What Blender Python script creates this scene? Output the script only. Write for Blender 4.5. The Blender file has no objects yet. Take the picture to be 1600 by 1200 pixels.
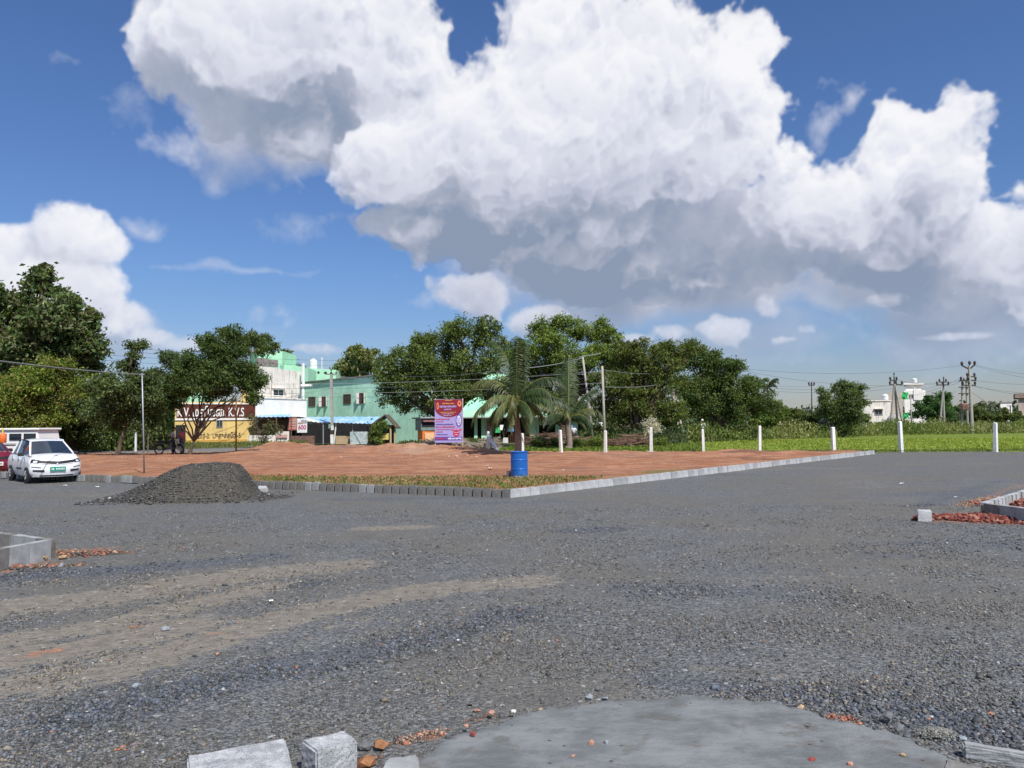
import bpy, math, random
import numpy as np
from mathutils import Vector, Matrix
C = bpy.context.scene.collection
rng = np.random.default_rng(11)
random.seed(11)

# ------------------------------------------------------------------ camera
FPX, HZ, CAMH = 1202.0, 665.0, 1.70            # focal length in photo pixels, horizon row, eye height
PITCH = math.atan((HZ - 600.0) / FPX)
cam_d = bpy.data.cameras.new('camera'); cam = bpy.data.objects.new('camera', cam_d); C.objects.link(cam)
CAMR = Matrix.Rotation(math.pi / 2 + PITCH, 3, 'X') @ Matrix.Rotation(-0.0100, 3, 'Z')
cam.location = (0, 0, CAMH); cam.rotation_euler = CAMR.to_euler()
cam_d.sensor_width = 36.0; cam_d.lens = 36.0 * FPX / 1600.0
cam_d.clip_start = 0.05; cam_d.clip_end = 12000
bpy.context.scene.camera = cam

def ray(u, v):
    return CAMR @ Vector(((u - 800.0) / FPX, (600.0 - v) / FPX, -1.0))
def P(u, v, Y):                                 # point seen at photo pixel u,v standing Y metres away
    d = ray(u, v); return Vector((0, 0, CAMH)) + d * (Y / d.y)
def G(u, v, z=0.0):                             # point of the ground at photo pixel u,v
    d = ray(u, v); return Vector((0, 0, CAMH)) + d * ((z - CAMH) / d.z)
def MPP(Y): return Y / FPX                      # metres per photo pixel at distance Y

# ------------------------------------------------------------------ sun
SUN_EL = math.radians(52)
sun_h = Vector((0.50, -0.866, 0)).normalized()
to_sun = Vector((sun_h.x * math.cos(SUN_EL), sun_h.y * math.cos(SUN_EL), math.sin(SUN_EL)))
sd = bpy.data.lights.new('sun', 'SUN'); sd.energy = 4.4; sd.angle = math.radians(0.55); sd.color = (1.0, 0.955, 0.88)
so = bpy.data.objects.new('sun', sd); C.objects.link(so)
so.rotation_euler = to_sun.to_track_quat('Z', 'Y').to_euler()

vs = bpy.context.scene.view_settings
vs.view_transform = 'Standard'; vs.look = 'None'; vs.exposure = 0.35; vs.gamma = 1.0; vs.use_curve_mapping = False
bpy.context.scene.cycles.max_bounces = 6
bpy.context.scene.cycles.transparent_max_bounces = 8
bpy.context.scene.cycles.use_denoising = True

# ------------------------------------------------------------------ node helper
class NT:
    def __init__(s, tree): s.t = tree; s.L = tree.links
    def n(s, typ, **kw):
        n = s.t.nodes.new(typ)
        for k, v in kw.items(): setattr(n, k, v)
        return n
    def put(s, sock, v):
        if v is None: return
        if isinstance(v, bpy.types.NodeSocket): s.L.new(v, sock)
        else:
            try: sock.default_value = v
            except Exception:
                sock.default_value = (v[0], v[1], v[2], 1.0) if hasattr(v, '__len__') else (v, v, v)
    def m(s, op, a, b=None, c=None, clamp=False):
        n = s.n('ShaderNodeMath', operation=op, use_clamp=clamp)
        s.put(n.inputs[0], a); s.put(n.inputs[1], b); s.put(n.inputs[2], c); return n.outputs[0]
    def v(s, op, a, b=None, c=None, scale=None):
        n = s.n('ShaderNodeVectorMath', operation=op)
        s.put(n.inputs[0], a); s.put(n.inputs[1], b); s.put(n.inputs[2], c)
        if scale is not None: s.put(n.inputs['Scale'], scale)
        return n.outputs['Value'] if op in ('LENGTH', 'DOT_PRODUCT', 'DISTANCE') else n.outputs['Vector']
    def xyz(s, x, y, z):
        n = s.n('ShaderNodeCombineXYZ'); s.put(n.inputs[0], x); s.put(n.inputs[1], y); s.put(n.inputs[2], z); return n.outputs[0]
    def sep(s, a):
        n = s.n('ShaderNodeSeparateXYZ'); s.put(n.inputs[0], a); return n.outputs
    def noise(s, vec, scale, detail=4, rough=0.5, lac=2.0, dist=0.0, col=False):
        n = s.n('ShaderNodeTexNoise'); s.put(n.inputs['Vector'], vec)
        for k, x in (('Scale', scale), ('Detail', detail), ('Roughness', rough), ('Lacunarity', lac), ('Distortion', dist)): s.put(n.inputs[k], x)
        return n.outputs['Color' if col else 'Fac']
    def vor(s, vec, scale, feature='F1', detail=0, rough=0.5, smooth=None, out='Distance', rand=1.0):
        n = s.n('ShaderNodeTexVoronoi', feature=feature); s.put(n.inputs['Vector'], vec)
        s.put(n.inputs['Scale'], scale); s.put(n.inputs['Detail'], detail); s.put(n.inputs['Roughness'], rough); s.put(n.inputs['Randomness'], rand)
        if smooth is not None: s.put(n.inputs['Smoothness'], smooth)
        return n.outputs[out]
    def ss(s, x, lo, hi, a=0.0, b=1.0, typ='SMOOTHSTEP'):
        n = s.n('ShaderNodeMapRange', interpolation_type=typ); s.put(n.inputs[0], x)
        for i, q in enumerate((lo, hi, a, b)): s.put(n.inputs[i + 1], q)
        return n.outputs[0]
    def mix(s, f, a, b, typ='MIX'):
        n = s.n('ShaderNodeMix', data_type='RGBA', blend_type=typ)
        s.put(n.inputs[0], f); s.put(n.inputs[6], a); s.put(n.inputs[7], b); return n.outputs[2]

# ------------------------------------------------------------------ world: Nishita sky with cumulus
W = bpy.data.worlds.new('World'); bpy.context.scene.world = W; W.use_nodes = True
W.node_tree.nodes.clear()
w = NT(W.node_tree)
sky = w.n('ShaderNodeTexSky', sky_type='NISHITA'); sky.sun_disc = False
sky.sun_elevation = SUN_EL; sky.sun_rotation = math.atan2(sun_h.x, sun_h.y)
sky.altitude = 20; sky.air_density = 1.25; sky.dust_density = 0.35; sky.ozone_density = 4.0
SKY_STRENGTH = 0.073
tc = w.n('ShaderNodeTexCoord').outputs['Generated']
X, Y_, Z_ = w.sep(w.v('NORMALIZE', tc))[0:3]
az = w.m('ARCTAN2', X, Y_); el = w.m('ARCSINE', Z_)
AE = w.xyz(az, el, 0.0)

def ae(u, v):
    d = ray(u, v).normalized(); return math.atan2(d.x, d.y), math.asin(d.z)
# cumulus: a coarse volume of cloud density is grown from noise and lit by the same sun, then kept as one in-memory texture
def bspl(n, cell, r):                           # cubic B-spline upsampling matrix
    m = int(n / cell) + 5; x = (np.arange(n) / cell) + 1.0 + r; i = np.floor(x).astype(int); t = x - i
    M = np.zeros((n, m + 1), np.float32); k = np.arange(n)
    for j, wt in enumerate(((1 - t) ** 3 / 6, (3 * t ** 3 - 6 * t ** 2 + 4) / 6, (-3 * t ** 3 + 3 * t ** 2 + 3 * t + 1) / 6, t ** 3 / 6)):
        M[k, np.clip(i - 1 + j, 0, m)] += wt
    return M
def noise3(shape, cells, g):
    Ms = [bspl(n, c, g.random()) for n, c in zip(shape, cells)]
    a = g.standard_normal(tuple(M.shape[1] for M in Ms)).astype(np.float32)
    a = np.tensordot(Ms[0], a, (1, 0)); a = np.tensordot(a, Ms[1].T, (1, 0)).transpose(0, 2, 1)
    return (a @ Ms[2].T) * 3.0
def noise2(shape, cell, g):
    A, B = bspl(shape[0], cell, g.random()), bspl(shape[1], cell, g.random())
    return A @ g.standard_normal((A.shape[1], B.shape[1])).astype(np.float32) @ B.T
AZ0, AZ1, EL0, EL1 = math.radians(-44), math.radians(44), math.radians(-1), math.radians(40)
def make_clouds():
    g = np.random.default_rng(5)
    NU, NV, ND = 1056, 492, 36
    px = (AZ1 - AZ0) / NU                       # radians per cell; depth cells are 6 px
    dz = 6.0
    uu = np.arange(NU, dtype=np.float32); vv = np.arange(NV, dtype=np.float32)
    def lobe(u, v, ru, rv):
        def ae(u, v):
            d = ray(u, v).normalized(); return math.atan2(d.x, d.y), math.asin(d.z)
        a, e = ae(u, v); a1, _ = ae(u + ru, v); a0, _ = ae(u - ru, v); _, e1 = ae(u, v - rv); _, e0 = ae(u, v + rv)
        return (a - AZ0) / px, (e - EL0) / px, (a1 - a0) / 2 / px, (e1 - e0) / 2 / px
    # photo u, v, half width, half height, depth of the centre (0 near .. 1 far), thickness factor
    BIG = [
        (300, 50, 80, 85, .6, .6), (265, 105, 40, 42, .6, .8), (400, 50, 150, 110, .4, .5), (530, 40, 160, 120, .55, .5), (430, 180, 110, 75, .62, .6), (530, 200, 120, 80, .68, .6), (470, 140, 130, 80, .58, .6),
        (610, 110, 90, 140, .5, .7), (870, 50, 105, 105, .5, .8), (1010, 75, 78, 78, .5, .8), (900, 170, 220, 120, .45, .6), (1165, 75, 52, 48, .5, 1), (1135, 165, 75, 88, .45, .8),
        (605, 255, 95, 62, .3, .9), (760, 230, 200, 100, .4, .6), (1040, 240, 190, 80, .4, .6), (600, 350, 72, 17, .4, .8), (830, 345, 210, 80, .55, .6),
        (1060, 390, 270, 85, .7, .6), (960, 445, 220, 50, .8, .6), (1150, 440, 140, 34, .65, 1), (1290, 330, 140, 75, .45, .7), (1370, 270, 80, 70, .5, .8), (1465, 235, 110, 78, .55, .8), (1400, 215, 52, 48, .55, .8), (1500, 290, 130, 90, .5, .7), (1530, 205, 70, 55, .6, .8), (1330, 290, 70, 50, .45, .8), (1590, 290, 50, 55, .4, .8), (1240, 255, 40, 40, .5, 1),
        (1530, 180, 48, 32, .5, 1), (1420, 350, 210, 90, .6, .7), (1590, 300, 60, 60, .5, .8), (1600, 400, 160, 100, .55, .6), (1720, 300, 150, 120, .5, .6), (1480, 450, 150, 60, .8, .6), (1380, 410, 160, 70, .75, .6),
        (430, -80, 230, 90, .5, .5), (900, -80, 160, 90, .5, .5), (1700, 480, 160, 60, .5, .6)]
    SML = [(130, 372, 60, 40, .4, 1), (60, 400, 75, 40, .5, .8), (10, 385, 45, 28, .5, 1), (-60, 430, 100, 70, .5, .8), (115, 450, 90, 45, .4, .8), (170, 495, 85, 32, .5, .8), (225, 525, 60, 16, .5, 1),
        (715, 455, 32, 30, .4, 1), (745, 470, 40, 36, .4, 1), (850, 500, 36, 14, .4, 1), (1140, 512, 66, 34, .4, 1), (1195, 480, 40, 38, .5, 1), (1262, 514, 30, 16, .4, 1), (1225, 532, 40, 10, .4, 1),
        (1050, 520, 50, 24, .5, 1), (1000, 532, 60, 16, .5, 1), (840, 505, 40, 22, .5, 1), (715, 445, 36, 20, .4, 1), (1090, 545, 60, 10, .5, 1), (310, 540, 60, 14, .5, 1), (485, 545, 40, 12, .5, 1), (1470, 528, 120, 7, .5, 1), (1380, 470, 60, 20, .5, 1)]
    def smin_field(L, k):
        acc = np.full((ND, NV, NU), -60, np.float32)
        for (u, v, ru, rv, dc, th) in L:
            a, e, ra, re = lobe(u, v, ru, rv); c = dc * ND * dz; rd = max(th * min(ra, re) * 1.1, 9)
            mg = 1.9
            i0, i1 = max(0, int(a - mg * ra)), min(NU, int(a + mg * ra) + 1); j0, j1 = max(0, int(e - mg * re - 10)), min(NV, int(e + mg * re + 10))
            if i0 >= i1 or j0 >= j1: continue
            x = ((uu[i0:i1] - a) / ra)[None, None, :]; y = ((vv[j0:j1] - e) / re)[None, :, None]; z = ((np.arange(ND, dtype=np.float32) * dz - c) / rd)[:, None, None]
            f = (1 - np.sqrt(x * x + y * y + z * z)) * (ra * re * rd) ** (1 / 3)
            s = acc[:, j0:j1, i0:i1]; h = np.clip(0.5 + 0.5 * (f - s) / k, 0, 1)
            acc[:, j0:j1, i0:i1] = s * (1 - h) + f * h + k * h * (1 - h)
        return acc
    FB, FS = smin_field(BIG, 14), smin_field(SML, 4)
    F = np.maximum(FB, FS); nm = np.where(FB > FS, 1.0, 0.55).astype(np.float32)
    Nz = np.zeros_like(F)
    size = np.zeros_like(F[0])
    for c, a in ((100, 9.0), (50, 8.0), (25, 6.0), (13, 4.2), (7, 2.6), (4, 1.5)):
        n = noise3(F.shape, (max(c / dz, 1.0), c, c), g)
        n = (0.72 - np.abs(n)) * 1.3 if c < 80 else n     # rounded lumps with creases between
        Nz += a * n
    F += (Nz * np.where(nm > .9, 0.85, 0.75) + np.where(nm > .9, 3.5, 7.0)) * nm
    den = np.clip(F / 5.0, 0, 1); den = den * den * (3 - 2 * den)
    # sunlight: marched through the volume. the sun stands behind the camera, high and to the right
    sx, sv, sn = sun_h.x * math.cos(SUN_EL), math.sin(SUN_EL), -sun_h.y * math.cos(SUN_EL)
    shu, shv = sx / sn * dz * 0.9, sv / sn * dz * 0.75
    L = np.ones((NV, NU), np.float32); out_a = np.zeros((NV, NU), np.float32); out_b = np.zeros_like(out_a); T = np.ones_like(out_a)
    def shift(a, du, dv):                       # light arrives from +u, +v
        iu, iv = int(du), int(dv); fu, fv = du - iu, dv - iv
        p = np.pad(a, ((0, iv + 2), (0, iu + 2)), mode='edge')
        def s(j, i): return p[iv + j:iv + j + NV, iu + i:iu + i + NU]
        return s(0, 0) * (1 - fu) * (1 - fv) + s(0, 1) * fu * (1 - fv) + s(1, 0) * (1 - fu) * fv + s(1, 1) * fu * fv
    # light also comes in from straight above inside a slice
    for d in range(ND):
        D_ = den[d]
        L = shift(L, shu, shv)
        cum = np.cumsum(D_[::-1], 0)[::-1] - D_
        amb = 0.38 + 0.62 * np.exp(-cum * 0.014)
        S = 0.70 * (0.80 * L + 0.20 * L ** 0.25) + 0.36 * amb
        ab = 1 - np.exp(-D_ * 0.55)
        out_b += T * ab * S; T *= 1 - ab
        L = L * np.exp(-D_ * 0.20)
    A = 1 - T; Bb = out_b / np.maximum(A, 1e-3)
    # spread colour past the edge so bilinear lookups stay clean, then double the resolution
    up = lambda a: (bspl(NV * 2, 2.0, 0)[:, 1:-1] @ np.pad(a, ((0, bspl(NV * 2, 2.0, 0).shape[1] - 2 - NV), (0, 0)), mode='edge'))
    def up2(a):
        M = bspl(NV * 2, 2.0, 0); K = bspl(NU * 2, 2.0, 0)
        a = np.pad(a, ((1, M.shape[1] - 1 - NV), (1, K.shape[1] - 1 - NU)), mode='edge')
        return M @ a @ K.T
    Bb = np.where(A > 0.02, Bb, 0.85); A, Bb = up2(A), up2(Bb)
    sh = A.shape
    f = sum(noise2(sh, c, g) * a for c, a in ((24, .10), (12, .09), (6, .08), (3, .06)))
    edge = 4 * A * (1 - A)
    A = np.clip(A + f * edge * 1.3, 0, 1)
    Bb = np.clip(Bb + 0.10 * f * A, 0, 2) - 0.05 * np.clip(noise2(sh, 150, g) + .3, 0, 1.5)
    # thin wisps and the veil under the large cloud
    V, U = np.mgrid[0:sh[0], 0:sh[1]].astype(np.float32)
    wf = sum(noise2(sh, c, g) * a for c, a in ((70, .30), (35, .26), (17, .20), (8, .14), (4, .09)))
    wx, wy = noise2(sh, 60, g) * 14 + noise2(sh, 25, g) * 6, noise2(sh, 60, g) * 14 + noise2(sh, 25, g) * 6
    wa = np.zeros(sh, np.float32)
    for (u, v, ru, rv, k) in [(1310, 148, 36, 36, .75), (1292, 190, 20, 26, .5), (270, 215, 50, 40, .55), (110, 78, 62, 30, .4), (225, 352, 26, 20, .5), (400, 490, 56, 30, .55), (470, 350, 66, 24, .30),
                              (340, 285, 30, 16, .3), (660, 475, 26, 22, .35), (712, 100, 40, 46, .6), (480, 280, 26, 34, .45), (320, 150, 70, 70, .4), (340, 418, 190, 6, .28), (430, 515, 60, 34, .45),
                              (1200, 560, 160, 20, .3), (1500, 520, 260, 50, .45), (1330, 500, 90, 50, .3), (880, 500, 120, 30, .3), (1620, 560, 200, 30, .4), (180, 130, 60, 50, .28), (1560, 215, 40, 20, .3),
                              (1080, 95, 30, 34, .6)]:
        a, e, ra, re = lobe(u, v, ru, rv)
        q = 1.25 - np.sqrt(((U / 2 - a + wx) / ra) ** 2 + ((V / 2 - e + wy * .6) / max(re, 4)) ** 2)
        wa = np.maximum(wa, k * np.clip(q * .9 - .35 + wf * 1.15, 0, 1) ** 1.2)
    wB = np.full(sh, 0.80, np.float32)
    # soft grey decks under and behind the large cloud
    ga_ = np.zeros(sh, np.float32)
    for (u, v, ru, rv, k) in [(1030, 450, 330, 56, 1), (1120, 410, 260, 60, 1), (1500, 470, 190, 60, .95), (1420, 430, 200, 70, .95), (1600, 500, 190, 50, .75), (1320, 450, 110, 40, .8), (1150, 530, 170, 40, .55), (960, 480, 170, 36, .8), (900, 420, 200, 50, 1),
                              (60, 450, 150, 60, .85), (150, 500, 120, 40, .8), (230, 530, 90, 26, .6), (380, 190, 110, 90, .85), (480, 220, 90, 60, .9), (1180, 500, 130, 36, .45), (1480, 540, 150, 24, .35)]:
        a, e, ra, re = lobe(u, v, ru, rv)
        q = 1.15 - np.sqrt(((U / 2 - a + wx) / ra) ** 2 + ((V / 2 - e + wy * .6) / re) ** 2)
        ga_ = np.maximum(ga_, k * np.clip(q * 1.7 + wf * 0.5, 0, 1))
    soft = np.zeros(sh, np.float32)              # broad self-shadow painted into the cloud brightness by hand-placed ellipses
    for (u, v, ru, rv, k) in [(930, 285, 260, 50, .13), (1000, 425, 420, 70, .26), (450, 160, 170, 120, .12), (1470, 440, 230, 80, .17), (1150, 330, 120, 30, .07), (760, 390, 140, 60, .12), (1450, 200, 70, 40, .08)]:
        a, e, ra, re = lobe(u, v, ru, rv); q = ((U / 2 - a + 2 * wx) / ra) ** 2 + ((V / 2 - e + 1.3 * wy) / re) ** 2
        soft += k * np.exp(-q * 1.1) * (1 + .35 * wf)
    tex = .055 * noise2(sh, 130, g) + .05 * noise2(sh, 60, g) + .035 * noise2(sh, 28, g) + .02 * noise2(sh, 13, g)
    Bb = Bb - soft + tex * np.clip(1.35 - Bb, .25, 1)
    gB = np.clip(0.50 + .13 * np.clip((EL0 + V / 2 * px - .21) / .1, -1, 1) * 0 + 0.16 * noise2(sh, 90, g) + 0.06 * noise2(sh, 40, g) + 0.05 * wf + 1.1 * tex, 0.25, 0.9)
    gB = gB - soft * .3
    At = A + ga_ * (1 - A); Bb = (Bb * A + gB * ga_ * (1 - A)) / np.maximum(At, 1e-3); A = At
    At = A + wa * (1 - A); Bt = (Bb * A + wB * wa * (1 - A)) / np.maximum(At, 1e-3)
    img = bpy.data.images.new('cumulus_field', sh[1], sh[0], alpha=False, float_buffer=True)
    img.colorspace_settings.name = 'Non-Color'
    buf = np.zeros((sh[0], sh[1], 4), np.float32); buf[..., 0] = Bt; buf[..., 1] = At; buf[..., 3] = 1
    img.pixels.foreach_set(buf.ravel()); img.update(); img.pack()
    return img
cimg = make_clouds()
it = w.n('ShaderNodeTexImage', extension='EXTEND', interpolation='Cubic'); it.image = cimg
uvx = w.ss(az, AZ0, AZ1, typ='LINEAR'); uvy = w.ss(el, EL0, EL1, typ='LINEAR')
w.put(it.inputs[0], w.xyz(uvx, uvy, 0.0))
ib, ia = w.sep(it.outputs[0])[0:2]
# outside the photo's field the same kind of broken cumulus goes on, from plain noise
inm = w.m('MULTIPLY', w.ss(w.m('ABSOLUTE', az), 0.66, 0.76, 1.0, 0.0), w.ss(el, 0.60, 0.69, 1.0, 0.0))
pz = w.v('MULTIPLY', tc, (1, 1, 2.0))
gf = w.noise(pz, 2.4, 7, 0.55)
ga = w.ss(gf, 0.53, 0.58); gb = w.m('ADD', 0.62, w.m('MULTIPLY', w.m('SUBTRACT', 0.62, gf), 2.5))
a_tot = w.m('ADD', w.m('MULTIPLY', ia, inm), w.m('MULTIPLY', ga, w.m('SUBTRACT', 1.0, inm)))
B = w.m('ADD', w.m('MULTIPLY', ib, inm), w.m('MULTIPLY', gb, w.m('SUBTRACT', 1.0, inm)))
a_tot = w.m('MULTIPLY', a_tot, w.ss(el, -0.01, 0.07))
ramp = w.n('ShaderNodeValToRGB'); w.put(ramp.inputs[0], B)
cr = ramp.color_ramp
cr.elements[0].position = 0.20; cr.elements[0].color = (0.26, 0.32, 0.44, 1)
cr.elements[1].position = 1.0; cr.elements[1].color = (0.93, 0.93, 0.96, 1)
for pos, c in ((0.42, (0.39, 0.43, 0.54)), (0.62, (0.57, 0.60, 0.71)), (0.82, (0.76, 0.78, 0.87))):
    e_ = cr.elements.new(pos); e_.color = (*c, 1)
cloudc = w.mix(1.0, w.mix(w.ss(el, 0.02, 0.20, 0.5, 0.0), ramp.outputs[0], (0.30, 0.41, 0.60)), (0.79,) * 3, 'MULTIPLY')
skyc = w.mix(1.0, sky.outputs[0], (SKY_STRENGTH,) * 3, 'MULTIPLY')
skyc = w.mix(1.0, skyc, w.mix(w.ss(el, 0.0, 0.20), (0.74, 0.78, 1.02), (0.66, 0.82, 1.14)), 'MULTIPLY')
c2 = w.mix(a_tot, skyc, cloudc)
bg = w.n('ShaderNodeBackground'); w.put(bg.inputs[0], c2); bg.inputs[1].default_value = 1.0
wo = w.n('ShaderNodeOutputWorld'); w.L.new(bg.outputs[0], wo.inputs[0])
W.cycles.sampling_method = 'MANUAL'; W.cycles.sample_map_resolution = 512

# ------------------------------------------------------------------ mesh helpers
def world_of(o):
    m = o.matrix_basis.copy()
    while o.parent is not None:
        o = o.parent; m = o.matrix_basis @ m
    return m
def link(name, data, parent=None, mat=None):
    o = bpy.data.objects.new(name, data); C.objects.link(o); o.parent = parent
    if mat is not None: o.data.materials.append(mat)
    return o
def tag(o, label=None, cat=None, group=None, kind=None):
    if label: o['label'] = label
    if cat: o['category'] = cat
    if group: o['group'] = group
    if kind: o['kind'] = kind
    return o
def thing(name, label, cat, loc=(0, 0, 0), rotz=0.0, group=None):
    o = bpy.data.objects.new(name, None); C.objects.link(o); o.empty_display_size = 0.3
    o.location = loc; o.rotation_euler = (0, 0, rotz)
    return tag(o, label, cat, group)
def copy_tree(o, parent=None, skip=()):
    c = o.copy(); C.objects.link(c); c.parent = parent
    for ch in [x for x in o.children]: copy_tree(ch, c)
    return c

class MB:
    def __init__(s): s.v = []; s.f = []; s.M = None
    def add(s, vs, fs):
        b = len(s.v)
        s.v += [tuple(s.M @ Vector(p)) if s.M is not None else tuple(p) for p in vs]
        s.f += [tuple(b + i for i in f) for f in fs]; return s
    def box(s, c, d, rz=0.0, R=None, taper=1.0):
        hx, hy, hz = d[0] / 2, d[1] / 2, d[2] / 2
        R = R if R is not None else Matrix.Rotation(rz, 3, 'Z'); c = Vector(c)
        vs = []
        for z in (-hz, hz):
            t = 1.0 if z < 0 else taper
            for x, y in ((-hx, -hy), (hx, -hy), (hx, hy), (-hx, hy)): vs.append(c + R @ Vector((x * t, y * t, z)))
        return s.add(vs, [(3, 2, 1, 0), (4, 5, 6, 7), (0, 1, 5, 4), (1, 2, 6, 5), (2, 3, 7, 6), (3, 0, 4, 7)])
    def bar(s, a, b, wd, th=None):              # rectangular bar from a to b
        a, b = Vector(a), Vector(b); d = b - a; L = d.length; th = th or wd
        return s.box((a + b) / 2, (wd, th, L), R=d.to_track_quat('Z', 'Y').to_matrix())
    def prism(s, pts, z0, z1):                  # footprint polygon (counter-clockwise) z0..z1 (numbers or lists)
        n = len(pts); z0 = z0 if hasattr(z0, '__len__') else [z0] * n; z1 = z1 if hasattr(z1, '__len__') else [z1] * n
        vs = [(p[0], p[1], z) for p, z in zip(pts, z0)] + [(p[0], p[1], z) for p, z in zip(pts, z1)]
        return s.add(vs, [tuple(range(n))[::-1], tuple(range(n, 2 * n))] + [(i, (i + 1) % n, n + (i + 1) % n, n + i) for i in range(n)])
    def tube(s, pts, rad, seg=6, caps=True):
        pts = [Vector(p) for p in pts]; n = len(pts); rad = rad if hasattr(rad, '__len__') else [rad] * n
        vs, fs = [], []; up = None
        for i, p in enumerate(pts):
            d = (pts[min(i + 1, n - 1)] - pts[max(i - 1, 0)]).normalized()
            if up is None: up = d.orthogonal().normalized()
            up = (up - d * up.dot(d)).normalized(); sd_ = d.cross(up)
            for k in range(seg):
                a = 2 * math.pi * k / seg; vs.append(p + (up * math.cos(a) + sd_ * math.sin(a)) * rad[i])
        for i in range(n - 1):
            for k in range(seg): fs.append((i * seg + k, i * seg + (k + 1) % seg, (i + 1) * seg + (k + 1) % seg, (i + 1) * seg + k))
        if caps: fs += [tuple(range(seg))[::-1], tuple(range((n - 1) * seg, n * seg))]
        return s.add(vs, fs)
    def lathe(s, prof, seg=16, c=(0, 0, 0), R=None):    # prof: (radius, height) pairs
        c = Vector(c); R = R if R is not None else Matrix.Identity(3); vs, fs = [], []
        for r, z in prof:
            for k in range(seg):
                a = 2 * math.pi * k / seg; vs.append(c + R @ Vector((r * math.cos(a), r * math.sin(a), z)))
        for i in range(len(prof) - 1):
            for k in range(seg): fs.append((i * seg + k, i * seg + (k + 1) % seg, (i + 1) * seg + (k + 1) % seg, (i + 1) * seg + k))
        fs += [tuple(range(seg))[::-1], tuple(range((len(prof) - 1) * seg, len(prof) * seg))]
        return s.add(vs, fs)
    def grid(s, fn, nu, nv, flip=False):
        vs = [fn(i / nu, j / nv) for j in range(nv + 1) for i in range(nu + 1)]
        fs = []
        for j in range(nv):
            for i in range(nu):
                a = j * (nu + 1) + i; q = (a, a + 1, a + nu + 2, a + nu + 1); fs.append(q[::-1] if flip else q)
        return s.add(vs, fs)
    def build(s, name, mat=None, parent=None, smooth=False, local=False, bevel=0.0):
        me = bpy.data.meshes.new(name); v = s.v
        if parent is not None and not local:
            inv = world_of(parent).inverted(); v = [tuple(inv @ Vector(p)) for p in v]
        me.from_pydata(v, [], s.f); me.validate()
        if smooth: me.polygons.foreach_set('use_smooth', [True] * len(me.polygons))
        me.update()
        o = link(name, me, parent, mat)
        if bevel:
            b = o.modifiers.new('bevel', 'BEVEL'); b.width = bevel; b.segments = 2; b.limit_method = 'ANGLE'
        return o

def np_mesh(name, V, F, mat=None, parent=None, col=None, smooth=False, offset=None):
    """vertices (n,3), faces (m,k) as one mesh; col: (n,3) per-vertex colour attribute named tint"""
    V = np.asarray(V, np.float32); F = np.asarray(F, np.int32); k = F.shape[1]
    if parent is not None:
        t = world_of(parent).to_translation(); V = V - np.array(t, np.float32)
    me = bpy.data.meshes.new(name); me.vertices.add(len(V)); me.vertices.foreach_set('co', V.ravel())
    me.loops.add(F.size); me.loops.foreach_set('vertex_index', F.ravel())
    me.polygons.add(len(F)); me.polygons.foreach_set('loop_start', np.arange(0, F.size, k, dtype=np.int32))
    if smooth: me.polygons.foreach_set('use_smooth', np.ones(len(F), bool))
    me.update(calc_edges=True)
    if col is not None:
        a = me.attributes.new('tint', 'FLOAT_COLOR', 'POINT')
        c4 = np.ones((len(V), 4), np.float32); c4[:, :3] = col; a.data.foreach_set('color', c4.ravel())
    return link(name, me, parent, mat)

def scatter(pos, scl, protos, g, tilt=math.pi):
    """copies of small proto shapes (verts, tris) at pos with size scl -> merged arrays, and the index of the copy of every vertex"""
    Vs, Fs, Is = [], [], []; base = 0; pick = g.integers(0, len(protos), len(pos))
    for k, (pv, pf) in enumerate(protos):
        idx = np.nonzero(pick == k)[0]
        if not len(idx): continue
        n = len(idx); q = g.standard_normal((n, 4)); q /= np.linalg.norm(q, axis=1)[:, None]
        w_, x, y, z = q.T
        R = np.stack([1 - 2 * (y * y + z * z), 2 * (x * y - z * w_), 2 * (x * z + y * w_), 2 * (x * y + z * w_), 1 - 2 * (x * x + z * z), 2 * (y * z - x * w_),
                      2 * (x * z - y * w_), 2 * (y * z + x * w_), 1 - 2 * (x * x + y * y)], 1).reshape(n, 3, 3)
        v = np.einsum('nij,kj->nki', R, pv) * np.asarray(scl)[idx][:, None, None]
        v[..., 2] *= 0.7
        v += pos[idx][:, None, :]
        f = pf[None] + (base + np.arange(n) * len(pv))[:, None, None]
        Vs.append(v.reshape(-1, 3)); Fs.append(f.reshape(-1, 3)); Is.append(np.repeat(idx, len(pv))); base += n * len(pv)
    return np.concatenate(Vs), np.concatenate(Fs), np.concatenate(Is)
def rock_protos(n, g, sub=False):
    import bmesh
    out = []
    for i in range(n):
        bm = bmesh.new()
        bmesh.ops.create_icosphere(bm, subdivisions=1, radius=1.0) if sub else bmesh.ops.create_cube(bm, size=1.5)
        for v in bm.verts: v.co = Vector([c * (1 + (0.5 if sub else 0.9) * (g.random() - .5)) for c in v.co])
        bm_s = Vector((1.0, 0.6 + 0.4 * g.random(), 0.45 + 0.4 * g.random()))
        for v in bm.verts: v.co = Vector((v.co.x * bm_s.x, v.co.y * bm_s.y, v.co.z * bm_s.z))
        if not sub:
            vv = [v for v in bm.verts][:2 + int(g.random() * 2)]
            bmesh.ops.translate(bm, verts=vv, vec=Vector([g.uniform(-.35, .35) for _ in range(3)]))
        bmesh.ops.triangulate(bm, faces=bm.faces[:]); bm.verts.index_update()
        out.append((np.array([v.co[:] for v in bm.verts], np.float32), np.array([[v.index for v in f.verts] for f in bm.faces], np.int32))); bm.free()
    return out
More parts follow.
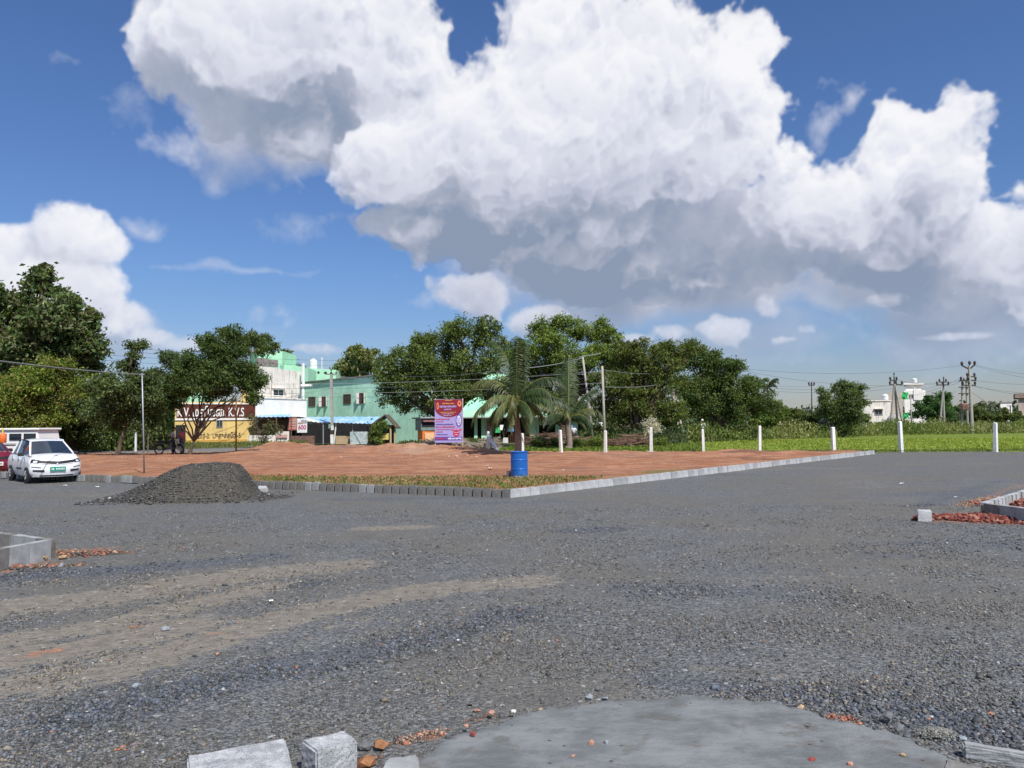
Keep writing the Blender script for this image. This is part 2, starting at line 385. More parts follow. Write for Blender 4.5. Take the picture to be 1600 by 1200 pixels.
def vnoise(x, y, cell, g_seed, octv=4, rough=.5):      # smooth value noise for arrays of ground points
    out = np.zeros_like(x, dtype=float); a = 1.0; tot = 0
    for o in range(octv):
        gg = np.random.default_rng(g_seed * 31 + o); T = gg.random((64, 64)) * 2 - 1
        X0, Y0 = x / cell, y / cell; i, j = np.floor(X0).astype(int), np.floor(Y0).astype(int); fx, fy = X0 - i, Y0 - j
        fx = fx * fx * (3 - 2 * fx); fy = fy * fy * (3 - 2 * fy)
        t = lambda p, q: T[p % 64, q % 64]
        out += a * ((t(i, j) * (1 - fx) + t(i + 1, j) * fx) * (1 - fy) + (t(i, j + 1) * (1 - fx) + t(i + 1, j + 1) * fx) * fy)
        tot += a; a *= rough; cell /= 2.03
    return out / tot
def inpoly(x, y, poly):
    c = np.zeros(np.shape(x), bool); n = len(poly)
    for i in range(n):
        x0, y0 = poly[i][:2]; x1, y1 = poly[(i + 1) % n][:2]
        hit = ((y0 > y) != (y1 > y)) & (x < (x1 - x0) * (y - y0) / (y1 - y0 + 1e-12) + x0); c ^= hit
    return c
def segdist(x, y, pts):
    d = np.full(np.shape(x), 1e9)
    for (x0, y0), (x1, y1) in zip(pts[:-1], pts[1:]):
        L2 = (x1 - x0) ** 2 + (y1 - y0) ** 2; t = np.clip(((x - x0) * (x1 - x0) + (y - y0) * (y1 - y0)) / L2, 0, 1)
        d = np.minimum(d, np.hypot(x - x0 - t * (x1 - x0), y - y0 - t * (y1 - y0)))
    return d

# ------------------------------------------------------------------ materials
MATS = {}
def pmat(name, col, rough=0.8, var=0.12, scale=6.0, bump=0.0, bscale=40.0, metal=0.0, spec=0.4, col2=None, thr=0.5, soft=0.12, tint=False, coat=0.0, streak=0.0, emit=None, trans=0.0, obj=True):
    if name in MATS: return MATS[name]
    m = bpy.data.materials.new(name); m.use_nodes = True; m.node_tree.nodes.clear(); t = NT(m.node_tree)
    co = t.n('ShaderNodeTexCoord').outputs['Object']
    nz = t.noise(co, scale, 5, 0.6)
    c = t.mix(t.ss(nz, 0.3, 0.7), tuple(x * (1 - var) for x in col), tuple(min(1, x * (1 + var)) for x in col))
    if col2 is not None: c = t.mix(t.ss(t.noise(co, scale * 0.35, 6, 0.65), thr - soft, thr + soft), c, col2)
    if streak:
        st = t.noise(t.v('MULTIPLY', co, (6.0, 6.0, 0.5)), 1.0, 5, 0.6)
        c = t.mix(t.m('MULTIPLY', t.ss(st, 0.52, 0.72), streak), c, (0.10, 0.095, 0.085))
    if tint:
        at = t.n('ShaderNodeAttribute', attribute_name='tint'); c = t.mix(1.0, at.outputs['Color'], t.mix(t.ss(nz, .3, .7), (1 - var,) * 3, (1 + var,) * 3), 'MULTIPLY')
    b = t.n('ShaderNodeBsdfPrincipled'); t.put(b.inputs['Base Color'], c); b.inputs['Roughness'].default_value = rough
    b.inputs['Metallic'].default_value = metal; b.inputs['Specular IOR Level'].default_value = spec; b.inputs['Coat Weight'].default_value = coat
    if coat: b.inputs['Coat Roughness'].default_value = 0.05
    if bump:
        bp = t.n('ShaderNodeBump'); bp.inputs['Strength'].default_value = bump; bp.inputs['Distance'].default_value = 0.01
        t.put(bp.inputs['Height'], t.noise(co, bscale, 5, 0.6)); t.L.new(bp.outputs[0], b.inputs['Normal'])
    sh = b.outputs[0]
    if trans:
        tr = t.n('ShaderNodeBsdfTranslucent'); t.put(tr.inputs[0], t.mix(1.0, c, (1.5, 1.7, 0.6), 'MULTIPLY'))
        mx = t.n('ShaderNodeMixShader'); mx.inputs[0].default_value = trans; t.L.new(sh, mx.inputs[1]); t.L.new(tr.outputs[0], mx.inputs[2]); sh = mx.outputs[0]
    o = t.n('ShaderNodeOutputMaterial'); t.L.new(sh, o.inputs[0]); MATS[name] = m
    return m

# ------------------------------------------------------------------ ground
K0 = G(797, 779)                                # outer corner of the plot kerb
KL1 = G(130, 752); KR1 = G(1368, 709.5)
dl = (KL1 - K0).normalized(); dr = (KR1 - K0).normalized()
KL2 = K0 + dl * 34.0                            # the left run goes on behind the white car
def gravel_material():
    m = bpy.data.materials.new('crushed_stone'); m.use_nodes = True; m.node_tree.nodes.clear(); t = NT(m.node_tree)
    co = t.n('ShaderNodeTexCoord').outputs['Object']
    at = t.n('ShaderNodeAttribute', attribute_name='tint').outputs['Color']
    dust, dark, red = t.sep(at)[0:3]
    cell = t.vor(co, 62, 'F1', out='Color'); cv = t.sep(cell)[0]
    cd = t.vor(co, 62, 'F1'); cd2 = t.vor(co, 27, 'F1')
    n1 = t.noise(co, 1.6, 5, 0.6); n2 = t.noise(co, 8, 5, 0.65); n3 = t.noise(co, 0.32, 4, 0.6)
    base = t.mix(t.ss(cv, 0.1, 0.95), (0.058, 0.061, 0.063), (0.205, 0.210, 0.210))
    base = t.mix(t.ss(t.vor(co, 27, 'F1', out='Distance'), 0.1, 0.7, 0.35, 0.0), base, (0.060, 0.064, 0.068))
    base = t.mix(t.m('MULTIPLY', t.ss(t.m('ADD', n3, t.m('MULTIPLY', t.m('SUBTRACT', n2, .5), .35)), 0.42, 0.60), 0.62), base, (0.135, 0.124, 0.102))
    base = t.mix(t.m('MULTIPLY', t.ss(n1, 0.50, 0.66), 0.35), base, (0.080, 0.084, 0.090))
    df = t.ss(t.m('ADD', dust, t.m('MULTIPLY', t.m('SUBTRACT', t.m('ADD', n2, t.m('MULTIPLY', t.m('SUBTRACT', n1, .5), .7)), 0.5), 1.3)), 0.36, 0.72)
    base = t.mix(t.m('MULTIPLY', df, 0.72), base, t.mix(t.ss(n2, .3, .7), (0.165, 0.142, 0.112), (0.285, 0.25, 0.20)))
    kf = t.ss(t.m('ADD', dark, t.m('MULTIPLY', t.m('SUBTRACT', n2, 0.5), 1.1)), 0.38, 0.7)
    base = t.mix(t.m('MULTIPLY', kf, 0.75), base, t.mix(t.ss(cv, .1, .95), (0.042, 0.048, 0.058), (0.135, 0.147, 0.170)))
    rf = t.ss(t.m('ADD', red, t.m('MULTIPLY', t.m('SUBTRACT', n2, 0.5), 3.4)), 0.55, 0.95)
    base = t.mix(t.m('MULTIPLY', rf, .8), base, t.mix(n2, (0.22, 0.095, 0.06), (0.42, 0.22, 0.14)))
    speck = t.ss(t.sep(t.vor(co, 34, 'F1', out='Color'))[1], 0.985, 0.995)
    base = t.mix(t.m('MULTIPLY', speck, 0.7), base, (0.42, 0.42, 0.41))
    b = t.n('ShaderNodeBsdfPrincipled'); t.put(b.inputs['Base Color'], base); b.inputs['Roughness'].default_value = 0.78; b.inputs['Specular IOR Level'].default_value = 0.35
    h = t.m('ADD', t.m('MULTIPLY', t.m('SUBTRACT', 1.0, cd), 0.012), t.m('MULTIPLY', t.m('SUBTRACT', 1.0, cd2), 0.02))
    h = t.m('ADD', h, t.m('MULTIPLY', n2, 0.035)); h = t.m('ADD', h, t.m('MULTIPLY', cv, 0.010)); h = t.m('ADD', h, t.m('MULTIPLY', n1, 0.05))
    bp = t.n('ShaderNodeBump'); bp.inputs['Strength'].default_value = 0.75; bp.inputs['Distance'].default_value = 1.0; t.put(bp.inputs['Height'], h)
    t.L.new(bp.outputs[0], b.inputs['Normal']); o = t.n('ShaderNodeOutputMaterial'); t.L.new(b.outputs[0], o.inputs[0])
    return m
GRAVEL = gravel_material()

def sheet(name, xs, ys, zf, mat, tintf=None, mask=None, kind='structure'):
    Xg, Yg = np.meshgrid(xs, ys); Zg = zf(Xg, Yg); n, k = Xg.shape
    V = np.stack([Xg, Yg, Zg], -1).reshape(-1, 3); idx = np.arange(n * k).reshape(n, k)
    F = np.stack([idx[:-1, :-1], idx[:-1, 1:], idx[1:, 1:], idx[1:, :-1]], -1).reshape(-1, 4)
    if mask is not None:
        cx, cy = V[F].mean(1)[:, 0], V[F].mean(1)[:, 1]; F = F[mask(cx, cy)]
        used = np.unique(F); re = np.full(len(V), -1); re[used] = np.arange(len(used)); V = V[used]; F = re[F]
    col = tintf(V[:, 0], V[:, 1]) if tintf else None
    o = np_mesh(name, V, F, mat, col=col, smooth=True); o['kind'] = kind; return o
g2 = lambda u, v: tuple(G(u, v)[:2])
# brown dusty wheel tracks, measured on the ground
TRACKS = [([g2(0, 950), g2(150, 935), g2(330, 905), g2(540, 882)], 0.52), ([g2(-60, 1010), g2(120, 985), g2(300, 945), g2(420, 915)], 0.30),
          ([g2(-80, 1080), g2(60, 1065), g2(180, 1040), g2(330, 1000), g2(480, 955), g2(640, 925), g2(830, 908)], 0.38), ([g2(570, 826), g2(660, 824)], 0.3),
          ([g2(-50, 1040), g2(150, 1010), g2(300, 975)], 0.40), ([g2(1160, 722), g2(1250, 718)], 0.5)]
DARKS = [([g2(0, 900), g2(200, 890), g2(420, 870)], 0.45), ([g2(120, 1120), g2(420, 1050), g2(650, 1000), g2(800, 960)], 0.36), ([g2(1440, 790), g2(1560, 752)], 0.25),
         ([g2(1050, 1060), g2(1300, 1090), g2(1600, 1150)], 0.35), ([g2(330, 930), g2(500, 910)], 0.18), ([g2(880, 830), g2(960, 826)], .3)]
REDS = [([g2(40, 1026), g2(65, 1020), g2(92, 1017)], 0.085), ([g2(640, 1160), g2(690, 1140)], 0.04), ([g2(190, 1168), g2(215, 1166)], .03), ([g2(1300, 1122), g2(1335, 1130)], .03), ([g2(325, 992), g2(345, 988)], 0.05), ([g2(205, 980), g2(220, 979)], .04),
        ([g2(70, 868), g2(150, 861)], 0.26), ([g2(1475, 812), g2(1700, 818)], 0.42), ([g2(1520, 785), g2(1600, 757)], 0.10), ([g2(-40, 905), g2(60, 878)], .10)]
def road_tint(x, y):
    du = np.zeros_like(x); dk = np.zeros_like(x); rd = np.zeros_like(x)
    for p, wd in TRACKS: du = np.maximum(du, np.exp(-(segdist(x, y, p) / wd) ** 2))
    for p, wd in DARKS: dk = np.maximum(dk, np.exp(-(segdist(x, y, p) / wd) ** 2))
    for p, wd in REDS: rd = np.maximum(rd, .9 * np.exp(-(segdist(x, y, p) / (wd * 1.5)) ** 2))
    du = np.maximum(du, 0.42 * np.clip(vnoise(x * .5 - y * .15, y, 1.7, 5) * 3 - .25, 0, 1)); dk = np.maximum(dk, 0.60 * np.clip(vnoise(x * .45 + y * .1, y, 1.5, 9) * 3 - .35, 0, 1))
    return np.stack([du, dk * (1 - 0.8 * du), rd], 1)
def road_z(x, y):
    return 0.018 * vnoise(x, y, 2.2, 3, 5) + 0.03 * vnoise(x, y, 9.0, 4, 2) * np.clip((y - 8) / 10, 0, 1)
ys = np.concatenate([np.arange(2.4, 9, 0.075), np.arange(9, 20, 0.12), np.arange(20, 55, 0.35)]).astype(np.float32)
xs = np.concatenate([np.arange(-40, -7, 0.4), np.arange(-7, 7, 0.09), np.arange(7, 45, 0.4)]).astype(np.float32)
BACK = [G(-300, 713), G(100, 712), G(380, 709), G(560, 707), G(765, 708), G(1017, 709.5), G(1302, 709), G(1407, 706.5), G(1555, 706), G(1900, 706)]
bxs, bys = [p.x for p in BACK], [p.y for p in BACK]
backline = lambda x: np.interp(x, bxs, bys)
sheet('gravel_road', xs, ys, road_z, GRAVEL, road_tint, mask=lambda x, y: (y < backline(x) + 0.7))

# open country: dry grass and soil as one sheet to the horizon
def country_material():
    m = bpy.data.materials.new('country_soil'); m.use_nodes = True; m.node_tree.nodes.clear(); t = NT(m.node_tree)
    co = t.n('ShaderNodeTexCoord').outputs['Object']
    c = t.mix(t.ss(t.noise(co, 0.12, 6, .65), .40, .60), (0.060, 0.085, 0.022), (0.14, 0.105, 0.06)); c = t.mix(t.ss(t.noise(co, 2.5, 5, .7), .35, .7, 0, .5), c, (0.045, 0.07, 0.018))
    b = t.n('ShaderNodeBsdfPrincipled'); t.put(b.inputs['Base Color'], c); b.inputs['Roughness'].default_value = 0.95
    o = t.n('ShaderNodeOutputMaterial'); t.L.new(b.outputs[0], o.inputs[0]); return m
mb = MB(); mb.add([(-5000, -800, -0.06), (5000, -800, -0.06), (5000, 9000, -0.06), (-5000, 9000, -0.06)], [(0, 1, 2, 3)])
tag(mb.build('ground', country_material()), kind='structure')

# red earth plot inside the kerb
def soil_material(name, a, b_, c_):
    m = bpy.data.materials.new(name); m.use_nodes = True; m.node_tree.nodes.clear(); t = NT(m.node_tree)
    co = t.n('ShaderNodeTexCoord').outputs['Object']; at = t.n('ShaderNodeAttribute', attribute_name='tint').outputs['Color']; gr, pale, dk = t.sep(at)[0:3]
    n1 = t.noise(co, 0.7, 6, 0.65); n2 = t.noise(co, 6, 6, 0.7); st = t.noise(t.v('MULTIPLY', co, (0.25, 1.6, 1.0)), 1.0, 6, 0.65)
    c = t.mix(t.ss(n1, .35, .65), a, b_); c = t.mix(t.ss(st, .50, .66), c, c_); c = t.mix(t.ss(n2, .45, .75, 0, .55), c, tuple(x * .55 for x in a))
    c = t.mix(t.ss(t.m('ADD', pale, t.m('MULTIPLY', t.m('SUBTRACT', n2, .5), .9)), .4, .75, 0, .8), c, (0.50, 0.335, 0.235))
    c = t.mix(t.ss(t.m('ADD', dk, t.m('MULTIPLY', t.m('SUBTRACT', n2, .5), .9)), .4, .75, 0, .7), c, (0.19, 0.105, 0.075))
    c = t.mix(t.ss(t.m('ADD', gr, t.m('MULTIPLY', t.m('SUBTRACT', n2, .5), 1.2)), .4, .7, 0, .75), c, t.mix(n2, (0.12, 0.13, 0.035), (0.25, 0.22, 0.09)))
    b = t.n('ShaderNodeBsdfPrincipled'); t.put(b.inputs['Base Color'], c); b.inputs['Roughness'].default_value = 0.95; b.inputs['Specular IOR Level'].default_value = 0.15
    bp = t.n('ShaderNodeBump'); bp.inputs['Strength'].default_value = 0.8; bp.inputs['Distance'].default_value = 0.25; t.put(bp.inputs['Height'], t.m('ADD', n2, t.m('MULTIPLY', t.noise(co, 25, 4, .6), .3)))
    t.L.new(bp.outputs[0], b.inputs['Normal']); o = t.n('ShaderNodeOutputMaterial'); t.L.new(b.outputs[0], o.inputs[0]); return m
SOIL = soil_material('red_earth', (0.36, 0.155, 0.085), (0.52, 0.27, 0.16), (0.27, 0.155, 0.12))
def frontline(x):
    xl = K0.y + (x - K0.x) * (dl.y / dl.x); xr = K0.y + (x - K0.x) * (dr.y / dr.x); return np.where(x < K0.x, xl, xr)
MOUNDS = [(G(430, 708), 1.8, .42), (G(470, 707), 2.0, .40), (G(400, 712), 1.3, .22), (G(540, 708), 2.4, .42), (G(620, 709), 2.6, .42), (G(690, 709), 2.2, .30), (G(500, 712), 2.0, .2), (G(735, 710), 1.6, .2),
          (G(250, 716), 2.6, .08), (G(120, 716), 2.5, .06), (G(1135, 710), 0.7, .12), (G(1165, 710.5), .7, .14), (G(1230, 711), 1.0, .12), (G(1100, 711), 1, .08), (G(1310, 709.5), .7, .14)]
def plot_z(x, y):
    z = 0.10 + 0.03 * vnoise(x, y, 1.6, 21, 5) + 0.05 * vnoise(x, y, 6, 22, 3)
    for c, r, h in MOUNDS: z = z + h * np.exp(-((x - c.x) / (r * 1.1)) ** 2 - ((y - c.y + 0.8) / 1.6) ** 2) * (1 + 0.35 * vnoise(x, y, .7, 23, 3))
    z = z + 0.07 * np.abs(vnoise(x, y, 0.55, 24, 4)) * np.clip((y - 24) / 10, 0.15, 1) + .05 * np.maximum(vnoise(x * .35, y, 1.1, 25, 3), 0)
    for k_ in (0, 1.5): z = z - .05 * np.exp(-((y - (27.5 + k_ + .28 * x + .6 * np.sin(x * .35))) / .22) ** 2) * (y > frontline(x) + 1.5)
    return np.maximum(z, 0.03)
def plot_tint(x, y):
    e = y - frontline(x)
    gr = np.where(x > -14, np.exp(-((e - 1.6) / 1.5) ** 2) * (0.42 + 0.7 * vnoise(x, y, 2.4, 31)), 0) + 0.35 * np.clip(vnoise(x, y, 4.5, 33) * 2 - .5, 0, 1)
    pale = np.clip((backline(x) - y) < 6, 0, 1) * 0.45 * (x < 12) + 0.5 * np.clip(vnoise(x, y, 5, 34) * 2 - .4, 0, 1)
    dk = 0.8 * (x > 10) * np.clip(vnoise(x, y, 2.0, 35) * 2, 0, 1) + .5 * np.clip(vnoise(x * .3, y, 1.5, 36) * 2 - .2, 0, 1)
    return np.stack([gr, pale, dk], 1)
def plot_sheet():                               # columns follow the kerb in front and the posts behind
    xs_ = np.linspace(KL2.x, KR1.x, 380); tt = np.linspace(0, 1, 140) ** 1.1
    f = frontline(xs_) + 0.16; b = np.maximum(backline(xs_) + 0.4, f + 0.05)
    Xg = np.repeat(xs_[None], len(tt), 0); Yg = f[None] + (b - f)[None] * tt[:, None]; Zg = plot_z(Xg, Yg)
    n, k = Xg.shape; V = np.stack([Xg, Yg, Zg], -1).reshape(-1, 3); idx = np.arange(n * k).reshape(n, k)
    F = np.stack([idx[:-1, :-1], idx[:-1, 1:], idx[1:, 1:], idx[1:, :-1]], -1).reshape(-1, 4)
    o = np_mesh('red_earth_plot', V, F, SOIL, col=plot_tint(V[:, 0], V[:, 1]), smooth=True); o['kind'] = 'structure'
plot_sheet()

# tarred lane behind the plot on the left
LN = [(G(-500, 712), G(-500, 704)), (G(60, 711.5), G(60, 704.5)), (G(300, 709.5), G(300, 701.5)), (G(560, 706), G(560, 697)), (G(660, 703), G(660, 694))]
mb = MB()
for (a, b_), (c_, d_) in zip(LN[:-1], LN[1:]): mb.add([(*a[:2], 0.03), (*c_[:2], 0.03), (*d_[:2], 0.03), (*b_[:2], 0.03)], [(0, 1, 2, 3)])
tag(mb.build('tarred_lane', pmat('lane_tar', (0.15, 0.145, 0.14), .85, .2, 1.5, .3, 30)), kind='structure')

# green crop field behind the posts on the right
def crop_material():
    m = bpy.data.materials.new('crop_green'); m.use_nodes = True; m.node_tree.nodes.clear(); t = NT(m.node_tree)
    co = t.n('ShaderNodeTexCoord').outputs['Object']
    n1 = t.noise(t.v('MULTIPLY', co, (.25, 1, 1)), .35, 5, .6); n2 = t.noise(co, 4, 5, .7)
    c = t.mix(t.ss(n1, .38, .62), (0.15, 0.205, 0.035), (0.23, 0.285, 0.05)); c = t.mix(t.ss(n2, .35, .7, 0, .5), c, (0.06, 0.10, 0.018))
    b = t.n('ShaderNodeBsdfPrincipled'); t.put(b.inputs['Base Color'], c); b.inputs['Roughness'].default_value = .9; b.inputs['Specular IOR Level'].default_value = 0.1
    bp = t.n('ShaderNodeBump'); bp.inputs['Strength'].default_value = .7; bp.inputs['Distance'].default_value = .4; t.put(bp.inputs['Height'], n2); t.L.new(bp.outputs[0], b.inputs['Normal'])
    o = t.n('ShaderNodeOutputMaterial'); t.L.new(b.outputs[0], o.inputs[0]); return m
FB = [(-3.0, 48.5), (0, 48.0), (10, 47.0), (17, 43.8), (25, 42.2), (32, 41.6), (75, 41.6), (110, 110), (40, 110), (28, 92), (14, 74), (5, 61), (-2, 58)]
CROP = crop_material()
sheet('crop_field', np.arange(-4, 100, 0.8), np.arange(42, 112, 0.8), lambda x, y: np.minimum(0.06 + 0.05 * vnoise(x, y, 3, 41), np.where(y < backline(x) + .5, -.03, .25)), CROP, mask=lambda x, y: inpoly(x, y, FB))

# cement patch at the photographer's feet
CP = [G(u, v) for u, v in [(600, 1230), (640, 1196), (668, 1182), (690, 1160), (735, 1146), (790, 1126), (850, 1110), (905, 1101), (980, 1096), (1030, 1092), (1085, 1089), (1150, 1093), (1205, 1101), (1255, 1110),
                           (1290, 1122), (1345, 1135), (1395, 1150), (1440, 1168), (1475, 1181), (1500, 1200), (1540, 1240)]]
def cement_patch():
    rim = []
    for a, b_ in zip(CP[:-1], CP[1:]):
        for t_ in np.linspace(0, 1, 8)[:-1]:
            p = a.lerp(b_, t_); n_ = 0.026 * math.sin(p.x * 13) + 0.018 * math.sin(p.x * 37 + 1) + .012 * math.sin(p.x * 91) + .008 * math.sin(p.x * 190); rim.append(p + Vector((0.3 * n_, n_, 0)))
    cen = Vector((1.0, 2.6, 0)); vs, fs = [], []; R = [1.0, .985, .95, .85, .7, .5, .3]; hh = [0.0, .018, .026, .030, .034, .036, .036]; n = len(rim)
    for r, h in zip(R, hh):
        for p in rim:
            q = cen.lerp(p, r); vs.append((q.x, q.y, h + float(vnoise(np.array([q.x]), np.array([q.y]), .5, 61, 4)[0]) * .006 * (r < .99)))
    for j in range(len(R) - 1):
        for i in range(n - 1): fs.append((j * n + i, j * n + i + 1, (j + 1) * n + i + 1, (j + 1) * n + i)[::-1])
    m = MB(); m.add(vs, fs)
    mt = bpy.data.materials.new('cement_skin'); mt.use_nodes = True; mt.node_tree.nodes.clear(); t = NT(mt.node_tree)
    co = t.n('ShaderNodeTexCoord').outputs['Object']; n1 = t.noise(co, 2.2, 6, .6); n2 = t.noise(t.v('MULTIPLY', co, (1, 2.2, 1)), 7, 7, .65); n3 = t.noise(co, 60, 4, .6)
    c = t.mix(t.ss(n1, .35, .65), (0.110, 0.120, 0.122), (0.20, 0.21, 0.212)); c = t.mix(t.ss(n2, .45, .7, 0, .55), c, (0.21, 0.215, 0.215)); c = t.mix(t.ss(t.noise(co, 5, 5, .6), .54, .66, 0, .6), c, (0.10, 0.09, 0.075)); c = t.mix(t.ss(t.vor(co, 7, 'F1'), .05, .09, .85, 0), c, (0.04, 0.038, 0.035))
    c = t.mix(t.ss(n3, .6, .72, 0, .4), c, (0.06, 0.06, 0.06))
    b = t.n('ShaderNodeBsdfPrincipled'); t.put(b.inputs['Base Color'], c); b.inputs['Roughness'].default_value = .75
    bp = t.n('ShaderNodeBump'); bp.inputs['Strength'].default_value = .5; bp.inputs['Distance'].default_value = .03; t.put(bp.inputs['Height'], t.m('ADD', n2, t.m('MULTIPLY', n3, .25))); t.L.new(bp.outputs[0], b.inputs['Normal'])
    o = t.n('ShaderNodeOutputMaterial'); t.L.new(b.outputs[0], o.inputs[0])
    ob = m.build('cement_patch', mt, smooth=True); ob['kind'] = 'structure'
cement_patch()

# ------------------------------------------------------------------ loose crushed stone lying on the road
CPP = [tuple(p[:2]) for p in CP]
def loose_stone():
    g = np.random.default_rng(77); protos = rock_protos(9, g)
    STONE = pmat('loose_stone', (0.1, 0.1, 0.1), .75, .18, 30, .0, tint=True, spec=.35)
    for name, n, y0, y1, s0, s1 in (('gravel', 56000, 3.2, 7.5, .0045, .0135), ('gravel', 26000, 7.5, 16, .007, .017)):
        y = np.exp(g.uniform(math.log(y0), math.log(y1), n * 2)); x = g.uniform(-1, 1, n * 2) * (y * 0.74 + .5)
        tt = road_tint(x, y); clump = vnoise(x, y, .8, 71, 4)
        keep = g.random(n * 2) < np.clip(.46 + 1.5 * clump + .45 * tt[:, 1] - .62 * tt[:, 0], .07, 1)
        keep &= ~(inpoly(x, y, CPP) & ~((segdist(x, y, CPP) < .16) & (g.random(n * 2) < .30))); keep &= ~(y > frontline(x) - .1)
        x, y, tt = x[keep][:n], y[keep][:n], tt[keep][:n]; m = len(x)
        s = s0 + (s1 - s0) * g.random(m) ** 2.2; s *= 1 + .35 * tt[:, 1]; big = g.random(m) < .012; s[big] *= 1.9
        z = road_z(x, y) + s * .25
        V, F, I = scatter(np.stack([x, y, z], 1), s, protos, g)
        lum = 0.055 + 0.15 * g.random(m) ** 1.3; hue = np.array([[.90, 1.0, 1.14], [1.0, 1.0, 1.0], [1.07, 1.01, .92], [1.02, 1.02, .96]])[g.integers(0, 4, m)]; col = lum[:, None] * hue
        col *= 1 - np.clip(tt[:, 1:2], 0, 1) * np.array([[.30, .24, .12]]); d = (g.random(m) < .10 + .6 * tt[:, 0]); col[d] = col[d] * np.array([1.45, 1.28, 1.05])
        pale = g.random(m) < .005; col[pale] = .40; rd = g.random(m) < .003 + .6 * tt[:, 2] * (tt[:, 2] > .4); col[rd] = np.array([.36, .16, .09]) * (0.7 + .6 * g.random((rd.sum(), 1)))
        o = np_mesh(name, V, F, STONE, col=col[I]); tag(o, 'loose dark crushed stone strewn over the near road' if y0 < 5 else 'loose crushed stone thinly strewn over the road further off', 'gravel', kind='stuff')
loose_stone()

# ------------------------------------------------------------------ heap of gravel beside the road
def heap():
    c0 = G(290, 785); c0 = Vector((c0.x, c0.y + 1.1, 0))
    g = np.random.default_rng(8)
    ax = Vector((1, -0.02, 0)).normalized()
    # spine of the heap: low on the left, flat top
    n, k = 120, 60; xs_ = np.linspace(-2.6, 2.1, n); ys_ = np.linspace(-1.5, 1.6, k)
    X_, Y2 = np.meshgrid(xs_, ys_)
    prof = np.interp(X_, [-2.6, -2.15, -1.7, -1.2, -.75, -.45, 0, .45, .75, .98, 1.15, 1.3, 1.7, 2.1], [0, .06, .24, .46, .72, .83, .86, .86, .84, .60, .22, .07, .01, 0])
    wid = np.interp(X_, [-2.3, -1.4, -.6, .6, 1.1, 2.1], [.5, 1.0, 1.15, 1.15, .9, .45])
    cr = np.clip(1 - (np.abs(Y2 - .05) / wid) ** 1.25, 0, 1)
    Z = prof * np.minimum(cr * 1.18, 1.0); Z = Z * (1 + .10 * vnoise(X_, Y2, .5, 81, 4)) + .012 * vnoise(X_, Y2, .12, 82, 3)
    Z = np.where(cr > 0, Z, -0.03)
    V = np.stack([X_ + c0.x, Y2 + c0.y, Z], -1).reshape(-1, 3); idx = np.arange(n * k).reshape(k, n)
    F = np.stack([idx[:-1, :-1], idx[:-1, 1:], idx[1:, 1:], idx[1:, :-1]], -1).reshape(-1, 4); F = F[V[F][:, :, 2].max(1) > 0.0]
    root = thing('gravel_heap', 'grey heap of crushed stone standing beside the kerb', 'gravel heap', c0)
    HM = pmat('heap_fines', (0.064, 0.060, 0.052), .95, .5, 30, 1.0, 60, col2=(0.105, 0.098, 0.082), thr=.60, spec=.2)
    np_mesh('heap_body', V, F, HM, root, smooth=True)
    m = 22000; px_ = g.uniform(-2.5, 2.0, m); py_ = g.uniform(-1.4, 1.5, m)
    i = np.clip(((px_ + 2.6) / 4.7 * (n - 1)).round().astype(int), 0, n - 1); j = np.clip(((py_ + 1.5) / 3.1 * (k - 1)).round().astype(int), 0, k - 1)
    z = Z[j, i]; keep = (z > .01) | (g.random(m) < .12); keep &= (g.random(m) < .7 + .3 * (px_ < -.4)); px_, py_, z = px_[keep], py_[keep], np.maximum(z[keep], 0)
    s = (.005 + .015 * g.random(len(z)) ** 2.5) * (1 + 1.1 * (z < .12) * (g.random(len(z)) < .25)) * (1 + .3 * (px_ < -.3)); P_ = np.stack([px_ + c0.x, py_ + c0.y, z + s * .2], 1)
    V, F, I = scatter(P_, s, rock_protos(6, g), g); lum = .035 + .11 * g.random(len(z)) ** 1.8; col = np.stack([lum, lum, lum * 1.0], 1); col[g.random(len(z)) < .012] = .42
    o = np_mesh('loose_stones', V, F, MATS['loose_stone'], root, col=col[I]); o['kind'] = 'stuff'
heap()

# ------------------------------------------------------------------ kerbs: one thing each, every block a part
CONC = pmat('kerb_concrete', (0.30, 0.31, 0.315), .85, .18, 5, .5, 50, col2=(0.22, 0.215, 0.20), thr=.6)
CONC_D = pmat('kerb_concrete_dark', (0.185, 0.18, 0.17), .9, .25, 5, .5, 50, col2=(0.12, 0.11, 0.10), thr=.55)  # darker copy: shade on kerb runs turned from the sun, put into the colour
CONC_P = pmat('kerb_concrete_pale', (0.40, 0.41, 0.42), .85, .15, 5, .5, 50, col2=(0.30, 0.30, 0.29), thr=.6)  # paler copy: sunlight on the bright kerb runs, put into the colour
JOINT = pmat('kerb_mortar', (0.13, 0.115, 0.10), .95, .3, 12, .5, 60)
def block_mesh(L, h, wd, mat, g):
    m = MB(); m.box((L / 2, 0, h / 2), (L, wd, h)); m.v = [tuple(c + g.uniform(-.006, .006) for c in p) for p in m.v]
    me = bpy.data.meshes.new('kerb_block'); me.from_pydata(m.v, [], m.f); me.materials.append(mat); return me
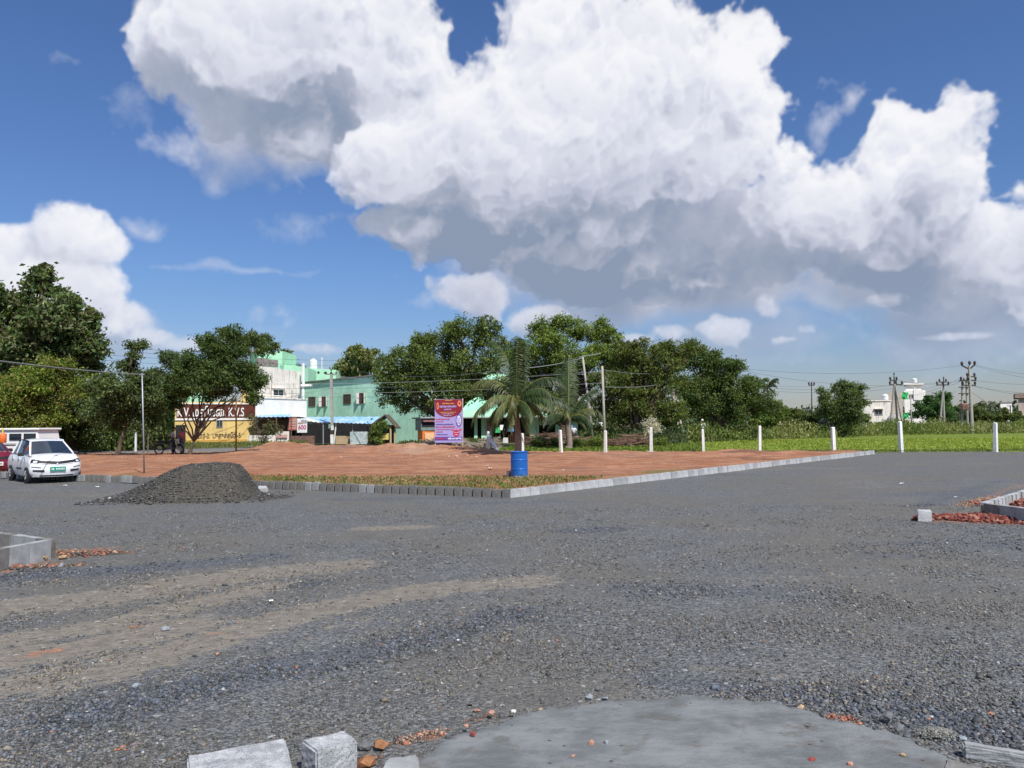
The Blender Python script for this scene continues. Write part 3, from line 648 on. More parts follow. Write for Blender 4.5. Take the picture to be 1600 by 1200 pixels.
def kerb_run(root, a, b_, L, h, wd, mats, g, gap=.022, zj=.008, mortar=True):
    a, b_ = Vector((a.x, a.y, 0)), Vector((b_.x, b_.y, 0)); d = (b_ - a); n = int(d.length / (L + gap)); d.normalize(); ang = math.atan2(d.y, d.x)
    meshes = [block_mesh(L, h, wd, mt, g) for mt in mats for _ in range(3)]
    for i in range(n):
        o = link('kerb_block', meshes[int(g.integers(len(meshes)))], root)
        p = a + d * (i * (L + gap)); nrm = Vector((-d.y, d.x, 0)) * g.uniform(-.010, .010)
        o.location = p + nrm + Vector((0, 0, g.uniform(-zj, zj) - .005)) - root.location; o.rotation_euler = (g.uniform(-.012, .012), g.uniform(-.01, .01), ang + g.uniform(-.02, .02))
    if mortar:
        m = MB(); e = a + d * (n * (L + gap)); m.bar(Vector((a.x, a.y, h * .42)), Vector((e.x, e.y, h * .42)), h * .78, wd * .70)
        # bar's first axis is not fixed: build an explicit box instead
        m = MB(); m.box(((a + e) / 2) + Vector((0, 0, h * .41)), ((e - a).length, wd * (.72 if gap < .05 else .30), h * .82), rz=ang); m.build('mortar_bed', JOINT, root)
gk = np.random.default_rng(9)
in_l = Vector((-dl.y, dl.x, 0)); in_l = in_l if in_l.y > 0 else -in_l
kr = thing('kerb', 'low kerb of upright concrete blocks round the red earth plot', 'kerb', K0)
kerb_run(kr, K0 + in_l * .06, KL2 + in_l * .06, .205, .22, .12, [CONC_D, CONC_D, CONC_D, CONC], gk, gap=.062, zj=.014)
in_r = Vector((-dr.y, dr.x, 0)); in_r = in_r if in_r.x < 0 else -in_r
kerb_run(kr, K0 + in_r * .06 + dr * .02, KR1 + in_r * .06, .36, .21, .12, [CONC_P, CONC, CONC_P], gk, gap=.007, zj=.005)
# box kerb on the left: near run and far run meeting in a corner
A0 = G(82, 872)
kl = thing('kerb', 'kerb corner of tall concrete blocks at the left edge beside orange rubble', 'kerb', A0)
Lf, Ln = G(-260, 828), G(-150, 925)
kerb_run(kl, A0, Lf, .30, .26, .11, [CONC, CONC_D, CONC], gk, gap=.012); kerb_run(kl, A0 + (Ln - A0).normalized() * .10, Ln, .34, .26, .11, [CONC_D, CONC, CONC], gk, gap=.004, zj=.004)
B0 = G(1537, 806)
kq = thing('kerb', 'kerb corner of pale concrete blocks at the right edge round dark red rubble', 'kerb', B0)
Rf, Rn = G(1800, 716), G(1640, 822)
kerb_run(kq, B0, Rf, .26, .24, .11, [CONC_P, CONC_P, CONC], gk, gap=.018, zj=.004); kerb_run(kq, B0 + (Rn - B0).normalized() * .09, Rn + (Rn - B0).normalized() * 3, .34, .24, .11, [CONC, CONC_D], gk, gap=.005, zj=.004)

# red rubble inside and beside the box kerbs
def rubble(name, label, cen, rx, ry, n, s0, s1, cols, h, seed, rot=0.0):
    g = np.random.default_rng(seed); a = g.uniform(0, 2 * math.pi, n); r = g.random(n) ** .75 * (1 + .45 * vnoise(np.cos(a) * 3 + seed, np.sin(a) * 3, 1.0, seed)); x = r * np.cos(a) * rx; y = r * np.sin(a) * ry
    c_, s_ = math.cos(rot), math.sin(rot); X_, Y2 = cen.x + x * c_ - y * s_, cen.y + x * s_ + y * c_
    s = s0 + (s1 - s0) * g.random(n) ** 4.5; z = np.maximum(0, h * (1 - r ** 2)) + s * .2 + road_z(X_, Y2)
    V, F, I = scatter(np.stack([X_, Y2, z], 1), s, rock_protos(6, g), g); cc = np.array(cols)[g.integers(0, len(cols), n)] * (0.7 + .6 * g.random((n, 1)))
    o = np_mesh(name, V, F, pmat('rubble_tint', (.3, .2, .1), .9, .15, 30, tint=True, spec=.2), col=cc[I]); tag(o, label, 'rubble', kind='stuff')
RED = [(.20, .055, .04), (.15, .04, .035), (.27, .10, .07), (.11, .035, .03), (.30, .15, .11)]; ORG = [(.30, .14, .085), (.23, .10, .07), (.34, .23, .16), (.19, .09, .065), (.14, .125, .11), (.10, .095, .09)]
rubble('rubble', 'orange brick rubble spilled beside the left kerb corner', G(115, 866), .75, .30, 1300, .004, .03, ORG, .03, 51)
rubble('rubble', 'orange and grey rubble at the foot of the left kerb', G(25, 888), .80, .12, 420, .010, .045, ORG + [(.2, .21, .22)], .02, 52, .3)
rubble('rubble', 'dark red rubble spilled in front of the right kerb corner', G(1560, 811), 1.5, .62, 4600, .006, .06, RED, .05, 53, -.15)
rubble('rubble', 'brown gravelly soil along the outside of the far right kerb', G(1540, 782), 1.6, .30, 1300, .008, .03, [(.34, .21, .14), (.26, .17, .12), (.20, .17, .14)], .02, 54, .75)
rubble('rubble', 'red brick rubble filling the box inside the right kerb', G(1605, 790), 1.3, 1.0, 1200, .015, .06, RED, .10, 55, .5)
rubble('rubble', 'broken red brick crumbs beside the cement patch', G(655, 1152), .17, .06, 900, .002, .012, ORG + [(.40, .32, .28)], .008, 56, .55)
rubble('rubble', 'brick crumbs at the near edge between block and slab', G(570, 1188), .12, .04, 260, .002, .012, ORG + [(.08, .08, .08)] * 4, .006, 57, .4)
rubble('rubble', 'small scatter of pale brick crumbs on the upper edge of the cement patch', G(755, 1122), .15, .05, 150, .002, .009, ORG, .004, 58, .5)
rubble('rubble', 'loose brick crumbs near the right end of the cement patch', G(1316, 1122), .10, .045, 160, .003, .014, RED + ORG, .004, 59, -.4)
rubble('rubble', 'heap of broken earth and stones at the back of the plot left of the banner', G(445, 704), 2.2, .8, 900, .03, .14, ORG + [(.45, .36, .30)], .38, 60)
rubble('rubble', 'clods and small stones strewn over the red earth plot', Vector((-3, 42, .12)), 17, 8.5, 5500, .012, .085, [(.38, .19, .12), (.44, .26, .18), (.28, .14, .10), (.50, .40, .33)], .06, 63)
rubble('rubble', 'low line of broken brick along the white posts', G(1180, 711), 4.2, .35, 700, .02, .09, ORG + [(.45, .36, .30)], .10, 61, -.12)
rubble('rubble', 'sandy grey crumbled mortar heap beside the right slab', G(1462, 1148), .13, .09, 1400, .003, .009, [(.22, .22, .20), (.16, .165, .155)], .035, 62)

# ------------------------------------------------------------------ buildings
MINT = pmat('mint_paint', (0.48, 0.80, 0.62), .9, .12, .8, .2, 12, col2=(0.34, 0.64, 0.48), streak=.18, thr=.58, spec=.15)
MINT_L = pmat('mint_paint_pale', (0.38, 0.68, 0.48), .9, .08, .8, .2, 12, spec=.15)
LIME = pmat('stained_limewash', (0.70, 0.66, 0.60), .9, .10, 1.0, .2, 15, streak=1.0, spec=.15)
LIMEC = pmat('clean_limewash', (0.74, 0.72, 0.68), .9, .06, 1.0, .2, 15, streak=.15, spec=.15)
YEL = pmat('yellow_wash', (0.66, 0.48, 0.19), .9, .10, 1.2, .2, 15, col2=(0.55, 0.42, 0.22), thr=.6, streak=.2, spec=.15)
OCH = pmat('ochre_wash', (0.50, 0.30, 0.08), .9, .12, 1.5, .2, 15, spec=.15)
BROWN = pmat('brown_sign_paint', (0.10, 0.032, 0.022), .8, .15, 2, 0, spec=.2)
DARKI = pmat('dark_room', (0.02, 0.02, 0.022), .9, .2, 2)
GLASSD = pmat('window_glass', (0.03, 0.035, 0.04), .12, .1, 3, spec=.6)
SHUT = pmat('shutter_white', (0.62, 0.58, 0.56), .7, .1, 4)
WOODB = pmat('brown_wood', (0.13, 0.07, 0.045), .8, .25, 8, .3)
BLUES = pmat('blue_sheet', (0.22, 0.44, 0.70), .55, .12, 1.5, .1, 20, col2=(0.48, 0.60, 0.70), thr=.52, spec=.4)
BLUED = pmat('blue_sheet_dark', (0.07, 0.20, 0.33), .6, .15, 1.5)
GREYS = pmat('weathered_sheet', (0.33, 0.34, 0.35), .7, .2, 3, .2, 20, col2=(.22, .15, .11), thr=.6)
PLASW = pmat('white_plastic', (0.75, 0.76, 0.76), .5, .05, 3)
INKD = pmat('dark_ink', (0.05, 0.03, 0.03), .8, .1, 5)
WHITEP = pmat('white_paint', (0.78, 0.78, 0.76), .7, .06, 5)
POSTW = pmat('whitewashed_concrete', (0.74, 0.74, 0.72), .85, .10, 6, .3, 30, streak=.35)
CONCP = pmat('pole_concrete', (0.36, 0.34, 0.31), .9, .15, 5, .3, 30, streak=.2)
STEEL = pmat('rusty_steel', (0.16, 0.125, 0.11), .75, .25, 8, .2, 30, metal=.3)
GALV = pmat('galvanised', (0.34, 0.36, 0.39), .5, .12, 10, metal=.5)
FSTL = pmat('dark_steel', (0.045, 0.035, 0.03), .7, .2, 8)
PORC = pmat('brown_porcelain', (0.06, 0.035, 0.03), .3, .1, 5)

def BK(u, d): r = ray(u, 660); return Vector((r.x / r.y * d, d, 0))
def wallbox(name, pts, z0, z1, mat, root): return MB().prism(pts, z0, z1).build(name, mat, root)
class Wall:
    """a vertical wall plane between two ground points; panels are placed by photo pixel"""
    def __init__(s, a, b_): s.a = Vector((a[0], a[1], 0)); s.d = (Vector((b_[0], b_[1], 0)) - s.a); s.L = s.d.length; s.d.normalize(); s.n = Vector((s.d.y, -s.d.x, 0))
    def hit(s, u, v):
        r = ray(u, v); o = Vector((0, 0, CAMH)); k = (s.a - o).dot(s.n) / r.dot(s.n); p = o + r * k; return (p - s.a).dot(s.d), p.z
    def pt(s, t, z, out=0.0): q = s.a + s.d * t + s.n * out; return Vector((q.x, q.y, z))
    def panel(s, mb, t0, t1, z0, z1, o0, o1):   # box from offset o0 to o1 out of the wall
        A = s.pt((t0 + t1) / 2, (z0 + z1) / 2, (o0 + o1) / 2); mb.box(A, (abs(t1 - t0), abs(o1 - o0), abs(z1 - z0)), rz=math.atan2(s.d.y, s.d.x)); return mb
    def pix(s, u0, v0, u1, v1):
        um, vm = (u0 + u1) / 2, (v0 + v1) / 2
        t0, t1 = s.hit(u0, vm)[0], s.hit(u1, vm)[0]; zb, zt = s.hit(um, v1)[1], s.hit(um, v0)[1]; return t0, t1, zb, zt
def lettering(name, txt, wall, u0, v0, u1, v1, mat, root, out=.03, depth=.012, align='FIT'):
    t0, t1, z0, z1 = wall.pix(u0, v0, u1, v1)
    cu = bpy.data.curves.new(name, 'FONT'); cu.body = txt; cu.size = 1.0; cu.extrude = depth; cu.align_x = 'CENTER'; cu.align_y = 'BOTTOM_BASELINE'; cu.offset = .012
    o = link(name, cu, root, mat)
    bpy.context.view_layer.update(); dm = o.dimensions; sx = (t1 - t0) / max(dm.x, .01); sy = (z1 - z0) / max(dm.y, .01)
    zb = min(c[1] for c in o.bound_box)
    M = Matrix.Translation(wall.pt((t0 + t1) / 2, z0 - zb * sy, out)) @ Matrix.Rotation(math.atan2(wall.d.y, wall.d.x), 4, 'Z') @ Matrix.Rotation(math.pi / 2, 4, 'X') @ Matrix.Diagonal((sx, sy, 1, 1))
    me = bpy.data.meshes.new_from_object(o.evaluated_get(bpy.context.evaluated_depsgraph_get())); bpy.data.objects.remove(o)
    me.transform(world_of(root).inverted() @ M); me.materials.clear(); o = link(name, me, root, mat)
    return o
def window(wall, u0, v0, u1, v1, root, frame=WOODB, pane=GLASSD, bars=2, fw=.06, shutters=False, hood=False, label=None):
    t0, t1, z0, z1 = wall.pix(u0, v0, u1, v1)
    m = MB()
    wall.panel(m, t0, t1, z1 - fw, z1, .002, .07); wall.panel(m, t0, t1, z0, z0 + fw, .002, .07)
    wall.panel(m, t0, t0 + fw, z0 + fw, z1 - fw, .003, .068); wall.panel(m, t1 - fw, t1, z0 + fw, z1 - fw, .003, .068)
    for i in range(bars):
        t = t0 + (t1 - t0) * (i + 1) / (bars + 1); wall.panel(m, t - .02, t + .02, z0 + fw, z1 - fw, .012, .055)
    f = m.build('window', frame, root)
    if label: f['label'] = label
    wall.panel(MB(), t0 + fw, t1 - fw, z0 + fw, z1 - fw, .004, .02).build('pane', pane, f)
    if shutters:
        for k, (ta, dirn) in enumerate(((t0, -1), (t1, 1))):
            w_ = (t1 - t0) * .34
            for zz0, zz1 in ((z0, (z0 + z1) / 2 - .03), ((z0 + z1) / 2 + .03, z1)):
                a = wall.pt(ta, (zz0 + zz1) / 2, .05); d2 = (wall.d * dirn * .35 + wall.n * .9).normalized(); c = a + d2 * w_ * .5
                MB().box(c, (w_, .03, zz1 - zz0), rz=math.atan2(d2.y, d2.x)).build('shutter', SHUT, f)
    if hood: wall.panel(MB(), t0 - .12, t1 + .12, z1 + .05, z1 + .13, -.01, .45).build('hood', MINT_L if hood is True else hood, f)
    return f

# yellow shop house with the painted sign, and its whitewashed flank
YA, YB = P(273, 660, 74), P(401, 660, 77)       # front
WALL_Y = Wall(YA, YB)
WB_ = P(470, 660, 83)
root = thing('shop_house', 'yellow two storey shop house with brown painted sign and stained white flank', 'building', (YA.x, YA.y, 0))
topz = P(401, 583, 77).z; midz = P(330, 628, 75).z
back = Vector((-2.0, 9, 0))
YC = YA.lerp(YB, .40)
MB().prism([YA, YB, YB + back * 1.2, YA + back], 0, midz).build('wall', YEL, root)
UP = YA.lerp(YB, .80)
MB().prism([(UP.x, UP.y + .05), (YB.x - .01, YB.y + .05), (YB.x - .01, YB.y + 9), (UP.x, UP.y + 9)], midz, topz).build('upper_wall', YEL, root)['label'] = 'yellow upper storey behind the tree'
WALL_W = Wall(YB, WB_)
wtop0, wtop1 = P(402, 571, 77).z, P(465, 581, 83).z
nn = WALL_W.n
MB().prism([YB + nn * .01, WB_ + nn * .01, WB_ + Vector((-4, 4, 0)), YB + Vector((-2.5, 4, 0))], 0, [wtop0, wtop1, wtop1, wtop0]).build('flank_wall', LIME, root)
pm = MB(); t0, t1, z0, z1 = WALL_W.pix(400, 566, 424, 580); WALL_W.panel(pm, 0, t1 - t0 + .8, wtop0, wtop0 + .75, -.25, .05); pm.build('parapet', pmat('mossy_plaster', (.22, .20, .18), .95, .35, 3), root)
wp, wq = P(399, 640, 74.5), P(479, 640, 80)
WALL_P = Wall(wp, wq); zt, zb = P(440, 623.5, 77).z, P(440, 651, 77).z
MB().prism([wp, wq, wq + Vector((-3, 3, 0)), wp + Vector((-.4, 3.2, 0))], zb, zt).build('balcony_parapet', LIMEC, root)
m = MB(); WALL_P.panel(m, -.05, WALL_P.L + .05, zt + .005, zt + .10, -.3, .08); m.build('coping', LIME, root)
window(WALL_W, 426, 608, 443, 619, root, frame=WHITEP, bars=1, fw=.07, hood=LIMEC)
# the sign band, and lettering below
t0, t1, z0, z1 = WALL_Y.pix(276, 632, 400, 653)
m = MB(); WALL_Y.panel(m, t0, t1, z0, z1, -.1, .06); m.build('sign_band', BROWN, root)
lettering('lettering', 'K.V. மளிகை. K.V.S', WALL_Y, 277, 634, 381, 651, WHITEP, root, out=.075)
m = MB(); WALL_Y.panel(m, 0, WALL_Y.L, z0 - .22, z0 - .02, -.1, .10); m.build('cornice', LIMEC, root)
m = MB(); WALL_Y.panel(m, 0, WALL_Y.L, z1 + .02, z1 + .14, -.1, .12); m.build('cornice', LIMEC, root)
window(WALL_Y, 310, 658, 322, 668, root, bars=1); window(WALL_Y, 338, 656, 348, 668, root, bars=1, frame=GALV)
lettering('lettering', 'பார்-2.  புதுச்சேரி-5.', WALL_Y, 307, 675, 377, 688, INKD, root, out=.02)
t0, t1, z0, z1 = WALL_Y.pix(288, 687, 401, 691); m = MB(); WALL_Y.panel(m, t0, t1, z0, z1, -.1, .09); m.build('plinth_band', OCH, root)
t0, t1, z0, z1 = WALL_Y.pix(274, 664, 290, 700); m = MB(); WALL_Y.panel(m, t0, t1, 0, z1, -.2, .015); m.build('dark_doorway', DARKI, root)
# stepped mint blocks behind and above the shop house
root = thing('mint_house', 'pale mint stepped house rising behind the stained white wall', 'building', P(440, 670, 96).xy.to_3d())
def mint_block(u0, u1, vt, Y, dep, vt2=None, name='wall', mat=MINT_L):
    a, b_ = P(u0, 620, Y), P(u1, 620, Y + (1.0)); z1 = P((u0 + u1) / 2, vt, Y).z; z2 = z1 if vt2 is None else P(u1, vt2, Y).z
    z1 = P(u0, vt, Y).z
    return MB().prism([a, b_, b_ + Vector((0, dep, 0)), a + Vector((0, dep, 0))], 0, [z1, z2, z2, z1]).build(name, mat, root)
mint_block(390, 441, 550, 92, 6, 547); mint_block(436, 474, 569, 93.5, 6, 572); mint_block(386, 437, 569, 90.5, 1.2, 569)
m = MB(); a = P(385, 549.5, 91.5); b_ = P(402, 548, 91.5); m.prism([a + Vector((0, -1, 0)), b_ + Vector((0, -1, 0)), b_ + Vector((0, 3, 0)), a + Vector((0, 3, 0))], a.z - .1, a.z + .05).build('roof_slab', GREYS, root)
mint_block(474, 481, 575, 92, 4, 575, name='pilaster', mat=MINT_L)
a = thing('mint_house', 'pale mint roof room glimpsed between the two left trees', 'building', P(305, 670, 100).xy.to_3d()); root = a
mint_block(285, 316, 575, 100, 5, 575)
# long green building
GA, GB = P(470, 660, 92), P(684, 660, 79)
GM = P(595, 660, 82.5); WALL_G = Wall(GA, GB)
root = thing('green_building', 'long weathered mint green building with shuttered windows and sloping roof edge', 'building', (GA.x, GA.y, 0))
back = Vector((8, 9, 0)); za, zb_ = P(470, 599, 92).z, P(684, 578, 79).z
MB().prism([GA, GB, GB + back, GA + back], 0, [za, zb_, zb_, za]).build('wall', MINT, root)
m = MB(); m.prism([GA + WALL_G.n * .25, GB + WALL_G.n * .25, GB + back, GA + back], [za + .004, zb_ + .004, zb_ + .004, za + .004], [za + .14, zb_ + .14, zb_ + .14, za + .14]).build('roof_edge', pmat('roof_edge_grey', (.20, .19, .18), .9, .3, 3), root)
window(WALL_G, 482.5, 620, 493, 635, root, bars=3, label='barred window at the left end of the green wall'); window(WALL_G, 503, 619.5, 512, 635, root, bars=2, shutters=True)
window(WALL_G, 537, 616, 548.5, 631, root, bars=3); window(WALL_G, 561.5, 614, 571, 630.5, root, bars=2, shutters=True); window(WALL_G, 640, 610, 654, 630, root, bars=3)
# roof room with four round holes, tank
root = thing('roof_room', 'pale mint roof room with four small holes and a white tank above', 'building', P(500, 670, 100).xy.to_3d())
ra, rb = P(474, 620, 99), P(525, 620, 101); rw0 = Wall(P(481, 620, 99), rb)
rz1, rz2 = P(480, 575, 99).z, P(525, 578, 101).z
MB().prism([P(467, 620, 103), P(481, 620, 99), rb, rb + Vector((0, 5, 0)), P(467, 620, 103) + Vector((0, 4, 0))], 0, [rz1, rz1, rz2, rz2, rz1]).build('wall', MINT_L, root)
for u in (487.5, 497.5, 508, 517.5):
    t, z = rw0.hit(u, 581.5 + (u - 487) * .05); MB().lathe([(.17, -.06), (.17, .03)], 10, rw0.pt(t, z), R=(rw0.n.to_track_quat('Z', 'Y').to_matrix())).build('vent_hole', INKD, root)
def tank(u, v0, v1, Y, wpx, label, mat=PLASW, group='white rooftop water tanks'):
    b_ = P(u, v1, Y); h = P(u, v0, Y).z - b_.z; r = wpx * MPP(Y) / 2
    t_ = thing('water_tank', label, 'water tank', b_)
    prof = [(r, 0)]
    for i in range(7): prof += [(r, h * (.05 + .1 * i)), (r * .955, h * (.075 + .1 * i)), (r * .955, h * (.10 + .1 * i)), (r, h * (.125 + .1 * i))]
    MB().lathe(prof + [(r * .9, h * .84), (r * .45, h * .93)], 18, b_).build('tank_body', mat, t_, smooth=True)
    MB().lathe([(r * .42, h * .92), (r * .42, h * .98), (r * .3, h)], 14, b_).build('tank_lid', mat, t_)
    MB().box(b_ - Vector((0, 0, .06)), (r * 2.2, r * 2.2, .12)).build('base', GREYS, t_); t_['group'] = group
tank(489.5, 560.5, 577, 102, 13, 'white ribbed water tank on the mint roof room')
t_ = thing('mast', 'thin pale mast standing on the mint roof room', 'mast', P(503, 578, 100)); MB().tube([P(503, 578, 100), P(503, 558, 100)], .05).build('pole', WHITEP, t_)
MB().tube([P(501, 561, 100), P(505, 561, 100)], .03).build('crossbar', WHITEP, t_)
t_ = thing('pipe_column', 'white vertical pipe rising beside the stained white wall', 'pipe', P(474, 640, 82)); MB().tube([P(474, 640, 82), P(474, 568, 82)], .14, 8).build('pipe', WHITEP, t_)
MB().box(P(479, 602, 82), (1.1, .6, .25)).build('bracket', LIMEC, t_)
# low green shops behind the trees in the middle
GS_A, GS_B = P(700, 660, 78), P(925, 660, 78); WALL_S = Wall(GS_A, GS_B)
root = thing('green_shop_row', 'low green shop row with dark open fronts behind the trees and palms', 'building', (GS_A.x, GS_A.y, 0))
z1 = P(800, 640, 78).z; zo = P(800, 652, 78).z
MB().prism([GS_A, GS_B, GS_B + Vector((0, 8, 0)), GS_A + Vector((0, 8, 0))], zo, z1).build('wall', MINT, root)
for (u0, u1) in ((700, 712), (741, 746), (752, 768), (828, 842), (868, 876), (893, 903), (916, 925)):
    t0, t1, a, b_ = WALL_S.pix(u0, 650, u1, 690); WALL_S.panel(MB(), t0, t1, 0, zo, -.4, 0).build('pillar', MINT, root)
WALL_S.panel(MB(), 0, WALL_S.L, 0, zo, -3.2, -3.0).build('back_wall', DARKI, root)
m = MB(); WALL_S.panel(m, -.5, WALL_S.L + .3, zo - .05, zo + .06, 0.01, 1.2); m.build('awning_slab', GREYS, root)
for (u0, v0, u1, v1, mt) in ((843, 655, 855, 664, PLASW), (856, 648, 873, 663, pmat('sign_board_green', (.35, .50, .45), .7, .1, 2)), (760, 655, 766, 674, pmat('poster_pink', (.5, .25, .3), .8, .2, 6))):
    t0, t1, z0, z1 = WALL_S.pix(u0, v0, u1, v1); b_ = MB(); WALL_S.panel(b_, t0, t1, z0, z1, .1, .16); sbo = b_.build('sign_board', mt, root)
    m = MB(); kk = np.random.default_rng(int(u0))
    for r_ in range(3):
        tt_ = t0 + .1
        while tt_ < t1 - .15:
            l_ = kk.uniform(.08, .25); zz = z1 - (z1 - z0) * (.28 + .25 * r_); WALL_S.panel(m, tt_, min(tt_ + l_, t1 - .08), zz - .05, zz + .05, .161, .168); tt_ += l_ + .06
    m.build('sign_print', INKD, sbo)['kind'] = 'stuff'
# goods and people-coloured clutter under the shop: stools, crates, cloth
cl = [pmat('cloth_blue', (.10, .30, .55), .8), pmat('cloth_green', (.05, .45, .15), .8), pmat('cloth_orange', (.6, .25, .08), .8), PLASW, pmat('cloth_red', (.5, .06, .06), .8)]
for i, (u, v, c_) in enumerate(((778, 672, 1), (784, 668, 3), (798, 670, 0), (801, 660, 2), (790, 690, 3), (895, 668, 0), (938, 664, 3), (904, 690, 3))):
    b_ = P(u, v, 74); b_.z = max(b_.z, .3)
    t_ = thing('shop_stand', ['small stand with green goods between palm and banner', 'white goods on a stand left of the near palm', 'stand hung with blue cloth just left of the near palm trunk', 'orange cloth hanging above the blue cloth by the palm',
                              'white bag on a low stand left of the palm', 'stand hung with blue cloth right of the second palm', 'white bundle on a stand between two slanting poles', 'white bag on a low stand under the second palm'][i], 'shop stand', (b_.x, b_.y, 0))
    MB().box((b_.x, b_.y, b_.z), (.5, .4, .5), rz=.3 * i, taper=.8).build('goods', cl[c_], t_)
    for sx in (-.2, .2): MB().bar((b_.x + sx, b_.y, 0), (b_.x + sx, b_.y, b_.z - .25), .05).build('leg', WOODB, t_)

# blue sheet roofed shop with open dark front
root = thing('roadside_shop', 'open fronted shop with long pale blue sheet roof on thin posts', 'shop', P(518, 693, 79).xy.to_3d())
def roof_strip(name, pts_front, pts_back, mat, root, corr=.22):
    a, b_ = pts_front; c_, d_ = pts_back; n = int((Vector(b_) - Vector(a)).length / corr); m = MB()
    def fn(s_, t_):
        p = Vector(a).lerp(Vector(b_), s_).lerp(Vector(c_).lerp(Vector(d_), s_), t_); k = round(s_ * n); return (p.x, p.y, p.z + (.035 if k % 2 else -.035))
    m.grid(fn, n, 3); o = m.build(name, mat, root); sm = o.modifiers.new('thickness', 'SOLIDIFY'); sm.thickness = .02; return o
fa, fb = P(464, 657, 77.5), P(580, 662, 76.5); ba, bb = P(456, 651, 83), P(592, 651, 80)
fa2 = P(452, 655, 78)
roof_strip('roof_sheet', (P(504, 659.5, 77), fb), (P(470, 651.5, 82), P(594, 651, 80)), BLUES, root)
roof_strip('roof_sheet', (P(462, 655.5, 77.4), P(504, 660.6, 77)), (P(455, 650, 82.3), P(474, 650.2, 82.2)), pmat('white_sheet', (.60, .62, .64), .6, .1, 2), root)
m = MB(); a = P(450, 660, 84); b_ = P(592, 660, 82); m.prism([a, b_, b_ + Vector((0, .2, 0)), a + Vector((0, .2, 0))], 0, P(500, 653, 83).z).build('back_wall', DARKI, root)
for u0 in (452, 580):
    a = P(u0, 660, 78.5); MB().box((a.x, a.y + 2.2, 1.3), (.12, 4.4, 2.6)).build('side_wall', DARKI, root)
for i, (u, v, lean, mt) in enumerate(((505, 688, 0, GALV), (524, 692, 2.5, POSTW), (551, 690, 0, GALV), (574.5, 692, 0, WOODB), (462, 690, 0, WOODB))):
    b_ = G(u - lean * .5, 693.5); b_ = P(u - lean, 692, 77.2); MB().tube([(b_.x, b_.y, 0), P(u + lean * .6, 658.5, 77.2)], .07, 8).build('post', mt, root)
# low walls and boards in front of the shop
for (u0, v0, u1, v1, Y, mt, nm) in ((453, 681, 491, 699, 75.5, pmat('brown_block', (.15, .09, .07), .95, .3, 5, .4), 'front_wall'), (524, 681, 551, 693, 77.6, pmat('tan_cloth', (.42, .32, .20), .9), 'counter'), (547, 674.5, 574, 693, 76.9, pmat('pale_blue_board', (.42, .50, .52), .8, .25, 4, col2=(.30, .20, .16), thr=.62), 'counter_board')):
    a, b_ = P(u0, v1, Y), P(u1, v1, Y); zt = P((u0 + u1) / 2, v0, Y).z; MB().prism([a, b_, b_ + Vector((0, .25, 0)), a + Vector((0, .25, 0))], 0, zt).build(nm, mt, root)
m = MB(); gb = np.random.default_rng(3)
for k in range(34):
    u = 480 + k * 2.3; p = P(u, 660.5 + .5 * math.sin(k), 77.6); m.box(p, (.05, .04, gb.uniform(.08, .28)))
m.build('hanging_packets', PLASW, root)['kind'] = 'stuff'
for (u0, v0, u1, v1, lab, mt) in ((450.5, 652.5, 464, 672, 'faded red and brown shop board', pmat('board_red', (.42, .10, .08), .7, .3, 2, col2=(.40, .26, .20), thr=.5)), (464.5, 655, 480, 676, 'white shop board with a purple red price', PLASW)):
    a, b_ = P(u0, v1, 76.7), P(u1, v1, 76.7); W_ = Wall(a, b_); t0, t1, z0, z1 = W_.pix(u0, v0, u1, v1); o = W_.panel(MB(), t0, t1, z0, z1, 0, .06).build('shop_board', mt, root); o['label'] = lab
    if u0 > 460:
        lettering('lettering', '600', W_, 466.5, 664, 478.5, 671, pmat('magenta_ink', (.42, .02, .16), .7), o, out=.075)
        q = W_.pix(465.5, 660, 474, 662.5); W_.panel(MB(), *q, .06, .075).build('print_bar', MATS['board_red'], o); q = W_.pix(471, 656, 479.5, 661.5); W_.panel(MB(), *q, .06, .073).build('print_block', GREYS, o)
    else:
        for vv in (656, 660, 664, 668): q = W_.pix(452, vv, 462.5, vv + 1.6); W_.panel(MB(), *q, .06, .073).build('print_bar', pmat('board_pink', (.55, .35, .35), .8), o)
# blue lean-to roof in front of the white band
root = thing('lean_to', 'dark blue sheet lean-to roof against the white house wall', 'roof shelter', P(430, 690, 76).xy.to_3d())
roof_strip('roof_sheet', (P(402, 651.5, 72.5), P(455, 651, 75)), (P(404, 648, 75.5), P(452, 647, 78)), BLUES, root)
for u in (404, 432, 455): b_ = P(u, 690, 73.5); MB().tube([(b_.x, b_.y, 0), P(u, 651.5, 73.5)], .06).build('post', WOODB, root)
a, b_ = P(404, 690, 76.3), P(450, 690, 77.5); MB().prism([a, b_, b_ + Vector((0, .2, 0)), a + Vector((0, .2, 0))], 0, 2.5).build('back_wall', WOODB, root)
# white low compound wall
root = thing('compound_wall', 'low dirty white compound wall left of the brown block wall', 'wall', P(388, 690, 72).xy.to_3d())
for (u0, u1, v0, v1, Y) in ((387, 430, 676, 700, 72.5), (430, 451, 674, 700, 73.0)):
    a, b_ = P(u0, 690, Y), P(u1, 690, Y); zt = P((u0 + u1) / 2, v0 + (4 if u0 < 400 else 0), Y).z; MB().prism([a, b_, b_ + Vector((0, .2, 0)), a + Vector((0, .2, 0))], 0, zt).build('wall_panel', LIME, root)
a, b_ = P(431, 679, 72.9), P(449, 685, 72.9); W_ = Wall((a.x, a.y), (b_.x, b_.y)); q = W_.pix(432, 679, 449, 684); W_.panel(MB(), *q, .02, .03).build('painted_notice', pmat('faded_pink', (.55, .33, .30), .9), root)
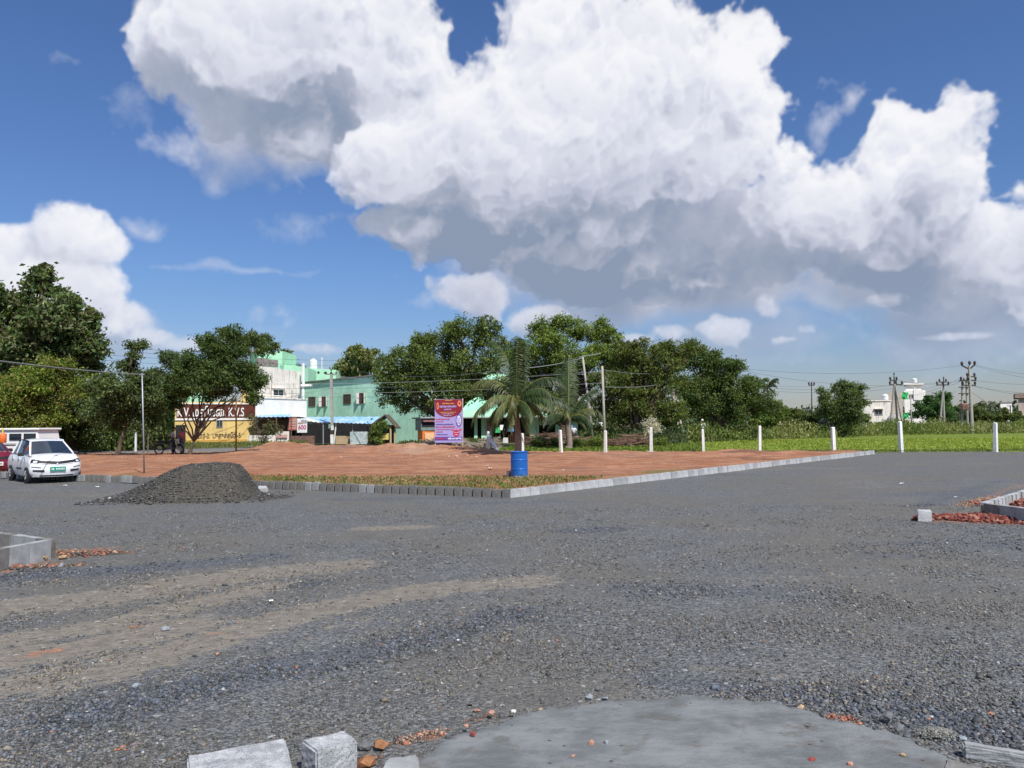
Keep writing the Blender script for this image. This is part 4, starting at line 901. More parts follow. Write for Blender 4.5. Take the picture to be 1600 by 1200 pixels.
# gabled kiosk
root = thing('gabled_kiosk', 'small gabled kiosk with dark roof edge and yellow counter', 'kiosk', P(600, 693, 76).xy.to_3d())
ap = P(601, 647.5, 75.5); el_, er = P(581, 663, 75.5), P(619.5, 668, 75.5)
for p_, q_ in ((el_, ap), (ap, er)):
    m = MB(); d_ = Vector((0, 3.0, 0)); m.add([p_, q_, q_ + d_, p_ + d_] + [v + Vector((0, 0, -.12)) for v in (p_, q_, q_ + d_, p_ + d_)], [(0, 1, 2, 3), (7, 6, 5, 4), (0, 4, 5, 1), (1, 5, 6, 2), (2, 6, 7, 3), (3, 7, 4, 0)]); m.build('roof_slope', pmat('thatch_dark', (.10, .075, .055), .95, .3, 6, .5), root)
m = MB(); m.prism([P(583, 690, 77.8), P(617, 690, 77.8), P(617, 690, 78), P(583, 690, 78)], 0, P(600, 664, 77).z).build('back_wall', WOODB, root)
for u in (591.5, 610.5, 617): b_ = P(u, 692, 75.9); MB().bar((b_.x, b_.y, 0), P(u, 664, 75.9), .16, .16).build('post', pmat('pale_timber', (.45, .38, .24), .85), root)
a, b_ = P(592.5, 690, 75.6), P(607, 690, 75.6); MB().prism([a, b_, b_ + Vector((0, .3, 0)), a + Vector((0, .3, 0))], P(600, 687, 75.6).z, P(600, 677, 75.6).z).build('counter', pmat('kiosk_yellow', (.62, .52, .16), .8), root)
MB().prism([P(596, 670, 76.5), P(605, 670, 76.5), P(605, 670, 76.8), P(596, 670, 76.8)], P(600, 675, 76.5).z, P(600, 670, 76.5).z).build('display_box', pmat('teal_box', (.06, .18, .20), .6), root)
# grey green kiosk with orange base, partly behind the banner
root = thing('tin_kiosk', 'grey green tin kiosk with orange base left of the banner', 'kiosk', P(668, 693, 66).xy.to_3d())
ORNG = pmat('orange_paint', (.70, .20, .04), .75, .15, 3, col2=(.55, .33, .18), thr=.6)
a, b_, c_ = P(649, 690, 69), P(658, 690, 65), P(700, 690, 66); z0, zt, zm = P(670, 672.5, 66).z, P(655, 654, 66).z, P(670, 690, 66).z
MB().prism([a, b_, c_, c_ + Vector((0, 2.5, 0)), a + Vector((0, .5, 0))], z0, zt).build('body', pmat('tin_green', (.17, .22, .20), .7, .2, 4), root)
MB().prism([a + Vector((.2, .1, 0)), b_ + Vector((.1, .1, 0)), c_ + Vector((0, .1, 0)), c_ + Vector((0, 2.3, 0)), a + Vector((.2, .4, 0))], 0, z0).build('base', ORNG, root)
W_ = Wall(b_, c_); q = W_.pix(659, 659, 699, 667); W_.panel(MB(), *q, .01, .03).build('hatch', DARKI, root); q = W_.pix(660, 656.5, 699, 659); W_.panel(MB(), *q, .01, .25).build('flap', pmat('flap_red', (.28, .12, .12), .8), root)
MB().prism([a + Vector((-.3, -.2, 0)), b_ + Vector((0, -.4, 0)), c_ + Vector((.2, -.3, 0)), c_ + Vector((.2, 2.6, 0)), a + Vector((-.3, .6, 0))], zt + .003, zt + .12).build('roof', GREYS, root)
q = W_.pix(664, 676, 678, 690); W_.panel(MB(), *q, .01, .025).build('painted_arch', pmat('pale_orange', (.72, .45, .25), .8), root)

# ------------------------------------------------------------------ white village houses far right
root = thing('white_house', 'weathered white house with two dark openings far across the field', 'building', P(1380, 660, 150).xy.to_3d())
a, b_ = P(1346, 650, 150), P(1392, 650, 150); W_ = Wall(a, b_); zt = P(1370, 627, 150).z
MB().prism([a, b_, b_ + BK(1385, 8), a + BK(1352, 8)], 0, zt).build('wall', LIME, root)
m = MB(); W_.panel(m, -.2, W_.L + .2, zt + .003, zt + .25, -.3, .15); m.build('parapet', LIME, root)
window(W_, 1366, 639.5, 1379, 649, root, bars=1, frame=GREYS, fw=.15, hood=LIME)
a, b_ = P(1389, 650, 152), P(1411, 650, 152); MB().prism([a, b_, b_ + BK(1405, 6), a + BK(1392, 6)], 0, P(1395, 614, 152).z).build('upper_wall', pmat('tan_plaster', (.42, .36, .30), .9, .15, 1), root)
tank(1383, 615.5, 626.5, 151, 10, 'white water tank on the flat roof of the low white house')
root = thing('white_house', 'white two storey house with wide flat roof slab and tank on top', 'building', P(1430, 660, 165).xy.to_3d())
a, b_ = P(1414, 650, 165), P(1447, 650, 165); W_ = Wall(a, b_)
MB().prism([a, b_, b_ + BK(1443, 8), a + BK(1418, 8)], 0, P(1430, 610, 165).z).build('wall', LIMEC, root)
a2, b2 = P(1417, 650, 166), P(1441, 650, 166); MB().prism([a2, b2, b2 + BK(1438, 5), a2 + BK(1420, 5)], P(1430, 610, 166).z, P(1430, 601, 166).z).build('stair_room', LIMEC, root)
a3, b3 = P(1414.5, 650, 165.4), P(1445.5, 650, 165.4); MB().prism([a3, b3, b3 + BK(1443, 7), a3 + BK(1417, 7)], P(1430, 600.9, 165.4).z, P(1430, 598.5, 165.4).z).build('roof_slab', LIMEC, root)
for i in range(6): u = 1443 - i * 3.2; q = W_.pix(u, 612 + i * -1.2, u + 3, 625); W_.panel(MB(), *q, 0, .2).build('step_panel', LIMEC, root)
window(W_, 1420, 616, 1427, 623, root, bars=1, frame=GREYS, fw=.12); window(W_, 1433, 630, 1440, 640, root, bars=1, frame=GREYS, fw=.12)
tank(1428.5, 591, 598, 166, 8.5, 'small white water tank on the highest white house')
root = thing('brick_house', 'unplastered brown house with flat roof slab cut by the right edge', 'building', P(1595, 660, 140).xy.to_3d())
a, b_ = P(1592, 650, 140), P(1660, 650, 140); MB().prism([a, b_, b_ + BK(1655, 8), a + BK(1596, 8)], 0, P(1600, 622, 140).z).build('wall', pmat('bare_plaster', (.36, .30, .27), .9, .2, 1), root)
MB().prism([a + Vector((-.9, -.6, 0)), b_ + Vector((0, -.6, 0)), b_ + BK(1655, 9), a + Vector((-.9, 0, 0)) + BK(1592, 9)], P(1600, 621.9, 140).z, P(1600, 614.5, 140).z).build('roof_slab', pmat('brown_slab', (.20, .15, .13), .9, .2, 1), root)
root = thing('white_shed', 'small white shed roof beyond the shrubs near the right edge', 'building', P(1573, 660, 170).xy.to_3d())
a, b_ = P(1564, 650, 170), P(1582, 650, 170); MB().prism([a, b_, b_ + BK(1580, 5), a + BK(1566, 5)], 0, P(1573, 629, 170).z).build('wall', LIMEC, root); MB().prism([a - Vector((.2, .2, 0)), b_ + Vector((.2, -.2, 0)), b_ + BK(1580, 5.2), a + BK(1566, 5.2)], P(1573, 628.9, 170).z, P(1573, 628.2, 170).z).build('roof', GREYS, root)
root = thing('blue_shelter', 'low pale blue sheet roof half hidden in the shrubs', 'shelter', P(1160, 660, 85).xy.to_3d())
a, b_ = P(1152, 660, 85), P(1169, 660, 85); MB().prism([a, b_, b_ + Vector((0, 3, 0)), a + Vector((0, 3, 0))], P(1160, 653, 85).z, P(1160, 650.5, 85).z).build('roof', BLUES, root)
for p in (a, b_): MB().bar((p.x, p.y, 0), (p.x, p.y, P(1160, 653, 85).z), .1).build('post', WOODB, root)
hp = P(1397, 660, 140); m = MB(); gg = np.random.default_rng(4)
pf = [(1.35 * 11 * MPP(140) * r, h) for r, h in ((1, 0), (.82, .9), (.6, 1.6), (.35, 2.0), (.12, 2.1))]
m.lathe(pf, 18, (hp.x, hp.y, 0)); m.v = [(x + gg.uniform(-.1, .1), y, z * (P(1397, 646.5, 140).z / 2.1) + gg.uniform(-.08, .08)) for x, y, z in m.v]
tag(m.build('sand_heap', pmat('grey_sand', (.40, .38, .36), .95, .15, 1)), 'pale grey sand heap in front of the distant white houses', 'sand heap')
for i, (u, v0, v1) in enumerate(((1414, 613, 624), (1416, 645, 654))):
    c_ = P(u, (v0 + v1) / 2, 138); m = MB(); m.grid(lambda s_, t_: (c_.x + (s_ - .5) * 1.1 + .15 * math.sin(t_ * 7), c_.y + .12 * math.sin(s_ * 9), P(u, v0 + (v1 - v0) * t_, 138).z), 6, 6)
    o = m.build('shade_cloth', pmat('green_cloth', (.04, .42, .12), .8)); tag(o, ['bright green cloth hanging high beside the white house', 'bright green cloth near the ground by the sand heap'][i], 'cloth'); o.modifiers.new('thickness', 'SOLIDIFY').thickness = .03

# ------------------------------------------------------------------ banner
bl, br = P(679.5, 700, 49.5), P(723.5, 700, 49.5); W_ = Wall(bl, br)
root = thing('banner', 'tall lilac banner with dark red half disc and red lettering rows', 'banner', (bl.x, bl.y, 0))
PUR = pmat('banner_lilac', (.34, .30, .60), .6, .05, 2); MAR = pmat('banner_maroon', (.22, .012, .03), .6, .1, 3); RDK = pmat('banner_red', (.50, .03, .08), .6); NAV = pmat('banner_navy', (.10, .05, .28), .6); GLD = pmat('banner_gold', (.65, .35, .12), .6); LIL = pmat('banner_pale', (.62, .60, .85), .6)
t0, t1, z0, z1 = W_.pix(679.5, 624, 722.8, 691.5); W_.panel(MB(), t0, t1, z0, z1, 0, .03).build('sheet', PUR, root)
cxm = (t0 + t1) / 2; wd = t1 - t0
m = MB(); vs = [W_.pt(t0 + .01, z1 - .01, .036), W_.pt(t1 - .01, z1 - .01, .036)]; zc = W_.pix(679, 638, 722, 639)[3]; zbm = W_.pix(679, 652, 722, 652.5)[3]
vs = [W_.pt(t0 + .01, z1 - .01, .036), W_.pt(t1 - .01, z1 - .01, .036)] + [W_.pt(cxm + (wd / 2 - .02) * math.cos(a), zc + (zc - zbm) * -math.sin(a), .036) for a in [math.pi * k / 16 for k in range(17)]]
m.add(vs, [tuple(range(len(vs)))[::-1]]); o = m.build('half_disc', MAR, root); o.modifiers.new('thickness', 'SOLIDIFY').thickness = .006
kk = np.random.default_rng(12)
def marks(u0, v0, u1, v1, mat, name='print_line', o_=.045, par=root, W_=W_):
    t0, t1, z0, z1 = W_.pix(u0, v0, u1, v1); m = MB(); t_ = t0
    while t_ < t1:
        l_ = kk.uniform(.03, .09); W_.panel(m, t_, min(t_ + l_, t1), z0 + (z1 - z0) * kk.uniform(0, .25), z1 - (z1 - z0) * kk.uniform(0, .25), o_ - .004, o_ + .004); t_ += l_ + kk.uniform(.01, .03)
    m.build(name, mat, par)['kind'] = 'stuff'
for a in ((696, 625.2, 707, 626.6, GLD), (691, 629.5, 709, 631.5, GLD), (687, 633.5, 713, 637.2, PUR), (694, 638.5, 705, 641, PUR), (687, 643.6, 713, 644.8, GLD), (690, 646.2, 709, 647.2, LIL), (693, 649, 706, 649.8, LIL), (681, 654, 703, 656, RDK), (682, 658, 693, 659.5, RDK), (681, 662, 709, 664, NAV),
          (681, 666, 711, 668, RDK), (682, 670.2, 704, 671.6, RDK), (682, 674, 692, 675.4, RDK), (682, 678, 700, 679.8, NAV)): marks(*a)
q = W_.pix(679.8, 682.5, 722.4, 688); W_.panel(MB(), *q, .031, .038).build('bottom_band', NAV, root); marks(700, 683.5, 721, 686.8, LIL); marks(681, 684, 697, 686.5, RDK)
def disc(u, v, ru, rv, mat, name, o_=.05):
    c_ = W_.pix(u - ru, v - rv, u + ru, v + rv); tc_, zc_ = (c_[0] + c_[1]) / 2, (c_[2] + c_[3]) / 2; rt, rz = (c_[1] - c_[0]) / 2, (c_[3] - c_[2]) / 2
    m = MB(); m.add([W_.pt(tc_ + rt * math.cos(a), zc_ + rz * math.sin(a), o_) for a in [2 * math.pi * k / 20 for k in range(20)]], [tuple(range(20))]); x = m.build(name, mat, root); x.modifiers.new('thickness', 'SOLIDIFY').thickness = .004
disc(717, 657, 4.8, 9.8, NAV, 'oval_rim', .042); disc(717, 657, 3.6, 8, LIL, 'oval', .050)
for v in (653, 656, 659, 661.5): marks(714.5, v, 719.5, v + .9, NAV, o_=.058)
disc(718, 630.5, 3.0, 4.6, GLD, 'portrait_medallion', .044); disc(718, 630, 1.7, 2.6, RDK, 'portrait', .052); disc(684, 634.5, 1.6, 5.6, GLD, 'portrait_medallion', .044); disc(684, 634.5, .9, 4.2, RDK, 'portrait', .052)
q = W_.pix(705.5, 670, 721, 673); W_.panel(MB(), *q, .031, .040).build('ribbon', RDK, root); disc(713, 677, 5.2, 5.4, RDK, 'seal', .040); marks(708, 671, 718, 672.2, LIL, o_=.048)
marks(709.5, 675, 717, 676.2, LIL, o_=.048); marks(710.5, 678.5, 716, 679.6, LIL, o_=.048)
for u in (680.3, 722.9): a = P(u, 700, 49.55); MB().tube([(a.x, a.y, .1), P(u, 622.5, 49.55)], .035, 6).build('bamboo_pole', pmat('bamboo', (.50, .45, .38), .7), root)
for u in (713.5,): a = P(u, 700, 49.6); MB().tube([(a.x, a.y, 0), P(u, 625, 49.6)], .03, 6).build('bamboo_pole', MATS['bamboo'], root)
for v in (624.5, 660, 690): MB().tube([P(678, v, 49.6), P(724, v, 49.6)], .025, 6).build('crossbar', MATS['bamboo'], root)

# ------------------------------------------------------------------ white posts along the back of the plot
POSTS = [(762, 708, 674, 'white concrete post with a slanting brace right of the banner'), (815.5, 709, 677, 'white concrete post half hidden by the blue drum'), (875.5, 709.5, 671.5, 'white concrete post just left of the second palm'), (945.5, 710, 672.5, 'white concrete post under the plain grey pole'),
         (1017, 709.5, 667, 'white concrete post in front of the pale dry bush'), (1098.5, 709.5, 670.5, 'white concrete post right of the slanting braced pole'), (1187, 711, 665, 'white concrete post between braced pole and round field tree'), (1302, 709.5, 667, 'white concrete post in front of the round field tree'),
         (1407, 706.5, 658, 'white concrete post in the field below the distant white house'), (1555.5, 706, 660, 'rightmost white concrete post near the right edge')]
for i, (u, vb, vt, lab) in enumerate(POSTS):
    b_ = G(u + .8, vb); tp = P(u - .8 * (u > 1100), vt, b_.y); t_ = thing('fence_post', lab, 'post', b_, group='white posts along the back of the plot'); h = tp.z; wd = 4.3 * MPP(b_.y) * (1.0 if u < 1200 else 1.3)
    m = MB(); ln = Matrix.Rotation(.35 + i * .2, 3, 'Z') @ Matrix.Rotation(math.sin(i * 2.3) * .022, 3, 'X') @ Matrix.Rotation(math.cos(i * 1.7) * .018, 3, 'Y'); m.box(b_ + Vector((0, 0, h / 2 - .03)), (wd, wd, h), R=ln, taper=.86); o = m.build('shaft', POSTW, t_, bevel=.012)
    m = MB(); m.box(b_ + Vector((0, 0, h / 2 - .03)) + ln @ Vector((0, 0, h / 2 + .012)), (wd * .72, wd * .72, .024), R=ln, taper=.6); m.build('cap', POSTW, t_)
    if i == 0:
        e_ = G(780.5, 710.0); s_ = P(763.5, 681, b_.y); MB().bar(s_, Vector((e_.x, e_.y, 0)), .16, .14).build('brace', POSTW, t_)

# ------------------------------------------------------------------ poles
def insulator(p, root, s=1.0):
    MB().lathe([(.03 * s, 0), (.05 * s, .03 * s), (.085 * s, .06 * s), (.05 * s, .09 * s), (.08 * s, .13 * s), (.04 * s, .20 * s), (.02 * s, .22 * s)], 8, p).build('insulator', PORC, root, smooth=True)
def crossarm(root, c, w_, z, n=3, th=.09, mat=STEEL, ang=0.0, s=1.0):
    d = Vector((math.cos(ang), math.sin(ang), 0)); cc = Vector((c.x, c.y, z)); MB().box(cc, (w_, th, th), rz=ang).build('crossarm', mat, root)
    for k in range(n): insulator(cc + d * (w_ * (k / (n - 1) - .5) * .92) + Vector((0, 0, th * .5)), root, s)
# thin galvanised lamp post beside the heap
b_ = G(225.5, 744); tp = P(222, 583, b_.y)
t_ = thing('steel_post', 'tall thin galvanised post standing behind the gravel heap', 'post', b_); MB().tube([b_, b_.lerp(tp, .5), tp], [.030, .028, .025], 8).build('shaft', GALV, t_, smooth=True); MB().box(tp + Vector((0, 0, -.05)), (.16, .05, .05)).build('bracket', GALV, t_)
# grey and black banded concrete pole in front of the shop
b_ = P(519.5, 695, 76); b_.z = 0; tp = P(517.5, 585, 76)
t_ = thing('utility_pole', 'concrete power pole with small top crossarm before the blue roofed shop', 'utility pole', b_, group='power line poles')
m = MB(); m.bar(b_, tp, .30, .22); m.v = [v for v in m.v]; m.build('pole', CONCP, t_)
for (va, vb, mt) in ((693, 679, POSTW), (678.5, 672.5, INKD), (672, 665, POSTW)): a, c_ = P(519.2, va, 75.98), P(518.8, vb, 75.98); MB().bar(a, c_, .33, .27).build('painted_band', mt, t_)
crossarm(t_, tp, 1.05, tp.z + .02, 3); MB().bar(tp, tp + Vector((0, 0, .35)), .06).build('top_pin', STEEL, t_); insulator(tp + Vector((0, 0, .35)), t_)
MB().box(P(515.5, 666, 75.7), (.25, .15, .42)).build('meter_box', pmat('meter_green', (.2, .3, .28), .6), t_)
# thin ochre pole
b_ = G(369, 711); b_.z = .1; tp = P(369, 620, b_.y); t_ = thing('bamboo_post', 'thin ochre post right of the forked tree', 'post', b_); MB().tube([b_, tp], [.06, .045], 8).build('shaft', pmat('ochre_post', (.36, .20, .05), .8), t_)
b_ = G(231, 710); tp = P(232, 640, b_.y); t_ = thing('bamboo_post', 'thin rusty post between the left trees', 'post', b_); MB().tube([b_, tp], .045, 8).build('shaft', STEEL, t_)
b_ = G(212, 706); tp = P(211.5, 676, b_.y); t_ = thing('marker_post', 'short white marker post under the left trees', 'post', b_); MB().box((b_.x, b_.y, tp.z / 2), (.12, .12, tp.z), taper=.9).build('shaft', POSTW, t_)
def pole(name, label, base, top, r0, r1, mat, group='power line poles'):
    t_ = thing(name, label, 'utility pole', base, group=group); MB().tube([base, Vector(base).lerp(top, .5), top], [r0, (r0 + r1) / 2, r1], 8).build('pole', mat, t_, smooth=True); return t_
b_ = G(928, 691); b_.z = 0; b_ = P(928, 690, 60); b_.z = .0; tp = P(910.5, 558, 60)
t_ = pole('utility_pole', 'leaning pale concrete pole rising out of the stick heap right of the palms', b_, tp, .10, .075, CONCP); MB().bar(tp + Vector((-.3, 0, 0)), tp + Vector((1.4, 0, .28)), .05).build('cable_arm', GALV, t_)
b_ = P(945.5, 700, 50); b_.z = 0; tp = P(941, 572, 50); t_ = pole('utility_pole', 'straight plain grey pole behind a white post', b_, tp, .095, .07, CONCP)
b_ = P(1060.5, 698, 66); b_.z = 0; tp = P(1046.5, 576, 66); t_ = pole('utility_pole', 'leaning brown concrete pole braced by a thin pole', b_, tp, .17, .12, pmat('pole_brown', (.26, .20, .16), .9, .2, 4)); crossarm(t_, tp, .7, tp.z - 1.1, 2)
for i, (ub, vt_, ut) in enumerate(((1072, 632, 1057), (1064, 620, 1052))): a = P(ub, 697, 65); a.z = 0; MB().tube([a, P(ut, vt_, 65.8)], .07, 6).build('brace', MATS['bamboo'], t_)
MB().box(P(1067, 673, 65), (.18, .12, .35)).build('switch_box', pmat('teal_paint', (.1, .32, .33), .6), t_)
# splayed pole trio and the others on the right
Yp = 112
tp = P(1397, 590, Yp); t_ = thing('utility_pole', 'power pole on three splayed legs before the white houses', 'utility pole', (tp.x, tp.y, 0), group='power line poles')
for ub, dy in ((1390, 0), (1403, .6), (1413, -.4)): a = P(ub, 660, Yp + dy); a.z = 0; MB().tube([a, P(1397.5 + (ub - 1400) * .05, 600, Yp)], [.17, .12], 7).build('leg', CONCP, t_)
MB().tube([P(1397.5, 606, Yp), tp, tp + Vector((0, 0, .5))], [.12, .08, .04], 7).build('mast', FSTL, t_); crossarm(t_, P(1400, 600, Yp), 1.9, P(1400, 601, Yp).z, 3, th=.16, mat=FSTL, s=2.2); crossarm(t_, P(1396, 594, Yp), 1.0, P(1396, 594.5, Yp).z, 2, th=.16, mat=FSTL, s=2.2); insulator(tp + Vector((0, 0, .4)), t_, 1.5)
tp = P(1474.5, 592, 118); t_ = thing('utility_pole', 'power pole on two splayed legs in front of the dark green tree', 'utility pole', (tp.x, tp.y, 0), group='power line poles')
for ub in (1467, 1475.5): a = P(ub, 660, 118); a.z = 0; MB().tube([a, P(1473.8, 606, 118)], [.16, .11], 7).build('leg', CONCP, t_)
MB().tube([P(1474, 610, 118), tp], [.12, .07], 7).build('mast', FSTL, t_); crossarm(t_, P(1473, 601, 118), 1.9, P(1473, 601.5, 118).z, 3, th=.16, mat=FSTL, s=2.2); crossarm(t_, P(1473, 597, 118), 1.1, P(1473, 597, 118).z, 2, th=.14, mat=FSTL, s=2.0); insulator(tp, t_, 1.5)
b_ = P(1519.5, 676, 98); b_.z = 0; tp = P(1514, 572, 98); t_ = thing('utility_pole', 'tallest power pole with a V shaped steel head at the far right', 'utility pole', b_, group='power line poles')
MB().tube([b_, tp], [.22, .14], 8).build('pole', CONCP, t_); v0 = P(1514.5, 577, 98)
for (u, v) in ((1503, 571), (1523, 570)): e_ = P(u, v, 98); MB().bar(v0, e_, .15).build('v_arm', FSTL, t_); insulator(e_, t_, 2.4)
MB().bar(tp, P(1515, 569, 98), .07).build('top_pin', FSTL, t_); insulator(P(1515, 570, 98), t_, 2.4); crossarm(t_, P(1517, 589, 98), 1.0, P(1517, 588.5, 98).z, 2, th=.14, mat=FSTL, s=2.0)
crossarm(t_, P(1513, 594, 98), 2.0, P(1513, 594.5, 98).z, 3, th=.15, mat=FSTL, s=2.0); crossarm(t_, P(1514, 601.5, 98), 1.7, P(1514, 602, 98).z, 3, th=.15, mat=FSTL, s=2.0)
t_ = thing('transformer_stand', 'double pole transformer stand left of the tallest pole', 'transformer', P(1507, 660, 101).xy.to_3d())
for ub, ut in ((1502.5, 1503.5), (1511.5, 1510)): a = P(ub, 655, 101); a.z = 0; MB().tube([a, P(ut, 594, 101)], .13, 7).build('pole', CONCP, t_)
for v in (595, 605, 615): c_ = P(1507, v, 100.8); MB().box(c_, (1.5, .12, .12)).build('crossarm', FSTL, t_)
for u in (1501, 1506, 1511): insulator(P(u, 594, 100.8), t_, 1.4)
c_ = P(1506, 635, 100.3); MB().box(c_, (.85, .7, .75)).build('transformer_tank', pmat('rust_pink', (.42, .25, .20), .8), t_, bevel=.03)
for k in range(5): MB().box(c_ + Vector((-.32 + .16 * k, -.40, 0)), (.05, .12, .6)).build('cooling_fin', MATS['rust_pink'], t_)
MB().box(c_ + Vector((0, 0, -.45)), (1.5, .9, .1)).build('platform', FSTL, t_)
b_ = P(1268, 650, 120); b_.z = 0; tp = P(1268, 602, 120); t_ = pole('utility_pole', 'distant power pole top seen over the shrubs left of the round tree', b_, tp, .12, .08, FSTL); crossarm(t_, tp, .9, tp.z, 3, th=.14, mat=FSTL, s=2.0)
b_ = P(1423.5, 655, 115); b_.z = 0; tp = P(1423, 615, 115); t_ = pole('utility_pole', 'short pale pole between the white house and the dark tree', b_, tp, .12, .08, CONCP)
b_ = P(1579, 655, 125); b_.z = 0; tp = P(1578.5, 634, 125); t_ = thing('steel_gantry', 'small dark steel gantry among shrubs near the right edge', 'gantry', b_); MB().bar(b_, tp, .12).build('post', FSTL, t_); MB().bar(tp + Vector((-.5, 0, 0)), tp + Vector((.5, 0, 0)), .1).build('crossbar', FSTL, t_)

# ------------------------------------------------------------------ wires
WIRE = pmat('wire_dark', (.05, .05, .055), .6, .05, 3); WIREL = pmat('wire_grey', (.30, .31, .33), .5, .05, 3)
def wire(u0, v0, Y0, u1, v1, Y1, sag, lab, r=.013, mat=WIRE):
    a, b_ = P(u0, v0, Y0), P(u1, v1, Y1); n = 18
    pts = [a.lerp(b_, k / n) - Vector((0, 0, sag * 4 * (k / n) * (1 - k / n))) for k in range(n + 1)]
    tag(MB().tube(pts, r, 4).build('overhead_wire', mat), lab, 'wire', 'overhead wires')
wire(-250, 528, 16, 222, 585, 28.4, .10, 'thick service cable running from the left edge down to the galvanised post', .014, WIREL)
wire(-250, 522, 17, 222, 584, 28.4, .20, 'second service cable just above the thick one at the left', .008)
wire(-300, 505, 52, 400, 566, 72, .5, 'upper thin wire crossing the big left tree', .015)
wire(-300, 512, 53, 395, 575, 73, .5, 'second thin wire crossing the big left tree', .015)
wire(222, 585, 28.4, 520, 606, 60, .6, 'thin cable from the galvanised post towards the stained white wall', .008)
for i, v in enumerate((596, 602, 608, 613)): wire(180, v, 47, 941, v - 16 + i * 3, 52, .45, ['topmost', 'second', 'third', 'lowest'][i] + ' of the four wires crossing tree, white wall and palm', .011, WIRE if i % 2 else WIREL)
wire(222, 545, 60, 560, 563, 90, .3, 'thin wire over the tank roof from the left trees', .016); wire(222, 551, 60, 575, 572, 90, .3, 'thin wire just below the tank in front of the mint house', .016)
wire(517, 586, 76, 910, 577, 61, .8, 'wire from the banded concrete pole to the middle trees', .014, WIREL); wire(520, 587, 76, 912, 584, 61, .9, 'lower wire from the banded concrete pole to the middle trees', .014, WIREL)
wire(470, 601, 84, 517, 590, 76, .5, 'slack service wire from green wall to the banded pole', .014)
wire(910, 559, 60, 805, 576, 48, .15, 'pale twisted cable from the leaning white pole towards the near palm', .028, WIREL); wire(805, 576, 48, 560, 580, 75, .5, 'pale cable continuing left from the near palm', .014, WIREL)
wire(941, 577, 50, 1047, 580, 66, .25, 'wire between the plain pole and the leaning brown pole', .012, WIREL); wire(941, 604, 50, 1060, 594, 66, .25, 'pale cable low between the plain pole and the leaning brown pole', .018, WIREL)
wire(1047, 577, 66, 1268, 604, 120, .5, 'upper wire from the leaning brown pole to the distant pole', .018); wire(1047, 590, 66, 1397, 601, 112, .9, 'long wire from the leaning brown pole to the three legged pole', .016); wire(1047, 594, 66, 1400, 606, 112, .9, 'lower long wire to the three legged pole', .016)
wire(1160, 576, 90, 1503, 571, 98, .8, 'high wire sweeping to the V shaped pole head', .016); wire(1160, 579, 90, 1514, 594, 98, 1.2, 'high wire sweeping to the crossarm of the tallest pole', .016)
wire(1397, 592, 112, 1474, 596, 118, .5, 'wire between three legged pole and two legged pole', .016); wire(1404, 601, 112, 1470, 601, 118, .6, 'lower wire between three legged pole and two legged pole', .016)
wire(1476, 601, 118, 1503, 594, 98, .3, 'short wire from two legged pole to the tallest pole', .016); wire(1320, 618, 118, 1505, 589, 98, 1.6, 'slack wire rising to the tallest pole from the left', .014)
for i, (v0, v1) in enumerate(((570, 588), (571, 600), (594, 592), (602, 624), (603, 612))): wire(1522 - i, v0, 98, 1720, v1, 90, .6, ['topmost', 'second', 'level third', 'steep lowest', 'fourth'][i] + ' wire leaving the tallest pole to the right', .015)
wire(1517, 612, 98, 1560, 640, 97, .05, 'stay wire slanting down right of the tallest pole', .02)

# ------------------------------------------------------------------ vegetation
BARK = pmat('bark', (.10, .075, .055), .95, .3, 4, .7, 25); BARKL = pmat('bark_pale', (.22, .19, .16), .95, .25, 4, .6, 25)
def leafmat(name, tr=.28): return pmat(name, (1, 1, 1), .62, .12, .8, tint=True, spec=.20, trans=tr)
LEAF = leafmat('leaf')
LEAFGAIN = 1.5
def foliage(name, clumps, n, size, cols, parent=None, seed=1, mat=LEAF, flat=.75, up=.5, kind=None, asp=.42, twig=9, spread=.28):
    """clumps: (centre, radius). leaves sit on twigs spread through the outer part of every clump"""
    g = np.random.default_rng(seed)
    n = int(n * 1.95); size = size * 1.08
    Cc = np.array([list(c) for c, r in clumps]); Rr = np.array([r for c, r in clumps]); wt = Rr ** 2.2; wt /= wt.sum()
    nt = max(4, n // twig); ci = g.choice(len(clumps), nt, p=wt)
    d = g.standard_normal((nt, 3)); d /= np.linalg.norm(d, axis=1)[:, None]; rad = (g.random(nt) ** .38) * (1 + .18 * g.standard_normal(nt))
    T = Cc[ci] + d * (rad * Rr[ci])[:, None] * np.array([1, 1, flat])
    ti = np.repeat(np.arange(nt), twig); m = len(ti); sp = spread * (.6 + .8 * g.random(nt))
    pos = T[ti] + g.standard_normal((m, 3)) * (sp[ti] * np.clip(Rr[ci][ti], .5, 1.5))[:, None] * np.array([1, 1, .7])
    out = d[ti] + .9 * g.standard_normal((m, 3)); out[:, 2] -= .25; out /= np.linalg.norm(out, axis=1)[:, None]
    nr = g.standard_normal((m, 3)); nr[:, 2] += up * 2; sd_ = np.cross(out, nr); sd_ /= np.linalg.norm(sd_, axis=1)[:, None] + 1e-9
    L = size * (.6 + .8 * g.random(m)); a = pos - out * (L / 2)[:, None]; b_ = pos + out * (L / 2)[:, None]; w_ = sd_ * (L * asp / 2 + .0)[:, None]
    bend = np.cross(sd_, out) * (L * .12)[:, None]
    V = np.stack([a, pos + w_ + bend, b_, pos - w_ + bend], 1).reshape(-1, 3); V[:, 2] = np.maximum(V[:, 2], .02)
    F = np.arange(4 * m).reshape(m, 4)
    cols = np.array(cols); cc = cols[g.integers(0, len(cols), nt)] * (0.72 + .56 * g.random((nt, 1))); lc = cc[ti] * (.8 + .4 * g.random((m, 1))) * LEAFGAIN
    return np_mesh(name, V, F, mat, parent, col=np.repeat(lc, 4, 0)) if kind is None else tag(np_mesh(name, V, F, mat, parent, col=np.repeat(lc, 4, 0)), kind=kind)
